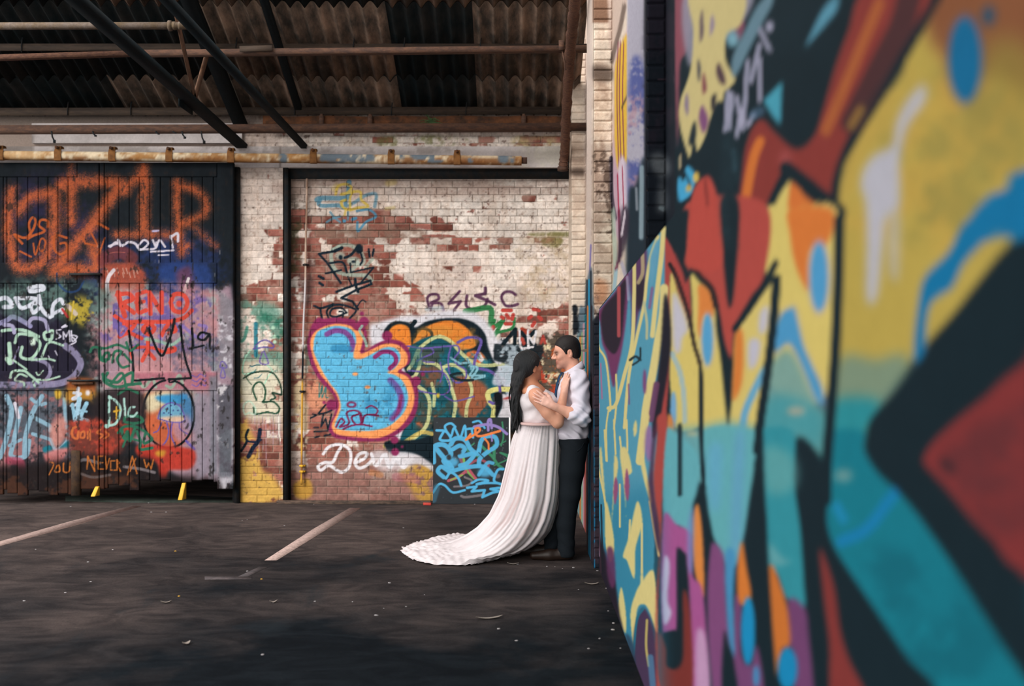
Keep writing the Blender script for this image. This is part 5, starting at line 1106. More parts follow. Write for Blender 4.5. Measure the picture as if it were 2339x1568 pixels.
# dim store room behind the doors
M_DIM = mat('dim_render', '#3a3a3a', rough=.9, noise=.2)
mb = MB(); mb.box((-9.5, 14.5, 0), (-2.6, 14.6, 4.2)); mb.box((-2.85, Y_PANEL + .3, 0), (-2.75, 14.5, 4.2)); mb.box((-9.5, Y_PANEL + .3, 4.2), (-2.6, 14.6, 4.3)); mb.box((-9.6, Y_PANEL, 0), (-9.5, 14.6, 4.2))
o = mb.build('wall_storeroom', M_DIM); tag(o, 'dim storeroom shell behind the sliding doors', None, None, 'structure')
M_RUB = mat('black_rubber', '#1a1d20', rough=.8, noise=.2)
for u in (395, 468):
    Y = 12.4; x = wx(u, Y); mb = MB()
    ring = [(0.30, -.09), (.33, -.07), (.335, 0), (.33, .07), (.30, .09), (.2, .09), (.2, -.09)]
    n = 28; V = []; Q = []
    for i in range(n):
        t = 2 * math.pi * i / n
        for rr, xx in ring: V.append((x + xx, Y + rr * math.cos(t), .336 + rr * math.sin(t)))
    kk = len(ring)
    for i in range(n):
        for j in range(kk): Q.append((i * kk + j, ((i + 1) % n) * kk + j, ((i + 1) % n) * kk + (j + 1) % kk, i * kk + (j + 1) % kk))
    mb.add(V, Q); o = mb.build('car_tyre', M_RUB, smooth=True)
    tag(o, 'black car tyre seen under the right door leaf, ' + ('further from the door post' if u == 395 else 'nearer the door post'), 'tyre', 'tyres behind the doors')

# ---- door track with hangers
TC = Canvas(-280, 335, 1210, 390, 1.0, '#dccaac', 91)
TC.a *= (0.85 + 0.3 * fnoise(TC.h, TC.w, (2, 5, 12), 92))[..., None]
TC.at(None)
TC.blotch([(-280, 335), (1210, 335), (1210, 390), (-280, 390)], '#9a6a3c', .57, .10, .85, 3, 1); TC.blotch([(-280, 360), (1210, 362), (1210, 390), (-280, 390)], '#7f5230', .52, .1, .85, 3, 2); TC.blotch([(-280, 335), (600, 335), (600, 390), (-280, 390)], '#b0804c', .52, .12, .6, 3, 5)
for a, b in ((735, 790), (795, 850), (910, 960), (965, 1010), (640, 655), (1140, 1160), (1165, 1175), (1070, 1080)): TC.blotch([(a, 348), (b, 350), (b, 372), (a, 370)], '#6a7680', .47, .06, 1, 2, 3)
root = empty('sliding_door_track', (wx(560, 10.38), 10.38, wz(360, 10.38)))
tag(root, 'rusty cream sliding door track along the lintel with strap hangers', 'door track')
Yt = 10.38; mb = MB(); n = 10; us = np.arange(-280, 1194, 4.0)
prof = [(-.048, .0), (-.043, -.028), (-.024, -.043), (.0, -.047), (.024, -.043), (.040, -.03), (.046, 0), (.046, .03), (-.048, .03)]
V = []; 
for u in us:
    vc = 354.6 + (u) * 12 / 1190
    x, _, z = W(u, vc, Yt)
    for dz, dy in prof: V.append((x, Yt + dy, z + dz))
kk = len(prof); Q = [(i * kk + j, (i + 1) * kk + j, (i + 1) * kk + (j + 1) % kk, i * kk + (j + 1) % kk) for i in range(len(us) - 1) for j in range(kk)]
Q += [tuple(range(kk)), tuple((len(us) - 1) * kk + j for j in range(kk))[::-1]]
V = np.array(V); mb.add(V - np.array(root.location), Q, paint_of(TC, V, G_BACK)); mb.build('track_rail', M_PLAIN, root, smooth=False)
M_HANG = mat('rusted_hanger', '#80552a', rough=.85, noise=.3, nscale=40, bump=.3, col2='#5e3c1e', mix_scale=20)
for u in (12 - 140, 5, 137, 260, 390, 530, 718, 895, 1045):
    vc = 354.6 + u * 12 / 1190; x, _, z = W(u, vc, Yt); L0 = root.location; mb = MB()
    pth = [(-.060, -.02), (-.056, -.052), (-.03, -.058), (.03, -.056), (.05, -.045), (.075, -.045), (.095, -.03), (.095, .02), (.075, .03)]
    V = []
    for dz, dy in pth:
        w = .036 if dz < .07 else .03
        V += [(x - w - L0.x, Yt + dy - L0.y, z + dz - L0.z), (x + w - L0.x, Yt + dy - L0.y, z + dz - L0.z), (x + w - L0.x, Yt + dy + .008 - L0.y, z + dz - L0.z), (x - w - L0.x, Yt + dy + .008 - L0.y, z + dz - L0.z)]
    Q = [(0, 1, 2, 3)]
    for i in range(len(pth) - 1):
        for j in range(4): Q.append((i * 4 + j, i * 4 + (j + 1) % 4, (i + 1) * 4 + (j + 1) % 4, (i + 1) * 4 + j))
    mb.add(V, Q); hg = mb.build('hanger', M_HANG, root, bevel=.003)
    b2 = MB(); b2.tube([(x - L0.x, Yt - .085 - L0.y, z + .074 - L0.z), (x - L0.x, Yt - .03 - L0.y, z + .074 - L0.z)], .016, 8); b2.build('bolt', M_RUSTBRIGHT, hg)
mb = MB(); L0 = root.location; x, _, z = W(1198, 366.5, Yt); mb.box((x - .03 - L0.x, Yt - .01 - L0.y, z - .03 - L0.z), (x + .03 - L0.x, Yt + .04 - L0.y, z + .03 - L0.z)); mb.build('end_stop', M_RUST, root)

# ---- thin conduit on the panel: cream, black, yellow lengths
PCv = Canvas(680, 380, 720, 1120, 1.0, '#c2a896', 95)
PCv.at(None).fill([(680, 640), (720, 640), (720, 796), (680, 796)], '#c9c2c4', 2, smooth=False).fill([(680, 796), (720, 796), (720, 871), (680, 871)], '#1d2126', 1, smooth=False).fill([(680, 871), (720, 871), (720, 1110), (680, 1110)], '#cf9a3c', 1, smooth=False).blotch([(680, 1050), (720, 1050), (720, 1120), (680, 1120)], '#8a5a34', .46, .1, .9, 3, 1).blotch([(680, 390), (720, 390), (720, 640), (680, 640)], '#8f6f5c', .52, .15, .7, 4, 2)
Yp = Y_PANEL - .05
mb = MB(); pts = [W(u, v, Yp) for u, v in [(701.5, 386), (701, 470), (699, 560), (698, 650), (694, 740), (692, 830), (691, 900), (690, 1000), (689, 1108)]]
pts = [tuple(p) for p in crom(np.array(pts), False, 10)]; mb.tube(pts, .011, 8); mb.c[-1] = paint_of(PCv, mb.v[-1], G_BACK)
root = mb.build('wall_conduit', M_PLAIN, smooth=True); tag(root, 'thin vertical conduit pipe on the brick wall, cream, black then yellow', 'pipe')
for v in (605, 895, 1065, 1078):
    b2 = MB(); x, y, z = W(698 if v < 700 else 690.5, v, Yp); b2.tube([(x, y, z - .012), (x, y, z + .012)], .017, 8); b2.box((x - .03, y, z - .008), (x + .03, y + .05, z + .008)); b2.build('pipe_clip', M_DARKSTEEL if v < 1000 else M_YEL, root)

# ---- right wall: near mural wall, long low wall, piers, recess
XW = 0.655
yg = [XW * F / (u - CU) for u in list(np.arange(1542, 2345, 4.0)) + [2380, 2420, 2480, 2560, 2700, 2900, 3200, 3800, 5000, 8000]]
zg = np.concatenate([np.arange(0, 3.2, .009), np.linspace(3.2, 5.6, 30)])
mb = MB(); grid_mb(mb, np.array(yg), zg, face_x(XW), MC, G_RIGHT)
ymin = yg[-1]
mb.box((XW, -2.5, 0), (XW + .35, ymin, 5.6), lin('#2a4a55')[:3]); mb.add([(XW, 4.0 * 1.0, 0), (XW + .1, yg[0], 0), (XW + .1, yg[0], 5.6), (XW, yg[0], 5.6), (XW, yg[0], 0)], [(4, 3, 2, 1)], np.tile(lin('#20262c')[:3], (5, 1)))
wall_right = mb.build('wall_right', M_MURAL); tag(wall_right, 'wall on the right with a bold mural of yellow, teal, red and black shapes', None, None, 'structure')
us = np.arange(1366, 1543, 1.0); yl = XW * F / (us - CU)
zt0, zt1 = 2.22, 1.951; S = np.linspace(0, 1, 420)
mb = MB()
def place_low(a, b, d): return np.stack([np.full_like(a, XW), a, b * (zt0 + (zt1 - zt0) * (a - 4.0) / 3.5)], 1)
grid_mb(mb, yl, S, place_low, MC, G_RIGHT)
mb.add([(XW, yl[-1], zt0), (XW, yl[0], zt1), (XW + .15, yl[0], zt1 + .03), (XW + .15, yl[-1], zt0 + .03)], [(0, 1, 2, 3)], np.tile(lin('#6a6058')[:3], (4, 1)))
mb.build('low_wall', M_MURAL, wall_right)
mb = MB(); XR = .757
grid_mb(mb, rng_steps(4.0, 10.9, .03), rng_steps(0, 5.6, .03), face_x(XR), UC, G_RIGHT); mb.box((XR + .002, 4.0, 0), (XR + .3, 10.95, 5.6), lin('#8a7a70')[:3]); mb.build('recessed_brickwork', M_PLAIN, wall_right)
mb = MB(); grid_mb(mb, rng_steps(8.15, 10.3, .02), rng_steps(0, 1.62, .02), face_x(.66), UC, G_RIGHT); mb.add([(.66, 8.15, 1.62), (.66, 10.3, 1.62), (XR, 10.3, 1.64), (XR, 8.15, 1.64)], [(0, 1, 2, 3)], np.tile(lin('#6a6058')[:3], (4, 1))); mb.build('low_wall', M_MURAL, wall_right)
for x0, x1, ya, yb in ((.66, .757, 4.9, 5.7), (.612, .757, 7.5, 8.2), (.605, .757, 10.2, 10.75)):
    s_ = 2.2 * ya / F; mb = MB()
    grid_mb(mb, rng_steps(x0 + .006, x1, s_), rng_steps(0, 5.6, .01), face_y(ya), UC, G_RIGHT * 1.1)
    grid_mb(mb, rng_steps(ya, yb, .02), rng_steps(0, 5.6, .01), face_x(x0 + .004), UC, G_RIGHT)
    mb.box((x0 + .006, ya + .003, 0), (x1 + .02, yb, 5.6), lin('#8a7464')[:3])
    p = mb.build('pier', M_BRICK, wall_right); r = random.Random(int(ya * 10))
    zc = 0; kz = 0
    ztop_v = CH + 800 * ya / F
    while zc < min(5.5, ztop_v):
        seam = [x0, x1]
        for a, b in zip(seam[:-1], seam[1:]):
            mb = MB(); block_mb(mb, a, b, zc, zc + CRS, face_y(ya, .005 + r.random() * .005), UC, G_RIGHT, F / ya, gap=.004, thick=.03, step=2.4, cshift=.9 + r.random() * .18); mb.build('brick', M_BRICK, p)
        zc += CRS; kz += 1

# ---- floor
M_FLOOR = bpy.data.materials.new('worn_asphalt'); M_FLOOR.use_nodes = True
nt = M_FLOOR.node_tree; N = nt.nodes; L = nt.links; b = N['Principled BSDF']; b.inputs['Specular IOR Level'].default_value = .04
tc = N.new('ShaderNodeTexCoord')
def nz(scale, detail=8, rough=.6, st=(1, 1, 1), rot=0.0, dist=0.0):
    mp = N.new('ShaderNodeMapping'); mp.inputs['Scale'].default_value = st; mp.inputs['Rotation'].default_value = (0, 0, rot); L.new(tc.outputs['Object'], mp.inputs[0])
    n = N.new('ShaderNodeTexNoise'); n.inputs['Scale'].default_value = scale; n.inputs['Detail'].default_value = detail; n.inputs['Roughness'].default_value = rough; n.inputs['Distortion'].default_value = dist
    L.new(mp.outputs[0], n.inputs['Vector']); return n.outputs['Fac']
def ramp(fac, p0, p1, c0, c1):
    r = N.new('ShaderNodeValToRGB'); r.color_ramp.elements[0].position = p0; r.color_ramp.elements[1].position = p1; r.color_ramp.elements[0].color = c0; r.color_ramp.elements[1].color = c1; L.new(fac, r.inputs[0]); return r.outputs[0]
def mixc(f, a, b_, mode='MIX'):
    x = N.new('ShaderNodeMix'); x.data_type = 'RGBA'; x.blend_type = mode
    if hasattr(f, 'links'): L.new(f, x.inputs[0])
    else: x.inputs[0].default_value = f
    L.new(a, x.inputs[6])
    if hasattr(b_, 'links'): L.new(b_, x.inputs[7])
    else: x.inputs[7].default_value = b_
    return x.outputs[2]
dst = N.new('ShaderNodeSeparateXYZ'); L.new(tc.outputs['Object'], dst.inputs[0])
near_shade = N.new('ShaderNodeMapRange'); near_shade.inputs[1].default_value = 4.9; near_shade.inputs[2].default_value = 8.6; near_shade.inputs[3].default_value = -.17; near_shade.inputs[4].default_value = .14; L.new(dst.outputs[1], near_shade.inputs[0])  # floor colour darkened towards the camera to imitate light falloff, blended with dust patches
da = N.new('ShaderNodeMath'); da.operation = 'ADD'; L.new(nz(.6, 6, .55), da.inputs[0]); L.new(near_shade.outputs[0], da.inputs[1])
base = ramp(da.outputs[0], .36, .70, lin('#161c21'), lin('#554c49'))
swirl = ramp(nz(2.2, 7, .62, (1, 2.2, 1), .35, 1.6), .38, .66, (0.62, .62, .64, 1), (1.25, 1.2, 1.18, 1))
base = mixc(1.0, base, swirl, 'MULTIPLY')
fine = ramp(nz(60, 6, .75), .3, .75, (.72, .72, .74, 1), (1.25, 1.24, 1.22, 1))
base = mixc(1.0, base, fine, 'MULTIPLY')
oil = ramp(nz(.9, 5, .6, (1, .8, 1), .8, .8), .60, .74, (0, 0, 0, 1), (1, 1, 1, 1))
base = mixc(oil, base, lin('#23292e'))
grit = ramp(nz(190, 3, .6), .70, .76, (0, 0, 0, 1), (.8, .8, .8, 1))
base = mixc(grit, base, lin('#8a8482'))
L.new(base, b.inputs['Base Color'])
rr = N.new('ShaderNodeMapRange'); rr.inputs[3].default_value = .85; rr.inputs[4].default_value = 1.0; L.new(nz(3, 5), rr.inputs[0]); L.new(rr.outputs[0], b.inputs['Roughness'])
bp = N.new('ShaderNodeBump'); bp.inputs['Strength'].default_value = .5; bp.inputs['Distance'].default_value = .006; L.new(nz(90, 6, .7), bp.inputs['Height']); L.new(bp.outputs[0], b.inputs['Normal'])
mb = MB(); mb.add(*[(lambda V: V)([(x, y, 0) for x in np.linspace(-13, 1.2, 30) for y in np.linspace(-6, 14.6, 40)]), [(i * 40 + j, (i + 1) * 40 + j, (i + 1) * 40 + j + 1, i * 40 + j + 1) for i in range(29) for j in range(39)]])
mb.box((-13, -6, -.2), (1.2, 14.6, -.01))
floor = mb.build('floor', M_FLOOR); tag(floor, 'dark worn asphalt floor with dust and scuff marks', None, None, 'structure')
M_LINE = mat('worn_line_paint', '#ac948c', rough=.85, noise=.25, nscale=60, col2='#7a6862', mix_scale=28, lo=.45, hi=.7)
M_LINE2 = mat('faded_line_paint', '#544b4c', rough=.85, noise=.25, nscale=40, col2='#3f3b3d', mix_scale=14)
def G(u, v): 
    Y = F * CH / (v - CV); return ((u - CU) * Y / F, Y)
def ground_poly(nm, pts, m_, h=.002):
    P = [G(*p) for p in pts]; n = len(P); mb = MB()
    mb.add([(x, y, 0.0005) for x, y in P] + [(x, y, h) for x, y in P], [tuple(range(n, 2 * n))[::-1] if False else tuple(range(n, 2 * n))] + [(i, (i + 1) % n, n + (i + 1) % n, n + i) for i in range(n)])
    return mb.build(nm, m_, floor)
ground_poly('parking_line', [(605, 1281), (633, 1281), (740, 1215), (824, 1162), (800, 1161), (715, 1210)], M_LINE)
ground_poly('parking_line', [(-330, 1328), (-280, 1335), (10, 1246), (180, 1199), (323, 1157), (302, 1156), (160, 1192), (10, 1235)], M_LINE)
ground_poly('parking_line', [(468, 1318), (468, 1325), (575, 1324), (575, 1318)], M_LINE2, .0015)
ground_poly('parking_line', [(545, 1318), (566, 1318), (612, 1297), (592, 1296)], M_LINE2, .0018)

M_MOSS = mat('mossy_dirt', '#2b332c', rough=.95, noise=.4, nscale=25, col2='#39403c', mix_scale=6, bump=.4)
ground_poly('dirt_strip', [(150, 1146), (300, 1149), (545, 1149), (540, 1138), (420, 1133), (300, 1131), (150, 1134)], M_MOSS, .006)

# ------------------------------------------------------------------ roof of corrugated sheets on steel
SL = 0.44
def roofz(Y): return 4.10 + SL * (10.6 - Y)
M_SHEET = mat('weathered_fibre_cement', '#927866', rough=.9, spec=.1, noise=.35, nscale=8, bump=.2, bscale=60, col2='#4a433d', mix_scale=2.2, stretch=(2, .7, 1))
M_SHEETD = mat('dark_fibre_cement', '#2c2a28', rough=.9, spec=.1, noise=.35, nscale=8, bump=.2, bscale=60, col2='#161e20', mix_scale=2.2, stretch=(2, .7, 1))  # darker, greyer version of the sheet colour for selected sheets
M_PURLIN = mat('brown_painted_steel', '#4a3d33', rough=.85, noise=.25, nscale=20, bump=.2, col2='#3a312b', mix_scale=8, stretch=(.6, 4, 4))
ceiling = empty('ceiling', (0, 9, roofz(9))); tag(ceiling, 'sloping roof of corrugated sheets carried on steel purlins', None, None, 'structure')
PIT, AMP = .1335, .034
nw = 8; n = nw * 10 + 1
sheet_cache = {}
def sheet_mesh(length, dark):
    key = (length, dark)
    if key in sheet_cache: return sheet_cache[key]
    xs = np.linspace(0, nw * PIT, n); zs = AMP * (2 * ((1 + np.cos(xs / PIT * 2 * math.pi)) / 2) ** .62 - 1)
    V = []; 
    for t in (0, length / 2, length):
        for x, z in zip(xs, zs): V.append((x, -t, z + SL * t))
    for t in (0, length / 2, length):
        for x, z in zip(xs, zs): V.append((x, -t, z + SL * t + .007))
    Q = []
    for i in range(2):
        for j in range(n - 1):
            Q.append((i * n + j, i * n + j + 1, (i + 1) * n + j + 1, (i + 1) * n + j)); o_ = 3 * n
            Q.append((o_ + i * n + j, o_ + (i + 1) * n + j, o_ + (i + 1) * n + j + 1, o_ + i * n + j + 1))
    for j in range(n - 1):
        Q.append((j, 3 * n + j, 3 * n + j + 1, j + 1)); Q.append((2 * n + j, 2 * n + j + 1, 5 * n + j + 1, 5 * n + j))
    mb = MB(); mb.add(V, Q); o = mb.build('roof_sheet', M_SHEETD if dark else M_SHEET, ceiling, smooth=True)
    sheet_cache[key] = o.data; bpy.data.objects.remove(o)
    return sheet_cache[key]
r = random.Random(4)
rows = [(10.82, .72, 0.0), (10.2, 1.05, .010), (9.26, .78, .020)]
Wd = (nw - 1) * PIT
DARKS = [[0, 1, 0, 0, 0, 1, 1, 1], [0, 1, 0, 0, 1, 1, 1, 1], [0, 0, 1, 0, 0, 1, 1, 1]]
for ri, (y0, ln, lift) in enumerate(rows):
    k_ = 0; x = .70 - nw * PIT
    while x > -8.2:
        o = bpy.data.objects.new('roof_sheet', sheet_mesh(ln, DARKS[ri][k_] if k_ < len(DARKS[ri]) else True)); link(o, ceiling)
        yy = y0 + (r.random() - .5) * .05
        o.location = Vector((x, yy, roofz(yy) + .05 + lift + (k_ % 2) * .006)) - Vector(ceiling.location)
        x -= Wd; k_ += 1
cl = Vector(ceiling.location)
def loc_(P): return tuple(Vector(P) - cl)
for Y, h in ((9.53, .062), (10.43, .075), (8.3, .07)):
    z = roofz(Y) + .02; p = MB(); tilt = .03
    a, b_ = (-8.3, Y, z - .06 - (0.02 if Y > 10 else 0)), (.74, Y, z - .06)
    p.bar(loc_(a), loc_(b_), .012, h); p.bar(loc_((a[0], a[1] + .03, a[2] + h / 2)), loc_((b_[0], b_[1] + .03, b_[2] + h / 2)), .07, .01)
    pu = p.build('purlin', M_PURLIN, ceiling)
    x = .55
    while x > -6:
        hk = MB(); hk.tube([loc_((x, Y - .012, z - .11)), loc_((x, Y - .016, z - .05)), loc_((x + .01, Y - .014, z + .03))], .006, 6); hk.build('hook_bolt', M_DARKSTEEL, pu)
        x -= .35 + r.random() * .75
mb = MB(); mb.box(tuple(Vector((-6.2, -7, 6.3)) - cl), tuple(Vector((1.3, 3.0, 6.4)) - cl)); mb.build('added_shade_deck', M_SHEET, ceiling)  # unseen slab added over the camera to hold skylight off the near floor
# rails tied across below the roof
def beam(nm, label, a, b_, h, d, m_, cat='beam'):
    p = MB(); p.bar(a, b_, .012, h); p.bar((a[0], a[1] + d / 2, a[2] - h / 2 + .006), (b_[0], b_[1] + d / 2, b_[2] - h / 2 + .006), d, .012)
    o = p.build(nm, m_); tag(o, label, cat); return o
o = beam('steel_angle', 'rusty steel angle running across below the roof, upper of two', W(300, 121, 9.0), W(1342, 110, 9.0), .052, .06, M_RUST)
mb = MB(); q = W(1283, 108, 8.97); mb.box((q[0] - .025, q[1] - .03, q[2] - .03), (q[0] + .02, q[1] + .0, q[2] + .055)); q2 = W(1293, 160, 8.97); mb.bar((q[0], q[1], q[2]), (q2[0], q2[1], q2[2]), .012, .012); mb.build('clamp', M_RUST, o)
mb = MB(); a, b_ = W(548, 112, 8.96), W(622, 110, 8.96); mb.bar(a, b_, .014, .05); mb.build('splice_plate', M_PURLIN, o)
M_RUST2 = mat('reddish_rust', '#4f362d', rough=.9, noise=.35, nscale=45, bump=.35, col2='#6d4c3a', mix_scale=18, stretch=(1, 4, 4))
o = beam('steel_angle', 'short reddish rusted angle at the upper left, left of the roof truss', W(-260, 138, 8.7), W(300, 121, 8.7), .042, .05, M_RUST2)
o = beam('steel_angle', 'rusty steel angle over the white lintel board, lower of two', W(-260, 296, 10.15), W(1342, 289, 10.15), .075, .09, M_RUST)
for u, l in ((118, 22), (212, 10), (356, 6), (416, 14), (460, 24), (395, 4)):
    hk = MB(); q = W(u, 300, 10.14); s_ = l * 10.14 / F; hk.tube([q, (q[0] + .01, q[1], q[2] - s_ * .6), (q[0] + .03, q[1], q[2] - s_)], .008, 6); hk.tube([(q[0] + .03, q[1], q[2] - s_ * .9), (q[0] + .03, q[1], q[2] - s_ * 1.2)], .014, 8); hk.build('hanging_bolt', M_DARKSTEEL, o)
# rusted gutter along the eave
mb = MB(); prof = [(-.05, .08), (-.055, .0), (-.02, -.03), (.06, -.03), (.08, .0), (.08, .09), (.07, .09), (.07, 0), (.05, -.02), (-.02, -.02), (-.045, 0), (-.04, .08)]
V = []; x0g, x1g = -2.6, .70
for x in np.linspace(x0g, x1g, 40):
    for dy, dz in prof: V.append((x, 10.44 + dy, 3.99 + dz + .004 * math.sin(x * 9)))
kk = len(prof); mb.add(V, [(i * kk + j, (i + 1) * kk + j, (i + 1) * kk + (j + 1) % kk, i * kk + (j + 1) % kk) for i in range(39) for j in range(kk)])
gut = mb.build('eaves_gutter', M_RUSTBRIGHT); tag(gut, 'bright rusted eaves gutter above the brick wall', 'gutter')
for u in (846, 1197, 735):
    b2 = MB(); q = W(u, 276, 10.36); b2.tube([(q[0], q[1], q[2] - .05), (q[0], q[1], q[2] + .05)], .028, 8); b2.tube([(q[0], q[1], q[2] + .03), (q[0], q[1], q[2] + .07)], .018, 8); b2.build('gutter_joint', M_RUST, gut)
# fern growing in the gutter
M_FERN = mat('fern_green', '#3f5a34', rough=.7, noise=.3, nscale=30)
fern = empty('fern', W(985, 283, 10.38)); tag(fern, 'small green fern growing out of the rusted gutter', 'plant')
r = random.Random(3)
for i in range(9):
    mb = MB(); ang = -1.1 + i * .28 + r.random() * .1; L_ = .11 + r.random() * .08; P = []
    for t in np.linspace(0, 1, 9): P.append((math.sin(ang) * L_ * t, -.03 * t - .04 * t * t, math.cos(ang) * L_ * t - .10 * t * t))
    mb.tube(P, .0022, 4)
    for t in range(1, 9):
        p = Vector(P[t]); w = .022 * (1 - t / 10)
        for s_ in (-1, 1):
            e = p + Vector((s_ * w * math.cos(ang), -.004, -s_ * w * math.sin(ang) + .005)); mb.add([tuple(p + Vector((0, 0, .005))), tuple(p - Vector((0, 0, .005))), tuple(e), tuple(e + Vector((0, .003, .002)))], [(0, 1, 2), (0, 2, 3)])
    mb.build('frond', M_FERN, fern)
# truss: tie, rafter, web struts, brace
M_TRUSS = mat('dark_truss_steel', '#0f191d', rough=.85, spec=.1, noise=.25, nscale=25, col2='#161a1c', mix_scale=9)
M_WEB = mat('brown_flat_bar', '#5c4537', rough=.85, noise=.3, nscale=30, col2='#74543f', mix_scale=12)
tr = empty('roof_truss', (-2.87, 9, 3.9)); tag(tr, 'dark steel roof truss running from the back wall towards the viewer', 'truss')
def tl(P): return tuple(Vector(P) - Vector(tr.location))
XT = -2.87
m1 = MB(); m1.bar(tl((XT, 10.66, 3.79)), tl((XT, 5.2, 4.02)), .11, .05); m1.bar(tl((XT - .03, 10.66, 3.83)), tl((XT - .03, 5.2, 4.06)), .014, .09); m1.build('tie_beam', M_TRUSS, tr)
m1 = MB(); m1.bar(tl((XT, 10.7, roofz(10.7) - .12)), tl((XT, 6.2, roofz(6.2) - .12)), .12, .09); m1.build('rafter', M_TRUSS, tr)
node = (XT + .02, 8.94, 3.90)
m1 = MB(); m1.bar(tl(node), tl((XT + .02, 9.42, roofz(9.42) - .06)), .075, .012, (1, 0, 0)); m1.build('web_strut', M_WEB, tr)
m1 = MB(); m1.bar(tl(node), tl((XT + .02, 7.85, roofz(7.85) - .1)), .075, .012, (1, 0, 0)); m1.build('web_strut', M_WEB, tr)
m1 = MB(); m1.bar(tl((XT - .06, node[1] - .18, 3.87)), tl((XT - .06, node[1] + .18, 3.87)), .012, .16); m1.build('gusset_plate', M_TRUSS, tr)
m1 = MB(); m1.bar(tl((-2.21, 10.6, 3.79)), tl((-2.21, 6.3, 3.90)), .06, .05); m1.build('side_tie', M_TRUSS, tr)
m1 = MB(); m1.bar(tl((-2.21, 10.3, roofz(10.3) - .1)), tl((-2.21, 7.0, roofz(7.0) - .1)), .07, .05); m1.build('side_rafter', M_TRUSS, tr)
# pipe at the upper left
M_PIPE = mat('mottled_grey_pipe', '#665a52', rough=.8, noise=.35, nscale=40, bump=.25, col2='#5a4a38', mix_scale=9)
mb = MB(); a, b_ = W(-260, 60, 8.45), W(430, 59, 8.45); mb.tube([a, b_], .031, 12); pp = mb.build('overhead_pipe', M_PIPE, smooth=True); tag(pp, 'mottled grey overhead pipe at the upper left', 'pipe')
for u, w_ in ((389, .045), (399, .036), (412, .034)):
    mb = MB(); q = W(u, 59, 8.45); mb.tube([(q[0] - .012, q[1], q[2]), (q[0] + .012, q[1], q[2])], w_, 12); mb.build('pipe_collar', M_PIPE, pp)
# rusted downpipe, sloping, beside the right wall
mb = MB(); P = [W(1286, 384, 10.3), W(1290, 350, 10.2), W(1294, 260, 9.7), W(1303, 120, 8.9), W(1313, 10, 8.1), W(1322, -120, 7.4)]
P = crom(np.array(P), False, 14); rs = [.047 + .004 * math.sin(i * 2.3) + .003 * math.sin(i * 5.1) for i in range(len(P))]
mb.tube([tuple(p) for p in P], rs, 14); dp = mb.build('rusted_pipe', M_RUST2, smooth=True); tag(dp, 'flaking rusted pipe sloping down in the corner by the right wall', 'pipe')
mb = MB(); q = W(1286, 388, 10.3); mb.tube([(q[0] - .0, q[1], q[2] - .01), (q[0], q[1], q[2] + .03)], .056, 14); mb.build('pipe_collar', M_RUST, dp)
mb = MB(); mb.tube([W(1301, 312, 10.45), W(1300, 340, 10.46), W(1299, 384, 10.47)], .008, 6); cb = mb.build('cable', M_DARKSTEEL); tag(cb, 'thin dark cable hanging beside the rusted corner pipe', 'cable')

# ------------------------------------------------------------------ leaning black board with blue tags
BD = Canvas(980, 945, 1180, 1155, 2.0, '#131c23', 101)
b_ = BD; b_.a *= (0.85 + .3 * fnoise(b_.h, b_.w, (3, 9, 25), 102))[..., None]
b_.at(RH)
CYB = '#4aa8d4'
PUb, ORb, GRb = '#8a78b8', '#e07a38', '#2a7a55'
b_.line([(700, 1260), (650, 1150)], 40, '#8a4a5a', 2, .9); b_.line([(760, 1320), (690, 1240), (670, 1150)], 20, '#6fa04a', 1); b_.line([(540, 1340), (620, 1310), (690, 1260)], 24, '#a84a5a', 1); b_.line([(780, 1330), (720, 1250)], 22, '#a84a5a', 1); b_.line([(560, 1335), (660, 1290)], 12, '#7aa84a', .8)
b_.line([(700, 1210), (800, 1160), (880, 1200), (860, 1250)], 22, '#a84a5a', 1, .8)
b_.line([(820, 1040), (880, 1100), (920, 1140), (960, 1200), (1000, 1230)], 24, GRb, 1); b_.line([(760, 1020), (700, 1080), (800, 1140)], 12, GRb, .8); b_.line([(930, 1040), (930, 1150)], 26, GRb, 1); b_.line([(1000, 840), (1010, 960), (990, 1040)], 14, GRb, .8); b_.line([(980, 1030), (1030, 1000)], 10, GRb, .8); b_.line([(930, 1210), (1050, 1150), (980, 1100), (1050, 1120)], 12, GRb, .8)
b_.line([(650, 1470), (690, 1480), (830, 1460), (840, 1440)], 22, '#6a6468', 1); b_.line([(590, 1390), (700, 1380), (740, 1340), (680, 1310)], 18, '#6a6468', 1); b_.ell(960, 1300, 24, 20, '#5a5458', 1)
b_.line([(440, 910), (520, 920), (560, 990), (470, 990), (500, 920)], 22, CYB, 1.2); b_.line([(600, 880), (560, 850), (510, 880), (560, 960), (590, 890), (640, 970), (680, 870), (690, 980)], 20, CYB, 1.2); b_.line([(690, 900), (760, 890), (830, 870)], 20, CYB, 1.2); b_.line([(740, 900), (750, 970)], 20, CYB, 1.2); b_.line([(750, 840), (800, 830), (830, 860), (850, 890)], 18, CYB, 1.2)
b_.line([(415, 1180), (415, 1060), (480, 1030), (540, 1060), (560, 1120), (500, 1170), (570, 1230), (440, 1070)], 42, CYB, 2, .95); b_.line([(560, 1030), (600, 980), (680, 990), (730, 1070), (790, 1110), (800, 1080)], 40, CYB, 2, .95); b_.line([(580, 1070), (640, 1040), (680, 1070), (640, 1130), (760, 1110), (700, 1190), (640, 1210)], 38, CYB, 2, .95); b_.ell(570, 1180, 60, 44, CYB, 4, .9); b_.ell(545, 1140, 20, 24, '#131c23', 1.5)
b_.line([(800, 1090), (820, 1000), (870, 960), (940, 970), (950, 1040), (880, 1090), (810, 1150), (800, 1210)], 38, CYB, 2, .95)
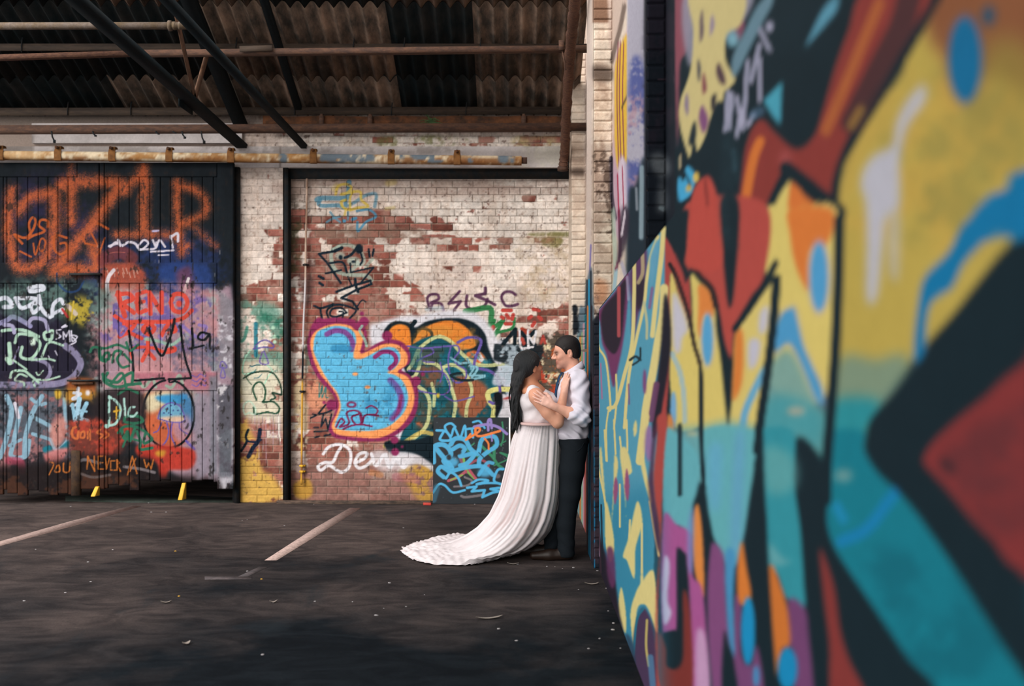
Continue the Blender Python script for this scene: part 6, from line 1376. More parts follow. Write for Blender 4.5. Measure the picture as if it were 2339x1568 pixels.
b_.line([(500, 1310), (450, 1260), (480, 1220), (530, 1250), (560, 1260), (700, 1225), (840, 1220), (920, 1290)], 36, CYB, 2, .95); b_.line([(520, 1320), (560, 1270), (620, 1310), (650, 1380)], 22, CYB, 1.4); b_.ell(850, 1270, 60, 40, CYB, 4, .9); b_.line([(800, 1290), (870, 1190), (920, 1190)], 30, CYB, 2, .9)
b_.line([(740, 1360), (800, 1330), (880, 1340), (780, 1370), (860, 1360), (960, 1360)], 20, CYB, 1.2); b_.line([(1010, 1240), (960, 1250), (930, 1340), (990, 1370)], 22, CYB, 1.2); b_.line([(410, 1440), (460, 1370), (510, 1380), (560, 1430), (600, 1440), (680, 1420)], 20, CYB, 1.4); b_.line([(700, 1400), (780, 1390), (740, 1430), (850, 1420), (830, 1480), (920, 1440), (980, 1430), (900, 1410), (980, 1400)], 22, CYB, 1.4, smooth=False)
b_.line([(410, 1500), (440, 1400)], 60, '#2a6a84', 5, .6)
b_.line([(760, 880), (860, 860), (960, 880), (1040, 940)], 24, PUb, 1); b_.line([(910, 890), (900, 820), (880, 830), (880, 910)], 22, PUb, 1); b_.line([(905, 930), (912, 1000)], 14, PUb, .8)
b_.line([(690, 990), (800, 920), (800, 890), (770, 900), (800, 960), (980, 915)], 20, ORb, .9); b_.line([(850, 980), (880, 1020), (885, 1070)], 16, ORb, .9); b_.line([(690, 990), (730, 940)], 16, ORb, .9)
b_.ell(625, 1095, 26, 22, '#1a1f26', 1.5); b_.line([(800, 1100), (840, 1140)], 8, '#0d1418', .8)
for i in range(70):
    x, y = rng.rand() * 640 + 410, rng.rand() * 700 + 810
    b_.ell(x, y, 2 + rng.rand() * 3, 2 + rng.rand() * 4, '#8a9298', .4, .8)
Yb = 10.55
x0, x1 = wx(990, Yb), wx(1163, Yb); z1 = wz(955, Yb)
A = rng_steps(x0, x1, .006); B = rng_steps(0.004, z1, .006)
lean = .10
pl = lambda a, b, d: np.stack([a, Yb - lean * (1 - b / z1) * 1.0 + .04 - d, b], 1)
mb = MB(); grid_mb(mb, A, B, pl, BD, G_BACK)
n = 8
V = np.concatenate([pl(np.array([x0, x1, x1, x0]), np.array([.004, .004, z1, z1]), np.zeros(4)), pl(np.array([x0, x1, x1, x0]), np.array([.004, .004, z1, z1]), np.full(4, -.018))])
mb.add(V, [(4, 7, 6, 5), (0, 4, 5, 1), (2, 6, 7, 3), (3, 7, 4, 0)], np.tile(lin('#1a2026')[:3], (8, 1)))
board = mb.build('leaning_board', mat('painted_board', attr=True, rough=.5, noise=.08, nscale=40)); tag(board, 'black painted board with blue graffiti leaning on the brick wall behind the couple', 'board')
V = np.concatenate([pl(np.array([x1, x1 + .016, x1 + .016, x1]), np.array([.004, .004, z1, z1]), np.full(4, .002)), pl(np.array([x1, x1 + .016, x1 + .016, x1]), np.array([.004, .004, z1, z1]), np.full(4, -.02))])
mb = MB(); mb.add(V, [(0, 1, 2, 3), (4, 7, 6, 5), (0, 4, 5, 1), (1, 5, 6, 2), (2, 6, 7, 3), (3, 7, 4, 0)]); mb.build('white_edge_strip', mat('white_plastic', '#e6e4e4', rough=.5), board)

# batten lying along the wall foot, scraps and grit on the floor
M_BAT = mat('dirty_wood', '#5b4a40', rough=.9, noise=.3, nscale=30, col2='#2f2925', mix_scale=14, stretch=(1, 5, 5))
mb = MB(); a, c_ = (wx(632, 10.5), 10.52, .018), (wx(985, 10.5), 10.5, .018); mb.bar(a, c_, .05, .034); o = mb.build('batten', M_BAT, bevel=.004); tag(o, 'dirty wooden batten lying along the foot of the brick wall', 'batten')
mb = MB(); a, c_ = (wx(968, 10.46), 10.43, .014), (wx(986, 10.46), 10.42, .014); mb.bar(a, c_, .022, .026); o = mb.build('red_offcut', mat('red_paint', '#b23a30', rough=.6, noise=.15), bevel=.003); tag(o, 'small red offcut on the floor beside the black board', 'offcut')
M_SCR = mat('pale_scrap', '#8f8b8c', rough=.8, noise=.2, nscale=60)
M_SCRY = mat('yellow_scrap', '#c29434', rough=.8, noise=.2, nscale=60)
M_LEAF = mat('dry_leaf', '#8a8078', rough=.8, noise=.3, nscale=60)
r = random.Random(12)
def scrap(u, v, s_, m_, nm='litter_scrap', tall=.35, seed=0):
    x, y = G(u, v); rr = random.Random(seed); nn = 7; mb = MB()
    P = [((.6 + .5 * rr.random()) * s_ * math.cos(2 * math.pi * i / nn), (.6 + .5 * rr.random()) * s_ * .8 * math.sin(2 * math.pi * i / nn)) for i in range(nn)]
    V = [(x + a, y + b, .001) for a, b in P] + [(x + a * .8, y + b * .8, .001 + s_ * tall * (.5 + rr.random() * .5)) for a, b in P] + [(x, y, .002 + s_ * tall)]
    mb.add(V, [(i, (i + 1) % nn, nn + (i + 1) % nn, nn + i) for i in range(nn)] + [(nn + i, nn + (i + 1) % nn, 2 * nn) for i in range(nn)])
    return mb.build(nm, m_)
pale = [(162, 1158), (380, 1171), (346, 1171), (565, 1188), (554, 1190), (650, 1202), (82, 1256), (258, 1257), (202, 1285), (208, 1330), (150, 1355), (56, 1374), (625, 1378), (720, 1375), (806, 1376), (860, 1407), (877, 1391), (890, 1333), (970, 1360), (565, 1306), (922, 1207), (1085, 1153), (1182, 1290), (1268, 1296), (1285, 1300), (1310, 1298), (1365, 1305), (1322, 1348), (1140, 1438), (1400, 1440), (1390, 1397), (1370, 1460), (1418, 1482), (1345, 1483), (1180, 1465), (928, 1387), (600, 1497), (717, 1153), (1385, 1345), (1402, 1425), (1250, 1295), (340, 1150), (172, 1135)]
for i, (u, v) in enumerate(pale):
    o = scrap(u, v, .006 + r.random() * .009, M_SCR, seed=i); zone = 'beside the mural wall at lower right' if u > 1230 else 'along the foot of the back wall' if v < 1205 else 'just below the left parking line' if (u < 320 and v < 1345) else 'in the lower left corner' if u < 420 else 'in front of the wedding train' if u > 780 else 'beside the faded line at centre left'
    tag(o, 'small pale litter scrap on the floor ' + zone, 'litter', 'pale litter scraps ' + zone)
for i, (u, v) in enumerate([(905, 1149), (920, 1147), (401, 1260), (598, 1324), (409, 1363)]):
    o = scrap(u, v, .010, M_SCRY, seed=50 + i); tag(o, 'small yellow scrap of litter lying on the dark floor', 'litter', 'yellow litter scraps on the floor')
def leafo(nm, label, u, v, L_, w, ang, cat):
    x, y = G(u, v); mb = MB(); V = []; ca, sa = math.cos(ang), math.sin(ang)
    ts = np.linspace(-1, 1, 11)
    for t in ts:
        ww = w * (1 - t * t) ** .7 + .0015
        for s_ in (-1, 0, 1):
            lx, ly = t * L_ / 2, s_ * ww; V.append((x + lx * ca - ly * sa, y + lx * sa + ly * ca, .004 + .012 * (t * t) + (.004 if s_ else 0)))
    Q = [(i * 3 + j, (i + 1) * 3 + j, (i + 1) * 3 + j + 1, i * 3 + j + 1) for i in range(10) for j in range(2)]
    V2 = [(a, b, c - .0025) for a, b, c in V]; k3 = len(V)
    mb.add(V + V2, Q + [tuple(k3 + i for i in q[::-1]) for q in Q]); o = mb.build(nm, M_LEAF, smooth=True); tag(o, label, cat)
leafo('dry_leaf', 'long dry curled leaf on the floor below the wedding train', 1118, 1415, .17, .012, .25, 'leaf')
leafo('paper_curl', 'thin white curl of paper on the floor left of centre', 380, 1379, .07, .008, .2, 'paper')
leafo('feather', 'small pale feather on the floor in the lower left', 426, 1473, .045, .016, .6, 'feather')
leafo('torn_paper', 'torn white paper piece on the floor by the mural wall', 1352, 1337, .10, .012, -.05, 'paper')
leafo('torn_paper', 'torn pale paper shred on the floor under the wedding dress hem', 1172, 1291, .09, .006, -.1, 'paper')
leafo('paper_curl', 'bright white crumpled paper bit on the floor near the faded line', 625, 1378, .05, .010, .3, 'paper')

# ------------------------------------------------------------------ people: smooth-blended bodies turned into one surface each
def nrm(v): v = np.asarray(v, float); return v / np.linalg.norm(v)
class Body:
    def __init__(s, lo, hi, h):
        s.h = h; s.lo = np.asarray(lo, float); s.n = np.ceil((np.asarray(hi) - s.lo) / h).astype(int) + 1
        s.f = np.full(s.n, 1.0, np.float32); s.prims = []
    def sub(s, lo, hi, pad):
        a = np.clip(np.floor((lo - pad - s.lo) / s.h).astype(int), 0, s.n - 1); b = np.clip(np.ceil((hi + pad - s.lo) / s.h).astype(int) + 1, 1, s.n)
        g = [s.lo[i] + np.arange(a[i], b[i]) * s.h for i in range(3)]
        P = np.stack(np.meshgrid(*g, indexing='ij'), -1)
        return tuple(slice(a[i], b[i]) for i in range(3)), P
    def op(s, fn, lo, hi, k, mode, col=None, cw=1.0):
        pad = k + 3 * s.h
        sl, P = s.sub(np.asarray(lo), np.asarray(hi), pad)
        if P.size == 0: return
        d = fn(P).astype(np.float32); F_ = s.f[sl]
        if mode == 'add':
            h = np.clip(.5 + .5 * (F_ - d) / max(k, 1e-6), 0, 1); s.f[sl] = F_ * (1 - h) + d * h - k * h * (1 - h)
        else:
            h = np.clip(.5 - .5 * (F_ + d) / max(k, 1e-6), 0, 1); s.f[sl] = F_ * (1 - h) - d * h + k * h * (1 - h)
        if col is not None: s.prims.append((fn, np.asarray(col), cw))
    def cone(s, a, b, ra, rb, k=.02, mode='add', col=None, cw=1.0):
        a, b = np.asarray(a, float), np.asarray(b, float); d = b - a; L2 = max(1e-9, d @ d)
        def fn(P):
            q = P - a; t = np.clip((q @ d) / L2, 0, 1); return np.linalg.norm(q - t[..., None] * d, axis=-1) - (ra + (rb - ra) * t)
        r = max(ra, rb); s.op(fn, np.minimum(a, b) - r, np.maximum(a, b) + r, k, mode, col, cw); return s
    def path(s, pts, rs, k=.02, mode='add', col=None, cw=1.0):
        for i in range(len(pts) - 1): s.cone(pts[i], pts[i + 1], rs[i], rs[i + 1], k, mode, col, cw)
        return s
    def ell(s, c, r, R=None, k=.02, mode='add', col=None, cw=1.0):
        c, r = np.asarray(c, float), np.asarray(r, float); R = np.eye(3) if R is None else np.asarray(R, float)   # rows of R: local axes
        def fn(P):
            q = (P - c) @ R.T; k0 = np.linalg.norm(q / r, axis=-1); k1 = np.linalg.norm(q / (r * r), axis=-1); return k0 * (k0 - 1) / np.maximum(k1, 1e-6)
        m_ = r.max(); s.op(fn, c - m_, c + m_, k, mode, col, cw); return s
    def half(s, n, d, mode='sub', k=.003):
        n = nrm(n); s.op(lambda P: P @ n - d, s.lo, s.lo + s.n * s.h, k, mode)   # removes the side where n.p < d
    def ripple(s, fn):
        sl, P = s.sub(s.lo, s.lo + s.n * s.h, 0); m_ = np.abs(s.f[sl]) < .05
        d = np.zeros(s.f[sl].shape, np.float32); d[m_] = fn(P[m_]); s.f[sl] += d
    def mesh(s, name, material, parent=None, base=None, blend=.006):
        f = s.f; ins = f < 0; nx, ny, nz_ = f.shape
        c8 = [(i, j, k) for i in (0, 1) for j in (0, 1) for k in (0, 1)]
        cnt = sum(ins[i:nx - 1 + i, j:ny - 1 + j, k:nz_ - 1 + k].astype(np.int8) for i, j, k in c8)
        act = np.argwhere((cnt > 0) & (cnt < 8)); idx = -np.ones(cnt.shape, np.int64); idx[tuple(act.T)] = np.arange(len(act))
        acc = np.zeros((len(act), 3)); num = np.zeros(len(act))
        for a in c8:
            for ax in range(3):
                if a[ax]: continue
                b = list(a); b[ax] = 1
                A = act + np.array(a); B = act + np.array(b)
                fa = f[tuple(A.T)]; fb = f[tuple(B.T)]; m_ = (fa < 0) != (fb < 0)
                t = np.where(m_, fa / np.where(m_, fa - fb, 1), 0)
                acc[m_] += (A + t[:, None] * (B - A))[m_]; num[m_] += 1
        V = acc / num[:, None] * s.h + s.lo
        Q = []
        for ax in range(3):
            e = [slice(None)] * 3; e2 = [slice(None)] * 3; e[ax] = slice(0, -1); e2[ax] = slice(1, None)
            ch = np.argwhere(ins[tuple(e)] != ins[tuple(e2)]); o1, o2 = [(1, 2), (2, 0), (0, 1)][ax]
            ok = (ch[:, o1] > 0) & (ch[:, o2] > 0) & (ch[:, o1] < cnt.shape[o1]) & (ch[:, o2] < cnt.shape[o2]); ch = ch[ok]
            def cell(da, db):
                c = ch.copy(); c[:, o1] -= da; c[:, o2] -= db; return idx[tuple(c.T)]
            q = np.stack([cell(1, 1), cell(0, 1), cell(0, 0), cell(1, 0)], 1); fl = ~ins[tuple(ch.T)]; q[fl] = q[fl][:, ::-1]; Q.append(q)
        Q = np.concatenate(Q); Q = Q[(Q >= 0).all(1)]
        # light smoothing
        nb = np.zeros_like(V); nn = np.zeros(len(V))
        for i in range(4):
            a, b = Q[:, i], Q[:, (i + 1) % 4]; np.add.at(nb, a, V[b]); np.add.at(nn, a, 1); np.add.at(nb, b, V[a]); np.add.at(nn, b, 1)
        V = V * .6 + nb / np.maximum(nn, 1)[:, None] * .4
        if s.prims:
            Wt = np.zeros(len(V)); C = np.zeros((len(V), 3))
            for fn, col, cw in s.prims:
                w = np.exp(-np.clip(fn(V[:, None, :])[:, 0], -.003, 1) / blend) * cw; Wt += w; C += w[:, None] * col
            C = C / Wt[:, None]
        else: C = np.tile(np.asarray(base if base is not None else (1, 1, 1)), (len(V), 1))
        me = bpy.data.meshes.new(name); me.vertices.add(len(V)); me.vertices.foreach_set('co', V.ravel())
        me.loops.add(Q.size); me.loops.foreach_set('vertex_index', Q.ravel()); me.polygons.add(len(Q)); me.polygons.foreach_set('loop_start', np.arange(0, Q.size, 4)); me.polygons.foreach_set('loop_total', np.full(len(Q), 4))
        me.update(calc_edges=True); me.validate()
        me.polygons.foreach_set('use_smooth', [True] * len(me.polygons))
        ca = me.color_attributes.new('paint', 'FLOAT_COLOR', 'POINT'); Ca = np.ones((len(V), 4)); Ca[:, :3] = C; ca.data.foreach_set('color', Ca.ravel().astype(np.float32))
        me.materials.append(material); o = bpy.data.objects.new(name, me); return link(o, parent)

M_SKIN = mat('skin', attr=True, rough=.55, noise=.06, nscale=60, spec=.35, bump=.05, bscale=300)
M_HAIR = mat('dark_hair', '#0c1014', rough=.45, noise=.5, nscale=60, spec=.5, bump=.6, bscale=140, stretch=(6, 6, .5))
M_HAIRM = mat('short_dark_hair', '#1a1312', rough=.6, noise=.4, nscale=120, spec=.35, bump=.3, bscale=500)
M_SHIRT = mat('white_cotton', '#d2ccd6', rough=.85, noise=.04, nscale=40, bump=.08, bscale=200, spec=.1)
M_TROU = mat('charcoal_wool', '#191e23', rough=.9, noise=.15, nscale=80, bump=.1, spec=.1)
M_SHOE = mat('brown_leather', '#21150f', rough=.5, noise=.2, nscale=40)
M_TIE = mat('blue_tie', '#123a5c', rough=.5, noise=.1, nscale=80)
M_DRESS = mat('ivory_chiffon', attr=True, rough=.85, noise=.05, nscale=30, bump=.1, bscale=80, spec=.1)
SK_M, SK_W = lin('#e2a58c')[:3], lin('#c68564')[:3]
def SC(h): return lin(h)[:3]

def frame(f, up=(0, 0, 1)):
    f = nrm(f); s_ = nrm(np.cross(up, f)); u = np.cross(f, s_); return np.array([f, s_, u])   # rows: forward, left, up
def head(B, c, R, skin, lip, brow, k=.012, fem=False, stub=None):
    P = lambda x, y, z: np.asarray(c) + np.array([x, y, z]) @ R
    g = .94 if fem else 1.0
    B.ell(P(-.018, 0, .035), (.098, .076, .088), R, .03, col=skin); B.ell(P(.028, 0, -.025), (.064 * g, .060 * g, .085), R, .03, col=skin)
    B.ell(P(.030, 0, -.078), (.056 * g, .051 * g, .044), R, .02, col=stub if stub is not None else skin); B.ell(P(.075, 0, -.106), (.019, .022, .018), R, .02, col=stub if stub is not None else skin)
    B.ell(P(.082, 0, .017), (.014, .048, .011 if not fem else .008), R, .014, col=skin)
    B.cone(P(.088, 0, .006), P(.112, 0, -.028), .0085, .0125, .012, col=skin)
    for s_ in (-1, 1):
        B.ell(P(.099, s_ * .012, -.034), (.01, .008, .008), R, .008, col=skin)
        B.ell(P(.064, s_ * .038, -.028), (.022, .02, .02), R, .02, col=skin)
        B.ell(P(.091, s_ * .032, .000), (.010, .016, .009), R, .008, 'sub')
        B.ell(P(.0775, s_ * .031, -.001), (.0125, .0135, .010), R, .004, col=SC('#8a6a5c'), cw=1.0); B.ell(P(.0865, s_ * .032, -.001), (.005, .009, .0035), R, .002, col=SC('#1c1412'), cw=3.0)
        B.ell(P(.087, s_ * .032, .019), (.006, .019, .0035), R, .004, col=brow, cw=2.0)
        B.ell(P(-.016, s_ * .075, -.012), (.019, .009, .032), R, .006, col=skin); B.ell(P(-.012, s_ * .083, -.008), (.010, .006, .018), R, .003, 'sub')
        B.ell(P(-.012, s_ * .076, -.036), (.010, .007, .011), R, .006, col=skin)
    B.ell(P(.0845, 0, -.060), (.0095, .023, .0050), R, .006, col=lip, cw=1.5); B.ell(P(.083, 0, -.070), (.0095, .020, .0060), R, .006, col=lip, cw=1.5)
    B.ell(P(.096, 0, -.065), (.007, .022, .0015), R, .002, 'sub')
    return P
def hand(B, w, d, n, side, skin, curl=(12, 18, 14), spread=.05, sc=1.0, nails=None):
    "w wrist, d towards the fingers, n the way the palm faces, side +1/-1 for the thumb"
    w = np.asarray(w, float); d = nrm(d); n = nrm(np.asarray(n) - (np.asarray(n) @ d) * d); t = np.cross(d, n) * side
    offs = (.029, .010, -.009, -.027); lens = ((.040, .024, .019), (.044, .027, .020), (.041, .025, .019), (.031, .019, .017))
    B.cone(w - d * .02, w + d * .035, .024 * sc, .026 * sc, .015, col=skin)
    for i, (o, L_) in enumerate(zip(offs, lens)):
        kn = w + (d * (.088 - abs(i - 1) * .004) + t * o) * sc
        B.cone(w + (d * .02 + t * o * .6) * sc, kn, .0165 * sc, .0120 * sc, .012, col=skin)
        p = kn; a = 0; dd = nrm(d + t * (o / .03) * spread)
        for j, l in enumerate(L_):
            a += math.radians(curl[j] * (1 + .15 * i)); v = dd * math.cos(a) + n * math.sin(a); q = p + v * l * sc
            B.cone(p, q, (.0098 - .0009 * j) * sc * (.88 if i == 3 else 1), (.0089 - .0009 * j) * sc * (.88 if i == 3 else 1), .0035, col=skin); p = q
    b0 = w + (d * .022 + t * .020) * sc; b1 = w + (d * .055 + t * .046 + n * .012) * sc; b2 = w + (d * .083 + t * .056 + n * .018) * sc; b3 = w + (d * .104 + t * .054 + n * .022) * sc
    B.path([b0, b1, b2, b3], [.017 * sc, .0135 * sc, .011 * sc, .0092 * sc], .008, col=skin)

YC = 7.86
# ------------------------------------------------ the man, leaning back on the painted pier, facing left
man = Body((.05, 7.40, -.01), (.68, 8.35, 1.78), .0045)
Rm = frame((-.965, -.17, -.17)); cm = np.array([.425, 7.855, 1.628])
Pm = head(man, cm, Rm, SK_M, SC('#a8655a'), SC('#3a2a24'), stub=SC('#b98a78'))
man.cone(Pm(-.03, 0, -.05), (.50, YC, 1.42), .058, .066, .03, col=SK_M)
man.ell((.49, YC, 1.24), (.10, .17, .22), None, .05, col=SK_M); man.ell((.49, YC, .98), (.085, .12, .12), None, .05, col=SK_M)
for s_, foot in ((-1, (.40, 7.80)), (1, (.30, 7.95))):
    man.path([(.49, YC + s_ * .075, .92), (.445 if s_ < 0 else .40, YC + s_ * .08, .50), (foot[0] + .02, foot[1], .09)], [.07, .045, .033], .03, col=SK_M)
shN, elN, wrN = np.array([.515, 7.680, 1.405]), np.array([.528, 7.615, 1.128]), np.array([.312, 7.578, 1.222])
man.path([shN, elN], [.055, .044], .03, col=SK_M); man.path([elN, elN * .62 + wrN * .38, wrN], [.042, .044, .027], .02, col=SK_M)
hand(man, wrN, (-.155, .012, .085), (-.02, 1, -.05), -1, SC('#deac9a'), curl=(2, 7, 10), spread=.16)
shF, elF, wrF = np.array([.52, 8.05, 1.40]), np.array([.48, 8.16, 1.14]), np.array([.26, 8.15, 1.10])
man.path([shF, elF], [.052, .044], .03, col=SK_M); man.path([elF, wrF], [.042, .028], .02, col=SK_M); hand(man, wrF, (-.15, -.06, .02), (-.3, -1, 0), 1, SK_M)
person_m = man.mesh('person', M_SKIN)
tag(person_m, 'man in white shirt, blue tie and charcoal trousers leaning back on the painted wall', 'person')
# hair
hr = Body((.25, 7.70, 1.45), (.62, 8.05, 1.80), .0035)
hr.ell(Pm(-.020, 0, .040), (.104, .083, .093), Rm, .01); hr.ell(Pm(-.055, 0, -.01), (.064, .076, .075), Rm, .02)
hr.ell(Pm(.092, 0, -.03), (.078, .14, .098), Rm, .006, 'sub'); hr.ell(Pm(-.03, 0, -.115), (.12, .12, .055), Rm, .01, 'sub')
for s_ in (-1, 1): hr.ell(Pm(-.012, s_ * .085, -.02), (.028, .03, .042), Rm, .004, 'sub'); hr.cone(Pm(.018, s_ * .069, .03), Pm(.014, s_ * .067, -.008), .012, .007, .008)
hr.ripple(lambda P: .0006 * np.sin(P[:, 0] * 420 + 2 * np.sin(P[:, 2] * 160)) * np.sin(P[:, 1] * 300))
hr.mesh('hair', M_HAIRM, person_m)
# shirt
sh = Body((.26, 7.45, .88), (.68, 8.30, 1.56), .0042)
sh.ell((.474, YC, 1.30), (.125, .190, .165), None, .05); sh.ell((.476, YC, 1.08), (.124, .170, .21), None, .05); sh.ell((.480, YC, .965), (.120, .158, .085), None, .04)
sh.cone((.505, 7.70, 1.435), (.505, 8.02, 1.435), .062, .062, .05); sh.cone((.49, YC, 1.42), (.485, YC, 1.468), .080, .062, .03)
sh.path([shN + [.005, 0, .005], elN + [.0, 0, .01]], [.075, .072], .03); sh.cone(elN, elN * .80 + wrN * .20, .070, .064, .02); sh.cone(elN * .86 + wrN * .14, elN * .76 + wrN * .24, .067, .067, .006)
sh.path([shF, elF], [.072, .066], .03); sh.cone(elF, elF * .8 + wrF * .2, .06, .058, .02)
sh.ripple(lambda P: .0075 * np.sin(P[:, 2] * 62 + P[:, 0] * 38 + 2.6 * np.sin(P[:, 1] * 16 + P[:, 2] * 9 + P[:, 0] * 12)) * np.clip(.25 + np.exp(-((P[:, 2] - 1.17) / .10) ** 2) + .9 * np.exp(-((P[:, 2] - .98) / .06) ** 2), 0, 1) + .0045 * np.sin(P[:, 0] * 60 - P[:, 2] * 42 + P[:, 1] * 20 + 1.5 * np.sin(P[:, 2] * 25)))
sh.cone(Pm(-.02, 0, -.02), (.478, YC, 1.462), .060, .056, .004, 'sub')
sh.half((0, 0, 1), .925)
dq = elN - wrN; dq = nrm(dq); sh.cone(wrN, elN * .76 + wrN * .24, .10, .0, .002, 'sub') if False else None
sh.mesh('shirt', M_SHIRT, person_m)
mb = MB(); nph = 48; rowsC = [(.062, .028), (.066, .036), (.071, .036), (.080, .012), (.090, -.018), (.086, -.020), (.074, .004)]
V = []
for q in range(nph):
    ph = 2 * math.pi * q / nph; fr_ = math.cos(ph)      # ph = 0 faces the front (-x)
    for ri, (rr_, dz) in enumerate(rowsC):
        tip = .030 * max(0, fr_) ** 3 if ri in (4, 5) else 0
        V.append((.482 - rr_ * fr_ * 1.06 - .004 * (ri < 3) , YC + rr_ * math.sin(ph), 1.476 + dz - .046 * fr_ - tip))
kk = len(rowsC)
mb.add(V, [(q * kk + j, ((q + 1) % nph) * kk + j, ((q + 1) % nph) * kk + (j + 1) % kk, q * kk + (j + 1) % kk) for q in range(nph) for j in range(kk)]); mb.build('collar', M_SHIRT, person_m, smooth=True)
# tie
mb = MB(); pts = [(.398, 1.470, .019), (.378, 1.440, .015), (.358, 1.38, .026), (.345, 1.30, .032), (.338, 1.20, .038), (.345, 1.10, .040), (.352, 1.03, .004)]
V = []
for x, z, w_ in pts: V += [(x - .004, YC - .03 - w_, z), (x - .012, YC - .03, z), (x - .004, YC - .03 + w_, z), (x + .006, YC - .03 + w_, z), (x + .006, YC - .03 - w_, z)]
Q = [(i * 5 + j, i * 5 + (j + 1) % 5, (i + 1) * 5 + (j + 1) % 5, (i + 1) * 5 + j) for i in range(len(pts) - 1) for j in range(5)] + [(0, 1, 2, 3, 4)]
mb.add(V, Q); mb.build('tie', M_TIE, person_m, smooth=True)
# trousers, shoes, ring
tr_ = Body((.10, 7.60, -.01), (.68, 8.15, 1.02), .0045)
tr_.ell((.482, YC, .93), (.122, .160, .10), None, .04)
tr_.path([(.490, YC - .075, .90), (.466, YC - .08, .70), (.452, YC - .085, .52), (.422, 7.79, .28), (.425, 7.79, .06)], [.106, .095, .080, .070, .066], .03)
tr_.path([(.488, YC + .075, .90), (.415, YC + .09, .52), (.34, 7.95, .28), (.315, 7.95, .06)], [.106, .080, .070, .064], .03)
tr_.ripple(lambda P: .004 * np.sin(P[:, 2] * 60 + P[:, 0] * 50) * np.exp(-((P[:, 2] - .93) / .08) ** 2) + .003 * np.sin(P[:, 2] * 70 + 2 * np.sin(P[:, 0] * 30)) * np.exp(-((P[:, 2] - .12) / .1) ** 2))
tr_.half((0, 0, 1), .028); tr_.half((0, 0, -1), -.955)
tro = tr_.mesh('trousers', M_TROU, person_m)
mb = MB(); mb.tube([(.56, YC - .155, .93), (.535, YC - .172, .89), (.50, YC - .178, .86)], .004, 6); mb.build('pocket_edge', M_TROU, tro)
for heel, toe in (((.445, 7.79), (.17, 7.80)), ((.345, 7.95), (.07, 7.99))):
    sB = Body((min(heel[0], toe[0]) - .08, 7.70, -.002), (max(heel[0], toe[0]) + .08, 8.08, .14), .004)
    h_, t_ = np.array([*heel, .045]), np.array([*toe, .032]); sB.cone(h_, h_ * .45 + t_ * .55, .042, .046, .02); sB.cone(h_ * .45 + t_ * .55, t_, .046, .032, .02); sB.cone(h_ + [0, 0, .03], h_ * .8 + t_ * .2 + [0, 0, .035], .038, .034, .02); sB.half((0, 0, 1), .001)
    sB.mesh('shoe', M_SHOE, person_m)
mb = MB(); rc = wrN + nrm((-.155, .012, .085)) * .100 + np.array([-.006, .0, -.012]); n = 14
mb.tube([tuple(rc + np.array([.003 * math.cos(t), .0105 * math.sin(t), .0105 * math.cos(t)])) for t in np.linspace(0, 2 * math.pi, n)], .0018, 6, cap=False); mb.build('ring', mat('silver', '#d8d8dc', rough=.25, metal=1.0), person_m)

# ------------------------------------------------ the woman, facing right and away, hands on his chest
wm = Body((-.02, 7.42, .0), (.56, 8.30, 1.68), .0045)
Rw = frame((.80, .56, .16)); cw_ = np.array([.140, 7.87, 1.515])
Pw = head(wm, cw_, Rw, SK_W, SC('#8f4a44'), SC('#221a18'), fem=True)
wm.cone(Pw(-.025, 0, -.05), (.165, 7.86, 1.32), .052, .064, .03, col=SK_W); wm.ell((.16, 7.86, 1.32), (.09, .17, .055), None, .04, col=SK_W)
wm.ell((.20, 7.87, 1.18), (.12, .15, .17), None, .05, col=SK_W); wm.ell((.22, 7.87, .97), (.10, .11, .10), None, .05, col=SK_W)
for s_ in (-1, 1): wm.path([(.22, 7.88 + s_ * .06, .92), (.15, 7.92 + s_ * .06, .48), (-.05, 8.02 + s_ * .05, .09)], [.07, .05, .035], .03, col=SK_W); wm.cone((-.08, 8.02 + s_ * .05, .03), (.0, 8.02 + s_ * .05, .03), .026, .022, .02, col=SK_W)
shW, elW, wrW = np.array([.185, 7.680, 1.290]), np.array([.350, 7.640, 1.090]), np.array([.400, 7.655, 1.312])
wm.ell(shW + [.005, .01, .005], (.056, .052, .058), None, .03, col=SC('#cf957a')); wm.path([shW + [.005, 0, -.01], shW * .4 + elW * .6, elW], [.058, .058, .047], .02, col=SC('#cf957a')); wm.path([elW, elW * .6 + wrW * .4, wrW], [.045, .043, .027], .012, col=SC('#cf957a'))
hand(wm, wrW, (.020, .004, .14), (.75, .66, -.1), 1, SC('#dca894'), curl=(6, 8, 8), spread=.02, sc=.92)
shX, elX, wrX = np.array([.19, 8.05, 1.29]), np.array([.36, 8.12, 1.10]), np.array([.40, 8.02, 1.30])
wm.path([shX, elX], [.058, .046], .02, col=SK_W); wm.path([elX, wrX], [.044, .027], .02, col=SK_W); hand(wm, wrX, (-.01, -.05, .14), (.8, -.5, 0), -1, SK_W, sc=.92)
person_w = wm.mesh('person', M_SKIN)
tag(person_w, 'bride with long dark hair in a white gown with a train, holding the man', 'person')
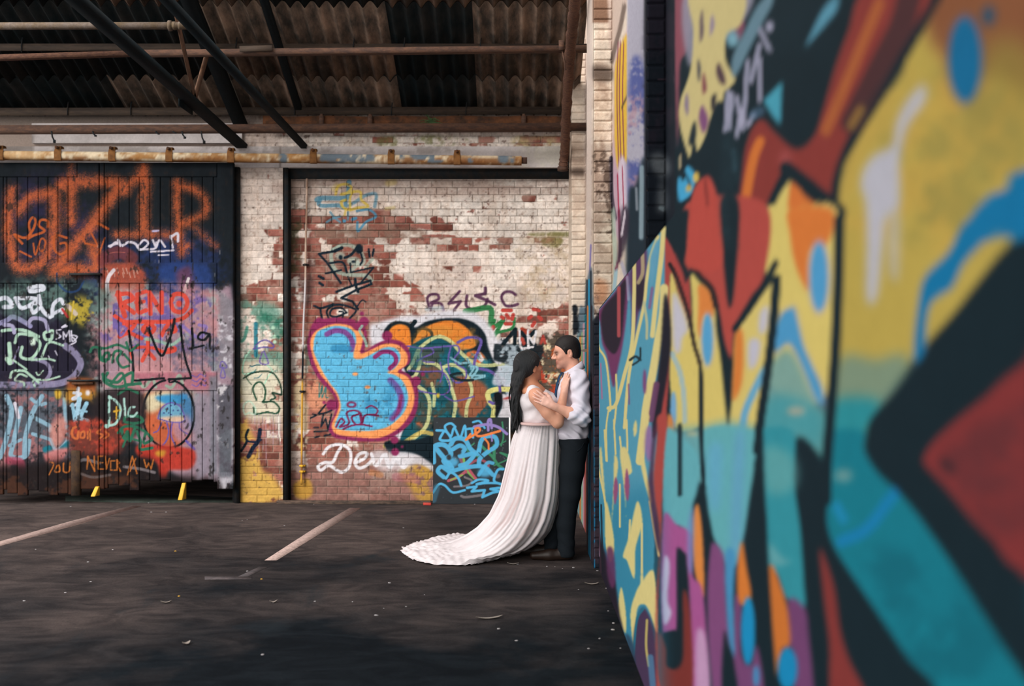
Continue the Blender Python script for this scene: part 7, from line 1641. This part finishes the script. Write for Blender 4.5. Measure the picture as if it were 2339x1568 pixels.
# long hair: cap, gathered back, locks down the back
wh = Body((-.08, 7.66, .98), (.30, 8.06, 1.70), .0036)
wh.ell(Pw(-.022, 0, .036), (.113, .090, .098), Rw, .01); wh.ell(Pw(-.06, 0, .0), (.080, .086, .085), Rw, .02)
wh.ell(Pw(.085, 0, -.035), (.078, .085, .105), Rw, .008, 'sub')
for s_ in (-1, 1): wh.ell(Pw(.012, s_ * .088, -.035), (.036, .034, .046), Rw, .005, 'sub')
rs_ = np.random.RandomState(5)
for i in range(34):
    a = rs_.rand() * 2 - 1; back = rs_.rand(); y0 = 7.86 + a * .085
    p0 = Pw(-.085 - .02 * back, a * .06, -.03 + .05 * rs_.rand()); L_ = .30 + .20 * rs_.rand()
    pts = [p0]; ph = rs_.rand() * 6
    tgt = np.array([.010 + .045 * back + .012 * a, y0 - .01, p0[2] - L_])
    for t in np.linspace(.15, 1, 8):
        q = p0 * (1 - t) + tgt * t; q = q + np.array([-.022 * math.sin(math.pi * min(1, t * 1.2)) + .008 * math.sin(ph + t * 9), .008 * math.cos(ph + t * 9), 0]); pts.append(q)
    wh.path(pts, [.020, .020, .018, .017, .016, .015, .013, .010, .004], .006)
for i in range(14):  # twisted band at the side of the head
    t = i / 13; p = Pw(-.01 - .09 * t, -.080 + .03 * t * t, .045 - .075 * t); wh.ell(p, (.016, .012, .012), Rw, .006)
wh.ripple(lambda P: .0016 * np.sin(P[:, 0] * 380 + 3 * np.sin(P[:, 2] * 28) + P[:, 1] * 260))
wh.mesh('hair', M_HAIR, person_w)
mb = MB()
for i in range(46):
    a = rs_.rand() * 2 - 1; p0 = Pw(-.095, a * .07, -.02); z1_ = 1.00 + .12 * rs_.rand(); ph = rs_.rand() * 6; P = []
    for t in np.linspace(0, 1, 12):
        P.append((p0[0] * (1 - t) + (.0 + .07 * rs_.rand() * 0 + .035 * (i % 3)) * t - .035 * math.sin(math.pi * min(1, t * 1.15)) + .006 * math.sin(ph + t * 11), p0[1] + a * .02 * t + .006 * math.cos(ph + t * 11), p0[2] * (1 - t) + z1_ * t))
    mb.tube(P, [.0045] * 9 + [.0035, .0025, .001], 5)
mb.build('loose_locks', M_HAIR, person_w, smooth=True)
# bodice
DW, DS = np.array(SC('#d6cdcf')), np.array(SC('#a98a86'))
bo = Body((-.02, 7.60, 1.02), (.45, 8.12, 1.40), .0038)
bo.ell((.19, 7.87, 1.235), (.150, .175, .115), None, .04); bo.ell((.215, 7.87, 1.12), (.150, .165, .10), None, .04); bo.ell((.275, 7.87, 1.225), (.105, .15, .085), None, .03); bo.cone((.165, 7.742, 1.312), (.165, 8.00, 1.312), .060, .060, .035)
bo.cone(shW + [.024, -.082, -.012], shW + [.05, -.082, -.095], .076, .064, .006, 'sub'); bo.cone(shX + [.024, .082, -.012], shX + [.05, .082, -.095], .076, .064, .006, 'sub')
bo.cone((.16, 7.86, 1.50), (.190, 7.86, 1.335), .085, .060, .01, 'sub'); bo.half((0, 0, 1), 1.068)
bo.ripple(lambda P: .0018 * np.sin(P[:, 0] * 70 - P[:, 2] * 55 + P[:, 1] * 30))
bd_ = bo.mesh('gown_bodice', M_DRESS, person_w, base=DW)
wb = Body((.0, 7.62, 1.03), (.45, 8.10, 1.11), .0036)
wb.cone((.222, 7.80, 1.072), (.222, 7.94, 1.072), .158, .158, .02); wb.half((0, 0, 1), 1.062); wb.half((0, 0, -1), -1.080); wb.mesh('waistband', mat('ribbon', '#c9aaa6', rough=.6), person_w)
# skirt and train: rings from the waist to a hem spread on the floor
TH = 420; ths = np.linspace(0, 2 * math.pi, TH, endpoint=False)
zk = np.array([1.075, 1.05, .95, .75, .50, .333, .22, .14, .075, .035, .012, .006])
XR_ = np.array([.378, .383, .392, .388, .380, .352, .315, .265, .205, .150, .100, .09]); XL_ = np.array([.066, .055, .010, -.035, -.093, -.17, -.265, -.37, -.50, -.66, -.84, -.90])
YN_ = np.array([7.735, 7.725, 7.70, 7.665, 7.635, 7.62, 7.62, 7.62, 7.61, 7.60, 7.575, 7.565]); YF_ = np.array([8.01, 8.02, 8.05, 8.09, 8.14, 8.20, 8.27, 8.36, 8.46, 8.56, 8.66, 8.70])
tt = np.linspace(0, 1, 120); kx = np.linspace(0, 1, len(zk))
ip = lambda A: np.interp(tt, kx, A)
def sm(a): 
    for _ in range(3): a = np.concatenate([a[:1], (a[:-2] + 2 * a[1:-1] + a[2:]) / 4, a[-1:]])
    return a
zz, xr, xl, yn, yf = [sm(ip(a)) for a in (zk, XR_, XL_, YN_, YF_)]
V = []; C = []
rs2 = np.random.RandomState(9); ph1 = rs2.rand(6) * 6
CRE = [(-1.15, .05, -1.5), (-1.0, .09, .9), (-.72, .05, -1.1), (-.45, .06, -.9), (-1.75, .10, -.5), (-2.2, .08, -.5), (-1.45, .08, .6), (-.2, .06, -1.0), (.1, .07, .6), (-2.7, .12, -.4)] + [(rs2.rand() * 3.2, .05 + .06 * rs2.rand(), rs2.rand() * 2 - 1) for _ in range(12)]
for i, t in enumerate(tt):
    cxr = xr[i] * .5 + xl[i] * .5; w = (xr[i] - xl[i]) / 2
    skew = np.clip((t - .55) / .45, 0, 1)            # the train widens away from the body
    c_, s_ = np.cos(ths), np.sin(ths)
    x = cxr + w * np.sign(c_) * np.abs(c_) ** (1.0 - .1 * skew)
    yc = (yn[i] + yf[i]) / 2; hy = (yf[i] - yn[i]) / 2
    wid = np.where(c_ > 0, 1 - .42 * skew * c_ ** 2, 1 - .30 * skew * np.abs(c_) ** 4)
    y = yc + hy * s_ * wid
    y = y - np.where(s_ > 0, skew * .10 * s_ * np.clip(c_, 0, 1), 0) + skew * .10 * np.clip(c_, 0, 1)
    amp = .004 + .015 * min(1, t * 2.0); fr = 17
    fold = np.zeros(TH)
    for ca, cw2, cd in CRE:
        dd = (ths - (ca + .10 * math.sin(t * 3 + ca * 5)) + math.pi) % (2 * math.pi) - math.pi
        fold += cd * np.exp(-(dd / cw2) ** 2)
    fold += .30 * np.sin(9 * ths + ph1[2] + 1.3 * np.sin(2 * ths)) + .16 * np.sin(31 * ths + ph1[3] + 4 * np.sin(4 * ths + 2 * t) + 3 * t) * (.5 + .5 * np.sin(3 * ths + 1)) + .5 * math.exp(-(t / .10) ** 2) * np.sin(60 * ths + 3 * np.sin(7 * ths))
    gather = np.exp(-((t - 0) / .08) ** 2) * .5
    am = amp * (1 - .4 * skew) 
    x = x + c_ * fold * am; y = y + s_ * fold * am * .9
    z = np.full(TH, zz[i])
    low = np.clip(1 - zz[i] / .10, 0, 1)
    wr = .55 + .35 * np.sin(x * 17 + 3 * np.sin(y * 7) + y * 9) * np.sin(y * 13 + 2 * np.sin(x * 6)) + .22 * np.sin(x * 41 - y * 63 + 2 * np.sin(x * 13)) + .12 * np.sin(x * 90 + y * 70 + 3 * np.sin(y * 21))
    z = z + low * .045 * np.clip(wr, 0, 1.4) * np.clip(1 - skew * .2, .5, 1) * np.clip((1 - t) * 9 + .25, 0, 1)
    if t > .985:
        rf = .5 + .5 * np.sin(44 * ths + 5 * np.sin(5 * ths)) * (.5 + .5 * np.sin(13 * ths + 1)); z = .003 + .016 * rf; x = x + c_ * .010 * np.sin(44 * ths + 5 * np.sin(5 * ths)); y = y + s_ * .006 * np.sin(44 * ths + 5 * np.sin(5 * ths))
    # floor keeps the cloth above it
    z = np.maximum(z, .004)
    V.append(np.stack([x, y, z], 1))
    st_ = np.clip(.7 * np.sin(ths * 4 + .6) * np.sin(t * 9 + ths * 3 + 1) + .25 * np.sin(ths * 37 + t * 31) - .22, 0, 1) * np.clip(t * 3, 0, 1) * np.clip(1.6 - 1.5 * t, .15, 1)
    C.append(DW * (1 - st_[:, None]) + DS * st_[:, None])
V = np.concatenate(V); C = np.concatenate(C); nt_ = len(tt)
Q = [(i * TH + j, (i + 1) * TH + j, (i + 1) * TH + (j + 1) % TH, i * TH + (j + 1) % TH) for i in range(nt_ - 1) for j in range(TH)]
mb = MB(); mb.add(V, Q, C); sk_ = mb.build('gown_skirt', M_DRESS, person_w, smooth=True)
